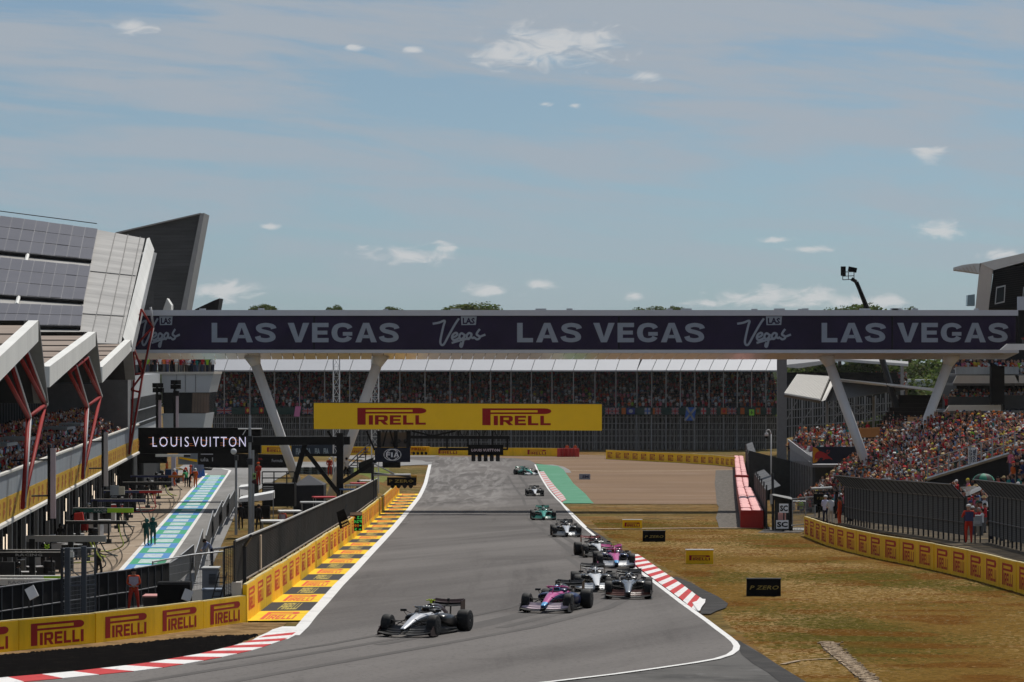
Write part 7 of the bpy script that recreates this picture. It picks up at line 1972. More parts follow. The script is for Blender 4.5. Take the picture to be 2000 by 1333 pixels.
def panel_mb(mb, cols):
    """colour a loft's faces: top faces 0, sides 1, by their normal"""
    V = [Vector(p) for p in mb.v]
    for i, f in enumerate(mb.f):
        n = (V[f[1]]-V[f[0]]).cross(V[f[2]]-V[f[0]])
        if n.length > 0: n.normalize()
        mb.m[i] = 0 if abs(n.z) > .66 else 1
    return mb
def make_car(label, gx, gy, yaw, nose, side, tip, accent, tcam, halo_m, flap, helmet, driver, rear_txt=None):
    """yaw: 0 drives straight at the camera, positive turns the nose to the photo's left"""
    root = thing('racing_car', label, 'racing car', (0,0,0), 'open wheel racing cars in line on the track', local=True)
    B = lambda mb, name, m, par=root, sm=False: mb.build(name, m, par, smooth=sm)
    # survival cell and nose
    body = MB().loft([ring_pts(*a) for a in ((2.52,.245,.07,.045),(2.40,.262,.10,.07),(2.1,.325,.125,.085),(1.7,.41,.155,.115),(1.2,.485,.20,.155),(.8,.52,.245,.18),(.45,.53,.30,.19),(.1,.53,.34,.20),(-.35,.53,.36,.22),(-.8,.52,.36,.25))])
    panel_mb(body, 0)
    for i, f in enumerate(body.f):
        if min(body.v[j][1] for j in f) > 1.95 and body.m[i] == 0: body.m[i] = 2
    bo = B(body, 'body', [nose, side, tip], root, True)
    # engine cover with airbox
    ec = MB().loft([ring_pts(*a) for a in ((-.30,.86,.10,.085),(-.42,.84,.15,.12),(-.6,.78,.19,.19),(-.95,.68,.235,.26),(-1.4,.58,.21,.25),(-1.85,.48,.15,.19),(-2.25,.42,.07,.10))])
    panel_mb(ec, 0); B(ec, 'engine_cover', [nose if nose is side else carbon, accent], root, True)
    B(MB().ball((0,-.293,.865), .085, 10, 6, 1, .3, .8), 'air_intake', black, root, True)
    fin = MB().prism([(-.012,-.7,.93),(-.012,-1.3,.86),(-.012,-2.2,.62),(-.012,-2.2,.45),(-.012,-1.2,.7)], (.024,0,0)); B(fin, 'shark_fin', accent)
    for s in (-1, 1):
        sp = MB().loft([[(s*(.43+x), y, z) for (x, y, z) in ring_pts(*a)] for a in ((.28,.50,.24,.10),(.05,.49,.30,.15),(-.4,.46,.31,.20),(-.9,.40,.27,.21),(-1.4,.32,.18,.17),(-1.9,.24,.07,.09))])
        panel_mb(sp, 0); B(sp, 'sidepod', [side, side if side is not carbon else carbon], root, True)
        B(MB().ball((s*.43,.285,.51), .19, 10, 6, 1.1, .12, .45), 'side_intake', black, root, True)
        # mirror, floor fence
        mi = MB().box((s*.60,.62,.79), (.20,.07,.075)); mi.tube((s*.34,.55,.68),(s*.52,.60,.77),.012,4); mi.tube((s*.52,.5,.60),(s*.60,.60,.76),.010,4); B(mi, 'mirror', carbon)
        B(MB().prism([(s*.72,.85,.06),(s*.72,-.1,.06),(s*.72,-.1,.14),(s*.72,.7,.24)], (s*.012,0,0)), 'floor_fence', carbon2)
    fl = MB().prism([(-.28,.95,.05),(-.74,.75,.05),(-.78,-.9,.05),(-.60,-1.55,.05),(-.48,-2.15,.09),(.48,-2.15,.09),(.60,-1.55,.05),(.78,-.9,.05),(.74,.75,.05),(.28,.95,.05)], (0,0,.03)); B(fl, 'floor', carbon2)
    df = MB().hexa([(-.45,-2.0,.08),(.45,-2.0,.08),(.48,-2.4,.26),(-.48,-2.4,.26),(-.45,-2.0,.11),(.45,-2.0,.11),(.48,-2.4,.29),(-.48,-2.4,.29)]); B(df, 'diffuser', carbon2)
    # cockpit opening, headrest, halo
    ck = MB().prism([(.17*math.cos(t), .22+.48*math.sin(t), .722) for t in [2*math.pi*i/14 for i in range(14)]], (0,0,.012)); B(ck, 'cockpit', black)
    hr = MB().loft([ring_pts(*a) for a in ((.05,.70,.33,.05),(-.2,.74,.34,.08),(-.45,.72,.30,.10))]); B(hr, 'headrest', side, root, True)
    ha = MB(); pts = [Vector((-.36,-.35,.80)), Vector((-.37,0,.86)), Vector((-.31,.38,.90)), Vector((-.16,.60,.905)), Vector((0,.66,.905)), Vector((.16,.60,.905)), Vector((.31,.38,.90)), Vector((.37,0,.86)), Vector((.36,-.35,.80))]
    for i in range(len(pts)-1): ha.tube(pts[i], pts[i+1], .030, 8)
    ha.tube((0,.66,.90),(0,.83,.70),.022,6)
    B(ha, 'halo', halo_m, root, True)
    tcm = MB().box((0,-.42,1.02),(.035,.16,.09)); tcm.box((0,-.38,1.075),(.30,.07,.03)); tcm.box((.04,-.36,1.105),(.03,.04,.035)); tcm.box((-.04,-.36,1.105),(.03,.04,.035)); B(tcm, 'roll_hoop_camera', tcam)
    # front wing
    fw = link('front_wing', None, root)
    for k, (y, z, ch, tw, lo) in enumerate(((2.42,.105,.34,.05,.0),(2.24,.165,.24,.10,.0),(2.10,.235,.20,.13,.0))):
        m = MB()
        for s in (-1,1):
            rings = []
            for u in (0,.25,.5,.75,1):
                x = s*(.09+u*.80); dz = .05*u*u - .02*math.sin(math.pi*u) ; yb = y-.24*u
                rings.append([(x,yb+ch/2,z+dz-.012),(x,yb,z+dz+.012),(x,yb-ch/2,z+dz+tw),(x,yb-ch/2,z+dz+tw+.012),(x,yb,z+dz+.03),(x,yb+ch/2,z+dz+.004)])
            m.loft(rings)
        m.build('wing_element', carbon if k == 0 else flap, fw)
    for s in (-1,1):
        m = MB().prism([(s*.90,2.35,.06),(s*.91,1.85,.06),(s*.91,1.82,.34),(s*.90,2.05,.36),(s*.90,2.33,.20)], (s*.015,0,0))
        m.box((s*.93,2.08,.065),(.09,.5,.015)); m.build('endplate', accent if flap is not carbon else carbon, fw)
        m2 = MB().tube((s*.90,2.0,.33),(s*1.0,1.95,.30),.014,4); m2.build('dive_plane', carbon, fw)
    # rear wing
    rw = link('rear_wing', None, root)
    for (y, z, ch, tw) in ((-2.20,.80,.26,.07),(-2.36,.90,.17,.10)):
        m = MB(); rings = []
        for u in (-1,-.6,-.2,.2,.6,1):
            x = u*.50; dz = .035*(abs(u)**2)
            rings.append([(x,y+ch/2,z+dz-.012),(x,y,z+dz-.005),(x,y-ch/2,z+dz+tw),(x,y-ch/2,z+dz+tw+.015),(x,y,z+dz+.03),(x,y+ch/2,z+dz+.01)])
        m.loft(rings); m.build('wing_element', carbon if z < .85 else accent, rw)
    for s in (-1,1):
        MB().prism([(s*.51,-2.02,.72),(s*.515,-2.1,.52),(s*.515,-2.42,.50),(s*.51,-2.50,.72),(s*.51,-2.50,1.04),(s*.51,-2.05,.98)], (s*.014,0,0)).build('endplate', accent, rw)
        MB().prism([(s*.10,-2.10,.40),(s*.10,-2.22,.40),(s*.10,-2.26,.82),(s*.10,-2.14,.82)], (s*.02,0,0)).build('pylon', carbon, rw)
    MB().box((0,-2.3,1.0),(.05,.12,.10)).build('flap_actuator', carbon, rw)
    bw = MB().box((0,-2.25,.46),(.9,.16,.018)); bw.build('beam_wing', carbon, rw)
    if rear_txt:
        put(text_geo(rear_txt, .02, 1), (.38,-2.48,.955), (-.76,0,0), (0,-.02,.10)).build('lettering', white_ink, rw)
    # wheels and suspension
    for (y, hw, ms, hz) in ((1.65,.785,WF,.355), (-1.75,.755,WR_,.36)):
        for s in (-1,1):
            w = link('wheel', None, root); w.location = (s*hw, y, hz)
            for nm, me in zip(('tyre','rim','wheel_nut'), ms): link(nm, me, w)
            m = MB()
            if y > 0:
                xo = s*(hw-.13)
                for (yy, zz, yo, zo) in ((1.95,.43,1.68,.50),(1.25,.47,1.62,.50),(2.0,.26,1.70,.24),(1.2,.29,1.60,.24),(1.70,.56,1.62,.27)):
                    m.tube((s*.15,yy,zz),(xo,yo,zo),.016,5)
                m.box((s*(hw-.17),1.62,.36),(.05,.30,.34))
            else:
                xo = s*(hw-.18)
                for (yy, zz, yo, zo) in ((-1.3,.46,-1.70,.52),(-2.1,.42,-1.80,.52),(-1.3,.24,-1.70,.22),(-2.0,.22,-1.80,.22),(-1.5,.50,-1.72,.25)):
                    m.tube((s*.13,yy,zz),(xo,yo,zo),.017,5)
                m.box((s*(hw-.23),-1.75,.36),(.05,.32,.36))
            m.build('suspension', carbon2, root)
    fx = Vector((gx, gy, T(gy)+.028))
    ang = math.pi - yaw
    root.location = fx; root.rotation_euler = (math.atan(.0203) if gy < 330 else .004, 0, 0)
    root.rotation_euler = Matrix.Rotation(ang,3,'Z').to_euler()
    # pitch with the slope of the track along its own axis
    sl = (T(gy+1)-T(gy-1))/2
    fwd = Vector((-math.sin(yaw), -math.cos(yaw), 0)); fwd.z = sl*fwd.y; fwd.normalize()
    rgt = fwd.cross(Vector((0,0,1))).normalized(); up = rgt.cross(fwd)
    root.rotation_euler = Matrix((rgt, fwd, up)).transposed().to_euler(); root.scale = (.965,.965,.965)
    # the driver sits in the cockpit, a thing of its own
    d = thing('person', driver, 'person', fx, 'drivers in the racing cars', local=True); d.rotation_euler = root.rotation_euler; d.scale = root.scale
    dm = MB().loft([ring_pts(.12,.50,.10,.06,10,2), ring_pts(.10,.62,.19,.11,10,2), ring_pts(.09,.70,.13,.09,10,2)])
    dm = MB().loft([[(x,y*1.0+.12,.45) for x,y in [(.17*math.cos(t),.10*math.sin(t)) for t in [2*math.pi*i/10 for i in range(10)]]],
                    [(x,y+.10,.66) for x,y in [(.19*math.cos(t),.11*math.sin(t)) for t in [2*math.pi*i/10 for i in range(10)]]],
                    [(x,y+.10,.72) for x,y in [(.08*math.cos(t),.08*math.sin(t)) for t in [2*math.pi*i/10 for i in range(10)]]],
                    [(x,y+.10,.80) for x,y in [(.07*math.cos(t),.07*math.sin(t)) for t in [2*math.pi*i/10 for i in range(10)]]]])
    dm.build('body', carbon2, d, smooth=True)
    hm = MB().ball((0,.10,.80), .135, 14, 10, .95, 1.1, 1.05).build('helmet', helmet, d, smooth=True)
    v = MB()
    for k in range(6):
        a0, a1 = -1.0+k/3, -1.0+(k+1)/3
        v.poly([(math.sin(a)*.136, .10+math.cos(a)*.154, z) for a, z in ((a0,.765),(a1,.765),(a1,.835),(a0,.835))])
    v.build('visor', M('dark_visor', (.01,.01,.012), .1), hm)
    return root
chrome = M('silver_car_paint', (.58,.58,.59), .25, .2, var=.03, coat=.5)
wht = M('white_car_paint', (.66,.66,.66), .3, var=.03, coat=.6)
pink = M('pink_car_paint', (.50,.065,.24), .3, var=.03, coat=.6)
sky_b = M('light_blue_car_paint', (.10,.36,.66), .3, var=.03, coat=.6)
navy = M('dark_blue_car_paint', (.010,.018,.07), .3, var=.03, coat=.15)
teal = M('green_car_paint', (.015,.16,.12), .3, var=.03, coat=.6)
teal2 = M('bright_green_car_paint', (.03,.30,.23), .3, var=.03, coat=.6)
dredp = M('dark_red_car_paint', (.022,.005,.005), .35, var=.03, spec=.3)
redp = M('red_car_paint', (.42,.02,.02), .3, var=.03, coat=.6)
greyp = M('graphite_car_paint', (.17,.18,.19), .28, .4, var=.03, coat=.6)
orng = M('orange_red_car_paint', (.07,.018,.010), .35, var=.03, coat=.4)
cblack = M('gloss_black_car_paint', (.007,.007,.0075), .3, var=.03, spec=.4)
wine = M('wine_red_paint', (.15,.018,.02), .4, var=.03)
palepink = M('pale_pink_flap', (.48,.38,.42), .4, var=.03)
limec = M('lime_camera', (.50,.60,.03), .5, var=0)
def car_at(px, py, frac=0.0):
    g = G(px, py); return g.x, g.y
def spot(frontpx, frontpy, yaw):
    """place the car so that the middle of its front axle stands at a pixel"""
    g = G(frontpx, frontpy)
    return g.x + math.sin(yaw)*1.65, g.y + math.cos(yaw)*1.65
cars = [
 (801,1245,rad(17),chrome,cblack,chrome,dredp,limec,greyp,cblack,cblack,'silver and black racing car with red accents leading the line','person in black helmet driving the leading silver and black car',''),
 (1069,1198,rad(13),pink,navy,sky_b,cblack,carbon,pink,palepink,sky_b,'pink and dark blue racing car second in line','person in blue helmet driving the pink and blue car second in line',''),
 (1227,1171,rad(2.5),greyp,cblack,greyp,cblack,carbon,cblack,orng,wht,'graphite and black racing car with dark red brown front flaps beside the right kerb','person in white helmet driving the graphite and black car by the kerb',''),
 (1165,1157,rad(-1),wht,cblack,wht,cblack,carbon,wht,wht,wht,'white nosed black racing car with white front flaps','person in white helmet driving the white nosed car behind the graphite one',''),
 (1203,1111,rad(-1.5),pink,navy,sky_b,pink,limec,pink,wht,redp,'second pink and blue racing car with lime roll hoop camera','person in red helmet driving the second pink and blue car',''),
 (1172,1090,rad(-6),wht,carbon,wht,wine,carbon,carbon,carbon,wht,'white and dark racing car with red tinted rear wing partly behind the pink one','person in white helmet driving the white car partly behind the pink one',''),
 (1107,1050,rad(-1),chrome,cblack,wht,cblack,carbon,cblack,greyp,wht,'black racing car with a silver nose and grey front flaps mid track','person in white helmet driving the black car with the silver nose',''),
 (1062,1017,rad(-1),teal2,teal,teal2,teal,carbon,teal,teal,wht,'green racing car crossing the thin bridge shadow','person in white helmet driving the green car crossing the shadow line',''),
 (1045,970,rad(-1),wht,carbon,wht,carbon,carbon,carbon,carbon,wht,'small distant white nosed black racing car','person in white helmet driving the distant white nosed car',''),
 (1036,929,rad(-20),teal2,teal,teal2,teal,carbon,teal,wht,teal2,'farthest green racing car rounding the bend beside the green strip','person in green helmet driving the farthest green car',''),
]
for (px,py,yaw,nose,side,tip,acc,tc_,halo_m,flap,helm,lab,drv,txt) in cars:
    x, y = spot(px, py, yaw)
    make_car(lab, x, y, yaw, nose, side, tip, acc, tc_, halo_m, flap, helm, drv, txt)
# ================================================================== MARSHALS, MECHANICS, CREW
orange_c = cloth('marshal_orange', (.52,.065,.018)); red_c = cloth('overall_red', (.42,.035,.02)); green_c = cloth('race_green', (.012,.065,.055)); black_c = cloth('black', (.012,.012,.013))
white_c = cloth('white', (.60,.60,.60)); pale_blue = cloth('pale_blue', (.28,.34,.52)); navy_c = cloth('navy', (.018,.022,.05)); grey_c = cloth('grey', (.16,.16,.17)); orange2 = cloth('fire_orange', (.60,.10,.012))
hair_b = M('dark_hair', (.018,.012,.009), .7); cap_b = cloth('cap_black', (.012,.012,.013)); cap_w = cloth('cap_white', (.60,.60,.58)); tab_w = cloth('tabard_pale', (.42,.36,.42)); hel_w = M('helmet_white', (.62,.62,.62), .3); hel_g = M('helmet_green', (.015,.09,.075), .3); hel_k = M('helmet_black', (.014,.014,.015), .25); hel_r = M('helmet_red_orange', (.55,.06,.02), .35)
HANDS_FRONT = dict(el=(-.27,.05,1.16), wl=(-.10,.22,1.08), er=(.27,.05,1.16), wr=(.10,.22,1.08))
HANDS_FENCE = dict(el=(-.28,.10,1.20), wl=(-.20,.30,1.22), er=(.28,.10,1.20), wr=(.20,.30,1.22))
HOLD = dict(el=(-.27,.06,1.15), wl=(-.18,.30,1.12), er=(.28,.04,1.14), wr=(.10,.30,1.02))
WALK = dict(kl=(-.11,.16,.52), al=(-.11,.06,.12), tl=(-.11,.20,.07), kr=(.11,-.02,.50), ar=(.11,-.28,.16), tr=(.11,-.18,.05), el=(-.27,-.14,1.17), wl=(-.25,-.14,.93), er=(.27,.08,1.17), wr=(.24,.26,1.02))
STEP = dict(kl=(-.12,.22,.62), al=(-.12,.12,.26), tl=(-.13,.27,.22), el=(-.26,.14,1.2), wl=(-.22,.36,1.2), er=(.27,.12,1.2), wr=(.2,.36,1.25))
BEND = dict(che=(0,.24,1.28), nek=(0,.34,1.36), hea=(0,.44,1.43), top=(0,.47,1.50), spi=(0,.09,1.13), sl=(-.19,.28,1.30), sr=(.19,.28,1.30), el=(-.24,.42,1.06), wl=(-.14,.58,.95), er=(.24,.42,1.06), wr=(.14,.58,.95))
WIDE = dict(kl=(-.17,.03,.5), al=(-.20,-.02,.09), tl=(-.24,.13,.045), kr=(.17,.03,.5), ar=(.20,-.02,.09), tr=(.24,.13,.045))
toC = math.pi                                   # facing the camera
def at_pit(px, py): return GP(px, py)
g = P(261,1192,133); person('marshal in orange overalls with a pale tabard standing at the black railing', GP(261,1194,0,PZ2), toC+.15, orange_c, red_c, dict(HANDS_FRONT, **WIDE), 'marshals and firefighters in orange', hat=cap_b, tabard=tab_w, bulk=1.15, scale=.98)
person('mechanic all in black holding a hose by the near booms', at_pit(193,1132), -.5, black_c, black_c, dict(HOLD, **WIDE), 'mechanics on the pit apron', hair=hair_b, scale=.98)
person('mechanic in dark green with helmet, left one of the pair on the painted strip', at_pit(286,1066), -.35, green_c, green_c, HANDS_FRONT, 'mechanics on the pit apron', helmet=hel_g, bulk=1.25)
person('mechanic in dark green with helmet, right one of the pair on the painted strip', at_pit(299,1065), .3, green_c, green_c, dict(HANDS_FRONT), 'mechanics on the pit apron', helmet=hel_g, scale=1.03, bulk=1.25)
person('firefighter in bright orange with white helmet by the painted strip', at_pit(382,953), toC-.5, orange2, orange2, HANDS_FRONT, 'marshals and firefighters in orange', helmet=hel_w, scale=1.05)
person('firefighter in bright orange walking beneath the orange boom tip', at_pit(341,952), 2.2, orange2, orange2, WALK, 'marshals and firefighters in orange', helmet=hel_w)
person('mechanic in black with green back beside the firefighter', at_pit(364,952), .4, cloth('bright_green', (.03,.26,.09)), black_c, BEND, 'mechanics on the pit apron', helmet=hel_k, scale=1.05)
person('crouched mechanic in black holding a wheel gun by the firefighter', at_pit(370,953), -1.2, black_c, black_c, BEND, 'mechanics on the pit apron', helmet=hel_r)
for i, (px, py, top, hl, pose, s_) in enumerate(((298,968,black_c,hel_k,BEND,'bending under the red boom tip'),(306,960,black_c,hel_k,WIDE,'standing behind the red boom tip'),(318,956,black_c,hel_k,HANDS_FRONT,'standing left of the walking firefighter'),(262,992,cloth('dark_red',(.16,.02,.025)),hel_r,BEND,'in dark red near the dark blue boom'),(248,1001,cloth('maroon',(.09,.016,.02)),hel_r,HOLD,'in maroon below the lime tip'),
        (286,985,black_c,hel_k,WIDE,'waiting with a wheel near the red hose'),(212,1006,white_c,hel_w,HANDS_FRONT,'in white under the dark green boom'),(152,1050,black_c,hel_k,BEND,'leaning behind the grey boom'),(84,1122,black_c,hel_k,HOLD,'in shorts under the double black boom'),(12,1168,black_c,hel_k,WIDE,'in black at the lower left garage'),(34,1166,black_c,hel_k,HANDS_FRONT,'beside the floodlight at lower left'),(232,1012,navy_c,hel_k,WIDE,'in navy between green boom and cones'),(300,934,orange2,hel_r,HANDS_FRONT,'in orange far under the screen'),(326,934,orange2,hel_r,WALK,'in orange walking far under the screen'),(372,943,orange2,hel_r,WIDE,'in orange behind the low blue boards'),(360,944,orange2,hel_r,BEND,'bending in orange behind the low blue boards'),(70,1108,black_c,hel_k,HOLD,'in black between the nearest booms'),(118,1078,black_c,hel_k,WIDE,'in black left of the grey boom post'),(172,1030,black_c,hel_w,HANDS_FRONT,'in black with white helmet by the thin boom'),(226,990,black_c,hel_k,WIDE,'in black right of the lime tip'),(278,966,black_c,hel_k,HOLD,'in black behind the red hose'),(52,1030,black_c,hel_w,WIDE,'with white helmet at the dark garages'),(186,974,red_c,hel_w,WIDE,'with white helmet in red at the garages'))):
    person('pit crew member '+s_, at_pit(px, py), R.uniform(-2.5,2.5), top, top, pose, 'mechanics on the pit apron', helmet=hl)
person('marshal in red overalls with orange cap on the stair platform', P(505,949,259), toC-.6, red_c, red_c, HANDS_FRONT, 'marshals and firefighters in orange', hat=cloth('cap_orange',(.62,.10,.015)))
person('marshal in orange standing behind the carts in front of the black stair', Vector((P(552,1000,222).x,222,T(222)-.3)), toC, red_c, red_c, HANDS_FRONT, 'marshals and firefighters in orange', hair=hair_b, tabard=tab_w, bulk=1.1)
person('steward in pale blue shirt bent over the barrier by the grey cabinet', GP(414,1108,0,1.1), 1.9, pale_blue, navy_c, BEND, hair=hair_b)
for (px, Y_, rz, top, pose, s_) in ((470,230,.4,black_c,HANDS_FRONT,'in black under the wide white canopy'),(505,226,-.6,black_c,WIDE,'in black beside the desk of the wide canopy'),(473,258,.2,black_c,WIDE,'in black under the small white canopy'),(566,285,2.5,navy_c,WIDE,'in navy by the left bridge leg'),(700,300,1.2,grey_c,HANDS_FRONT,'in grey under the emblem board'),(668,300,2.0,white_c,WIDE,'in white shirt behind the gantry post')):
    person('crew member '+s_, Vector((P(px,900,Y_).x, Y_, max(T(Y_),PITZ)-.05)), rz, top, black_c, pose, 'crew behind the pit wall', hair=hair_b)
person('person in white shirt climbing the rostrum stair by the gantry', P(677,936,279), .6, white_c, black_c, STEP, hair=hair_b)
person('marshal in orange sitting high behind the black gantry leg', P(644,930,300), toC, red_c, red_c, BEND, 'marshals and firefighters in orange', hat=cap_w)
yA = 163.0; zA = P(1892,1062,yA).z
person('marshal seen from behind in red and navy with white cap at the fence gap', Vector((P(1892,1062,yA).x, yA, zA)), .1, red_c, red_c, dict(HANDS_FENCE), 'marshals on the right', hat=cap_w, tabard=cloth('tabard_navy',(.05,.055,.13)), bulk=1.12, scale=1.05)
person('marshal in white shirt and dark trousers by the right light board', Vector((P(1612,1010,205).x,205,T(205)+.9)), -.6, cloth('lilac_white',(.46,.46,.60)), navy_c, HANDS_FRONT, 'marshals on the right', hat=cap_w)
person('marshal in pale shorts beside the right light board', Vector((P(1622,1010,204).x,204,T(204)+.9)), .5, white_c, cloth('pale_shorts',(.42,.40,.36)), HANDS_FRONT, 'marshals on the right', hair=hair_b)
person('marshal in orange near the end of the catch fence', Vector((P(1640,1005,202).x,202,T(202)+.9)), 1.2, orange_c, orange_c, WIDE, 'marshals on the right', hair=hair_b)

# ================================================================== SPECTATORS
def crowd_geo(pose, cap, lower=True, n=6):
    v, f, z = [], [], []
    def loft(rings, zone):
        b = len(v); m = len(rings[0])
        for rg in rings: v.extend(rg)
        for i in range(len(rings)-1):
            for j in range(m):
                k = (j+1) % m; a, c, d, e = b+i*m+j, b+i*m+k, b+(i+1)*m+k, b+(i+1)*m+j
                f.extend([(a,c,d),(a,d,e)]); z.extend([zone[i]]*2 if isinstance(zone, list) else [zone]*2)
        for j in range(1, m-1): f.append((b+(len(rings)-1)*m, b+(len(rings)-1)*m+j, b+(len(rings)-1)*m+j+1)); z.append(zone[-1] if isinstance(zone, list) else zone)
    def ell(cx, cy, cz, rx, ry, m=n): return [(cx+rx*math.cos(2*math.pi*i/m), cy+ry*math.sin(2*math.pi*i/m), cz) for i in range(m)]
    rings = [ell(0,0,.95,.17,.12), ell(0,0,1.15,.155,.11), ell(0,.01,1.36,.205,.125), ell(0,0,1.46,.17,.09), ell(0,.01,1.50,.06,.06), ell(0,.02,1.56,.09,.095), ell(0,.02,1.66,.10,.11), ell(0,.01,1.75,.06,.07)]
    zones = [1,1,1,1,0,0,0]
    if lower: rings = [ell(0,.03,.0,.13,.13), ell(0,0,.12,.14,.08), ell(0,.01,.5,.15,.09)] + rings; zones = [4,2,2]+zones
    loft(rings, zones)
    def arm(pts, rs):
        for i in range(len(pts)-1):
            a, b = Vector(pts[i]), Vector(pts[i+1]); q = (b-a).to_track_quat('Z','Y')
            rr = [[tuple(c+q@Vector((math.cos(t)*r_,math.sin(t)*r_,0))) for t in (0.5,2.07,3.64,5.21)] for c, r_ in ((a,rs[i]),(b,rs[i+1]))]
            loft(rr, 1 if i == 0 else 0)
    up = lambda s: [(s*.19,0,1.42),(s*.26,.16,1.38),(s*.10,.26,1.60)]
    hi = lambda s: [(s*.19,0,1.42),(s*.30,.05,1.62),(s*.22,.06,1.90)]
    dn = lambda s: [(s*.19,0,1.42),(s*.26,-.03,1.16),(s*.22,.12,.98)]
    fo = lambda s: [(s*.19,0,1.42),(s*.27,.02,1.16),(s*-.02,.20,1.15)]
    A = {'down':(dn,dn),'phone':(up,up),'one':(dn,up),'wave':(hi,dn),'fold':(fo,fo),'both':(hi,hi)}[pose]
    arm(A[0](-1), (.06,.045,.04)); arm(A[1](1), (.06,.045,.04))
    body = (np.array(v), np.array(f), np.array(z))
    v, f, z = [], [], []
    if cap == 'cap':
        loft([ell(0,.02,1.66,.108,.118,7), ell(0,.02,1.73,.095,.10,7), ell(0,.01,1.785,.04,.04,7)], 3)
        b = len(v); v.extend([(-.08,.10,1.665),(.08,.10,1.665),(.065,.21,1.655),(-.065,.21,1.655)]); f.extend([(b,b+1,b+2),(b,b+2,b+3)]); z.extend([3,3])
    elif cap == 'hat':
        loft([ell(0,.02,1.66,.19,.20,8), ell(0,.02,1.675,.11,.12,8), ell(0,.02,1.76,.09,.09,8)], 3)
    else:
        loft([ell(0,-.03,1.57,.09,.08), ell(0,-.01,1.66,.112,.115), ell(0,0,1.74,.085,.09), ell(0,0,1.775,.03,.03)], 3)
    return body, (np.array(v), np.array(f), np.array(z))
GEO = [(p, c) for p in ('down','phone','one','fold','wave','both') for c in ('cap','hat','hair')]
GEOS = {k: crowd_geo(*k) for k in GEO}
GEOS_UP = {k: crowd_geo(*k, lower=False) for k in GEO}
SKINS = [(.40,.22,.155),(.34,.175,.12),(.45,.26,.19),(.22,.11,.075),(.37,.19,.135)]
TOPS = [('red',(.42,.022,.03),18),('black',(.014,.014,.016),24),('white',(.62,.62,.62),22),('orange',(.50,.11,.025),7),('navy',(.02,.028,.09),10),('grey',(.16,.16,.17),7),('pink',(.55,.16,.24),8),('teal',(.03,.22,.20),5),('pale blue',(.28,.38,.52),5),('dark green',(.02,.09,.06),4),('yellow',(.55,.42,.05),2),('lime',(.30,.50,.04),1.2)]
CAPS = [('white',(.58,.58,.56),8),('black',(.014,.014,.015),10),('orange',(.58,.16,.03),6),('red',(.42,.03,.03),6),('navy',(.02,.03,.09),5),('yellow',(.55,.45,.06),2),('straw',(.45,.34,.18),2)]
HAIRS = [('dark',(.018,.012,.009),6),('brown',(.07,.035,.018),5),('fair',(.30,.20,.09),2),('grey',(.25,.24,.23),1)]
LEGS = [(.02,.024,.04),(.012,.012,.013),(.30,.27,.22),(.06,.075,.12),(.10,.10,.10)]
def pick(r_, tab): return r_.choices(tab, weights=[t[2] for t in tab])[0]
def look(r_, bias=None):
    pose = r_.choices(('down','phone','one','fold','wave','both'), (34,14,18,24,6,4))[0]
    hw = r_.choices(('cap','hat','hair'), (50,10,40))[0]
    top = pick(r_, TOPS); hc = pick(r_, CAPS) if hw != 'hair' else pick(r_, HAIRS)
    if hw == 'hat' and r_.random() < .4: hc = ('straw',(.45,.34,.18),1)
    return (pose, hw), top, hc, r_.choice(SKINS), r_.choice(LEGS)
def jit(c, r_, a=.25): k = r_.uniform(1-a, 1+a); return tuple(x*k for x in c)
def crowd_object(name, people, label, up_only=False, shade_dim=1.0):
    """people: (position, heading, scale, look) -> one counted-by-nobody mesh"""
    V, Fc, C = [], [], []; base = 0; r_ = random.Random(len(people))
    for (p, rz, s, lk) in people:
        geo, top, hc, sk, lg = lk
        cols = np.array([sk, jit(top[1], r_), lg, jit(hc[1], r_), (.03,.03,.03)])*shade_dim
        for part in (GEOS_UP if up_only else GEOS)[geo]:
            v, f, z = part
            c_, s_ = math.cos(rz), math.sin(rz)
            w = np.empty_like(v); w[:,0] = (v[:,0]*c_ - v[:,1]*s_)*s+p[0]; w[:,1] = (v[:,0]*s_ + v[:,1]*c_)*s+p[1]; w[:,2] = v[:,2]*s+p[2]
            V.append(w); Fc.append(f+base); C.append(np.repeat(cols[z], 3, axis=0)); base += len(v)
    V, Fc, C = np.concatenate(V), np.concatenate(Fc), np.concatenate(C)
    me = bpy.data.meshes.new(name)
    me.vertices.add(len(V)); me.vertices.foreach_set('co', V.astype(np.float32).ravel())
    me.loops.add(len(Fc)*3); me.loops.foreach_set('vertex_index', Fc.astype(np.int32).ravel())
    me.polygons.add(len(Fc)); me.polygons.foreach_set('loop_start', np.arange(0, len(Fc)*3, 3, dtype=np.int32)); me.polygons.foreach_set('loop_total', np.full(len(Fc), 3, dtype=np.int32))
    ca = me.color_attributes.new('Col', 'FLOAT_COLOR', 'CORNER')
    ca.data.foreach_set('color', np.concatenate([C, np.ones((len(C),1))], axis=1).astype(np.float32).ravel())
    me.materials.append(CROWDMAT); me.update(); me.validate()
    return tag(link(name, me), label, kind='stuff')
RC = random.Random(21)
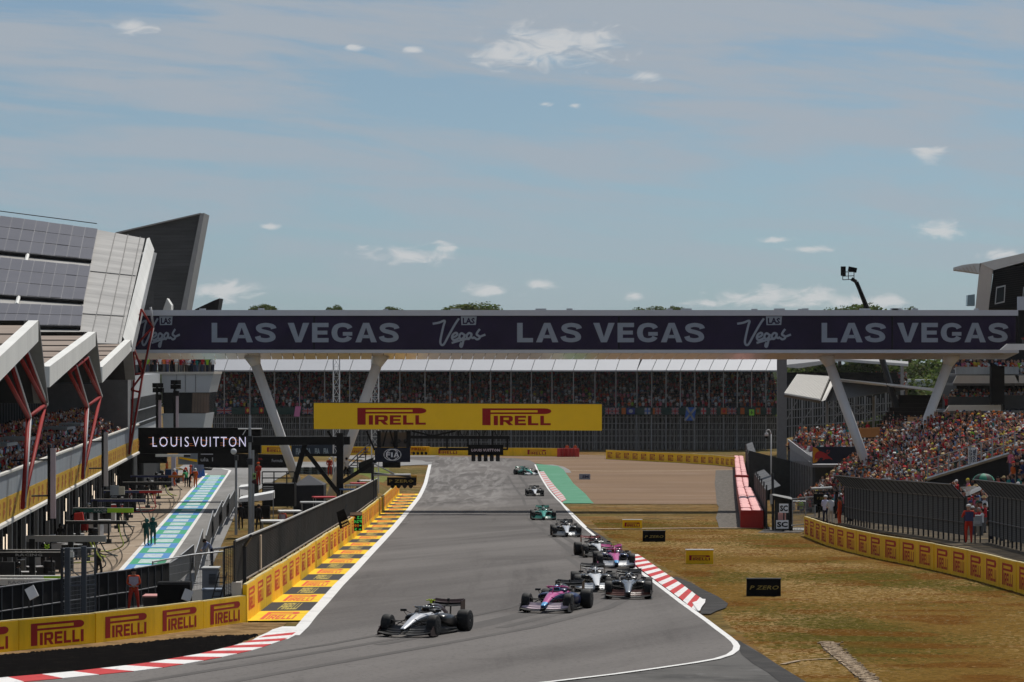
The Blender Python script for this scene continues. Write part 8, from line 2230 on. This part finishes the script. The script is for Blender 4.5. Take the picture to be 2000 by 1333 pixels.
def quad_people(c00, c10, c01, c11, dxpx, dypx, heading, drop=1.66, jitter=.35):
    """heads over a sloping bank given by four (px, py, depth) corners: near-left, near-right, far-left, far-right"""
    out = []
    ny = max(1, int(abs(c01[1]-c00[1])/dypx)); 
    for j in range(ny+1):
        v = j/max(1,ny)
        l = [lerp(c00[i],c01[i],v) for i in range(3)]; r = [lerp(c10[i],c11[i],v) for i in range(3)]
        nx = max(1, int(abs(r[0]-l[0])/dxpx))
        for i in range(nx+1):
            if RC.random() < .05: continue
            u = (i+(.5 if j % 2 else 0)+RC.uniform(-jitter,jitter))/max(1,nx)
            q = [lerp(l[k],r[k],u) for k in range(3)]
            p = P(q[0], q[1]+RC.uniform(-1.2,1.2), q[2]); s = RC.uniform(.90,1.08)
            out.append((Vector((p.x, p.y, p.z-drop*s)), heading+RC.uniform(-.5,.5), s, look(RC)))
    return out
LOOKT = 1.9                                      # facing the track from the right: towards -X and a little to us
bank = []
bank += quad_people((1550,980,285),(1822,941,238),(1692,864,300),(1824,804,288), 7.6, 5.6, LOOKT)
bank += quad_people((1822,941,238),(2010,873,226),(1824,804,288),(2012,806,268), 8.6, 6.2, LOOKT)
# steps under that bank
for j in range(24):
    v0, v1 = j/24, (j+1)/24
    for (A_, B_, C_, D_) in (((1550,980,285),(1822,941,238),(1692,864,300),(1824,804,288)),((1822,941,238),(2010,873,226),(1824,804,288),(2012,806,268))):
        a, b, c, d = [P(*[lerp(m_[k],n_[k],v) for k in range(3)])-Vector((0,0,1.72)) for m_, n_, v in ((A_,C_,v0),(B_,D_,v0),(B_,D_,v1),(A_,C_,v1))]
        if j == 0: bankroot = globals().get('bankroot') or thing('grandstand', 'open stepped bank under the dense right hand crowd', 'grandstand', (a.x, a.y, 0))
        c = Vector((c.x,c.y,b.z)); d = Vector((d.x,d.y,a.z))
        MB().slab(a, b, c, d, (0,0,-.9)).build('terrace_step', M('step_concrete_dark', (.07,.07,.07), .85), bankroot)
# sloping end rail of that bank with posts, dark cloth below
rr = thing('railing', 'sloping grey end rail with posts at the near side of the right hand bank', 'railing', P(1815,990,234))
a, b = P(1812,936,233), P(1982,884,222)
MB().slab(a+Vector((0,.1,0)), b+Vector((0,.1,0)), b+Vector((0,.1,-4.2)), a+Vector((0,.1,-2.2)), (0,.1,0)).build('shade_cloth', M('black_cloth', (.006,.006,.007), .9), rr)
MB().tube(a, b, .13, 5).build('stringer', grey_steel, rr)
for k in range(9):
    q = a.lerp(b, k/8); MB().tube(q, q+Vector((0,0,1.35)), .05, 5).build('post', grey_steel, rr)
for z in (.6, 1.3): MB().tube(a+Vector((0,0,z)), b+Vector((0,0,z)), .03, 5).build('rail', grey_steel, rr)
fr_ = P(1640,968,232); 
for k in range(10):
    q = P(1640+k*19, 962-k*.8, 236); MB().tube(q-Vector((0,0,1.5)), q+Vector((0,0,.5)), .04, 5).build('post', grey_steel, rr)
near = []
near += quad_people((1655,980,208),(1890,988,190),(1665,962,214),(1890,966,196), 9.5, 8, 1.6)
near += quad_people((1935,1000,172),(2010,1010,164),(1935,985,180),(2010,990,172), 11, 8, 1.6)
near += quad_people((1893,1000,180),(1920,1000,178),(1893,972,190),(1920,972,188), 9, 10, 1.6)
near += quad_people((1862,962,196),(2012,962,190),(1862,942,204),(2012,928,200), 10, 8, 1.7)
near += quad_people((1978,905,205),(2012,900,203),(1978,872,208),(2012,868,206), 9, 9, 1.8)
for i, (p, h, s, lk) in enumerate(near):
    gzz = T(p.y)+.9
    near[i] = (Vector((p.x, p.y, max(p.z, gzz))), h, s, lk)
allr = near + bank
order = sorted(range(len(allr)), key=lambda i: allr[i][0].y)
single = set(order[:300])
_MC = {}
def single_person(i, it):
    p, rz, s, lk = it; geo, top, hc, sk, lg = lk
    key = (geo, top[0], hc[0])
    if key not in _MC:
        ms = []
        for part, nm in zip(GEOS[geo], ('person', 'cap' if geo[1] == 'cap' else ('hat' if geo[1] == 'hat' else 'hair'))):
            v, f, z = part; me = bpy.data.meshes.new(nm); me.from_pydata(v.tolist(), [], f.tolist())
            cols = np.array([sk, top[1], lg, hc[1], (.03,.03,.03)])
            ca = me.color_attributes.new('Col', 'FLOAT_COLOR', 'CORNER')
            C = np.repeat(cols[z], 3, axis=0)
            ca.data.foreach_set('color', np.concatenate([C, np.ones((len(C),1))], axis=1).astype(np.float32).ravel())
            me.materials.append(CROWDMAT); ms.append(me)
        _MC[key] = ms
    o = link('person', _MC[key][0]); o.location = p; o.rotation_euler = (0,0,rz); o.scale = (s,s,s)
    link(_MC[key][1].name.split('.')[0], _MC[key][1], o)
    act = {'down':'arms down','phone':'hands at face','one':'one hand up','fold':'arms folded','wave':'waving','both':'arms raised'}[geo[0]]
    head = {'cap':hc[0]+' cap','hat':hc[0]+' sun hat','hair':hc[0]+' hair'}[geo[1]]
    px_ = 1000+p.x*F/p.y
    where = ('on bank ' if i >= len(near) else 'at fence ')+('before dark board' if px_ < 1700 else 'near light posts' if px_ < 1760 else 'left of towel' if px_ < 1880 else 'around towel and umbrella' if px_ < 1945 else 'at photo edge')
    tag(o, f'spectator in {top[0]} top, {head}, {act}, {where}', 'person', 'spectators on the right hand bank and fence')
for i in sorted(single): single_person(i, allr[i])
rest = [allr[i] for i in range(len(allr)) if i not in single]
# terrace, seating bank, balconies
rest += quad_people((1542,868,331),(1684,868,318),(1560,838,334),(1690,826,330), 6.4, 5.2, LOOKT)
shade = quad_people((1695,862,318),(1828,862,318),(1760,776,334),(1862,772,334), 6.0, 6.5, LOOKT)
shade += quad_people((1868,716,295),(2012,716,295),(1868,705,297),(2012,705,297), 6.5, 6, 2.6)
shade += quad_people((1850,775,292),(2012,775,292),(1858,763,294),(2012,763,294), 6.2, 6, 2.6)
shade += quad_people((1992,648,280),(2012,648,280),(1992,645,281),(2012,645,281), 8, 5, 2.6)
shade += quad_people((1565,761,433),(1765,752,433),(1565,734,440),(1765,726,440), 5, 5, 2.6)
crowd_object('crowd', rest + shade, 'mass of spectators in coloured tops packed on the right hand stands')
# far stand: rows of seated and standing people
far = []
for i in range(NROW):
    y_, z_ = stand_row(i)
    x = xa+.4
    while x < xb-.3:
        if RC.random() > .06: far.append((Vector((x+RC.uniform(-.1,.1), y_+.6, z_-RC.choice((.5,.5,.5,.1)))), math.pi+RC.uniform(-.5,.5), RC.uniform(.92,1.06), look(RC)))
        x += .56
crowd_object('crowd', far, 'mass of spectators filling the long distant grandstand', shade_dim=.6)  # roof shade put into the crowd by darkening its colours
# pit building balcony and roof of the end block
bal = []
for r_ in range(6):
    Y_ = 122.0
    while Y_ < 293:
        if RC.random() > .12:
            off = -.55-r_*.75; z_ = zc0+.05+r_*.42
            bal.append((Vector((WX(Y_,off), Y_+RC.uniform(-.15,.15), z_)), -math.pi/2+RC.uniform(-.6,.4), RC.uniform(.92,1.06), look(RC)))
        Y_ += .58
    MB().hexa([front(Y0,-.3-r_*.75,zc0), front(Y1,-.3-r_*.75,zc0), front(Y1,-1.05-r_*.75,zc0), front(Y0,-1.05-r_*.75,zc0), front(Y0,-.3-r_*.75,zc0+.04+r_*.42), front(Y1,-.3-r_*.75,zc0+.04+r_*.42), front(Y1,-1.05-r_*.75,zc0+.04+r_*.42), front(Y0,-1.05-r_*.75,zc0+.04+r_*.42)]).build('balcony_step', soff_dark, wing)
for k in range(150):
    px = RC.uniform(246,416); Y_ = RC.uniform(352.3,357)
    p = P(px, 729, Y_); bal.append((Vector((p.x, Y_, P(0,730,352).z-.02-(.9 if Y_ < 353 else 0)*0)), math.pi+RC.uniform(-.6,.6), RC.uniform(.9,1.05), look(RC)))
crowd_object('crowd', bal, 'spectators lining the balcony of the pit building and its end block')
# a few people in red standing by the wreck barrier at the far bend
for k, (px, s_) in enumerate(((1108,'left'),(1124,'right'))):
    g = G(px, 891); person(f'distant marshal in orange at the far red barrier, {s_} one', g+Vector((0,2,0)), toC, orange_c, orange_c, WIDE, 'marshals and firefighters in orange', hat=cap_b)
# ================================================================== DUSTY SUMMER AIR
hz = MB().box((0, 1250, 33), (4200, 2900, 76)).build('haze', None or M('haze_air', (1,1,1), var=0))
hm_ = hz.data.materials[0]; t_ = hm_.node_tree; t_.nodes.clear()
vo = t_.nodes.new('ShaderNodeVolumePrincipled'); vo.inputs['Color'].default_value = (.92,.90,.88,1); vo.inputs['Density'].default_value = .00003; vo.inputs['Anisotropy'].default_value = .2
mo = t_.nodes.new('ShaderNodeOutputMaterial'); t_.links.new(vo.outputs[0], mo.inputs['Volume'])
tag(hz, 'thin dusty summer air over the circuit', kind='stuff')
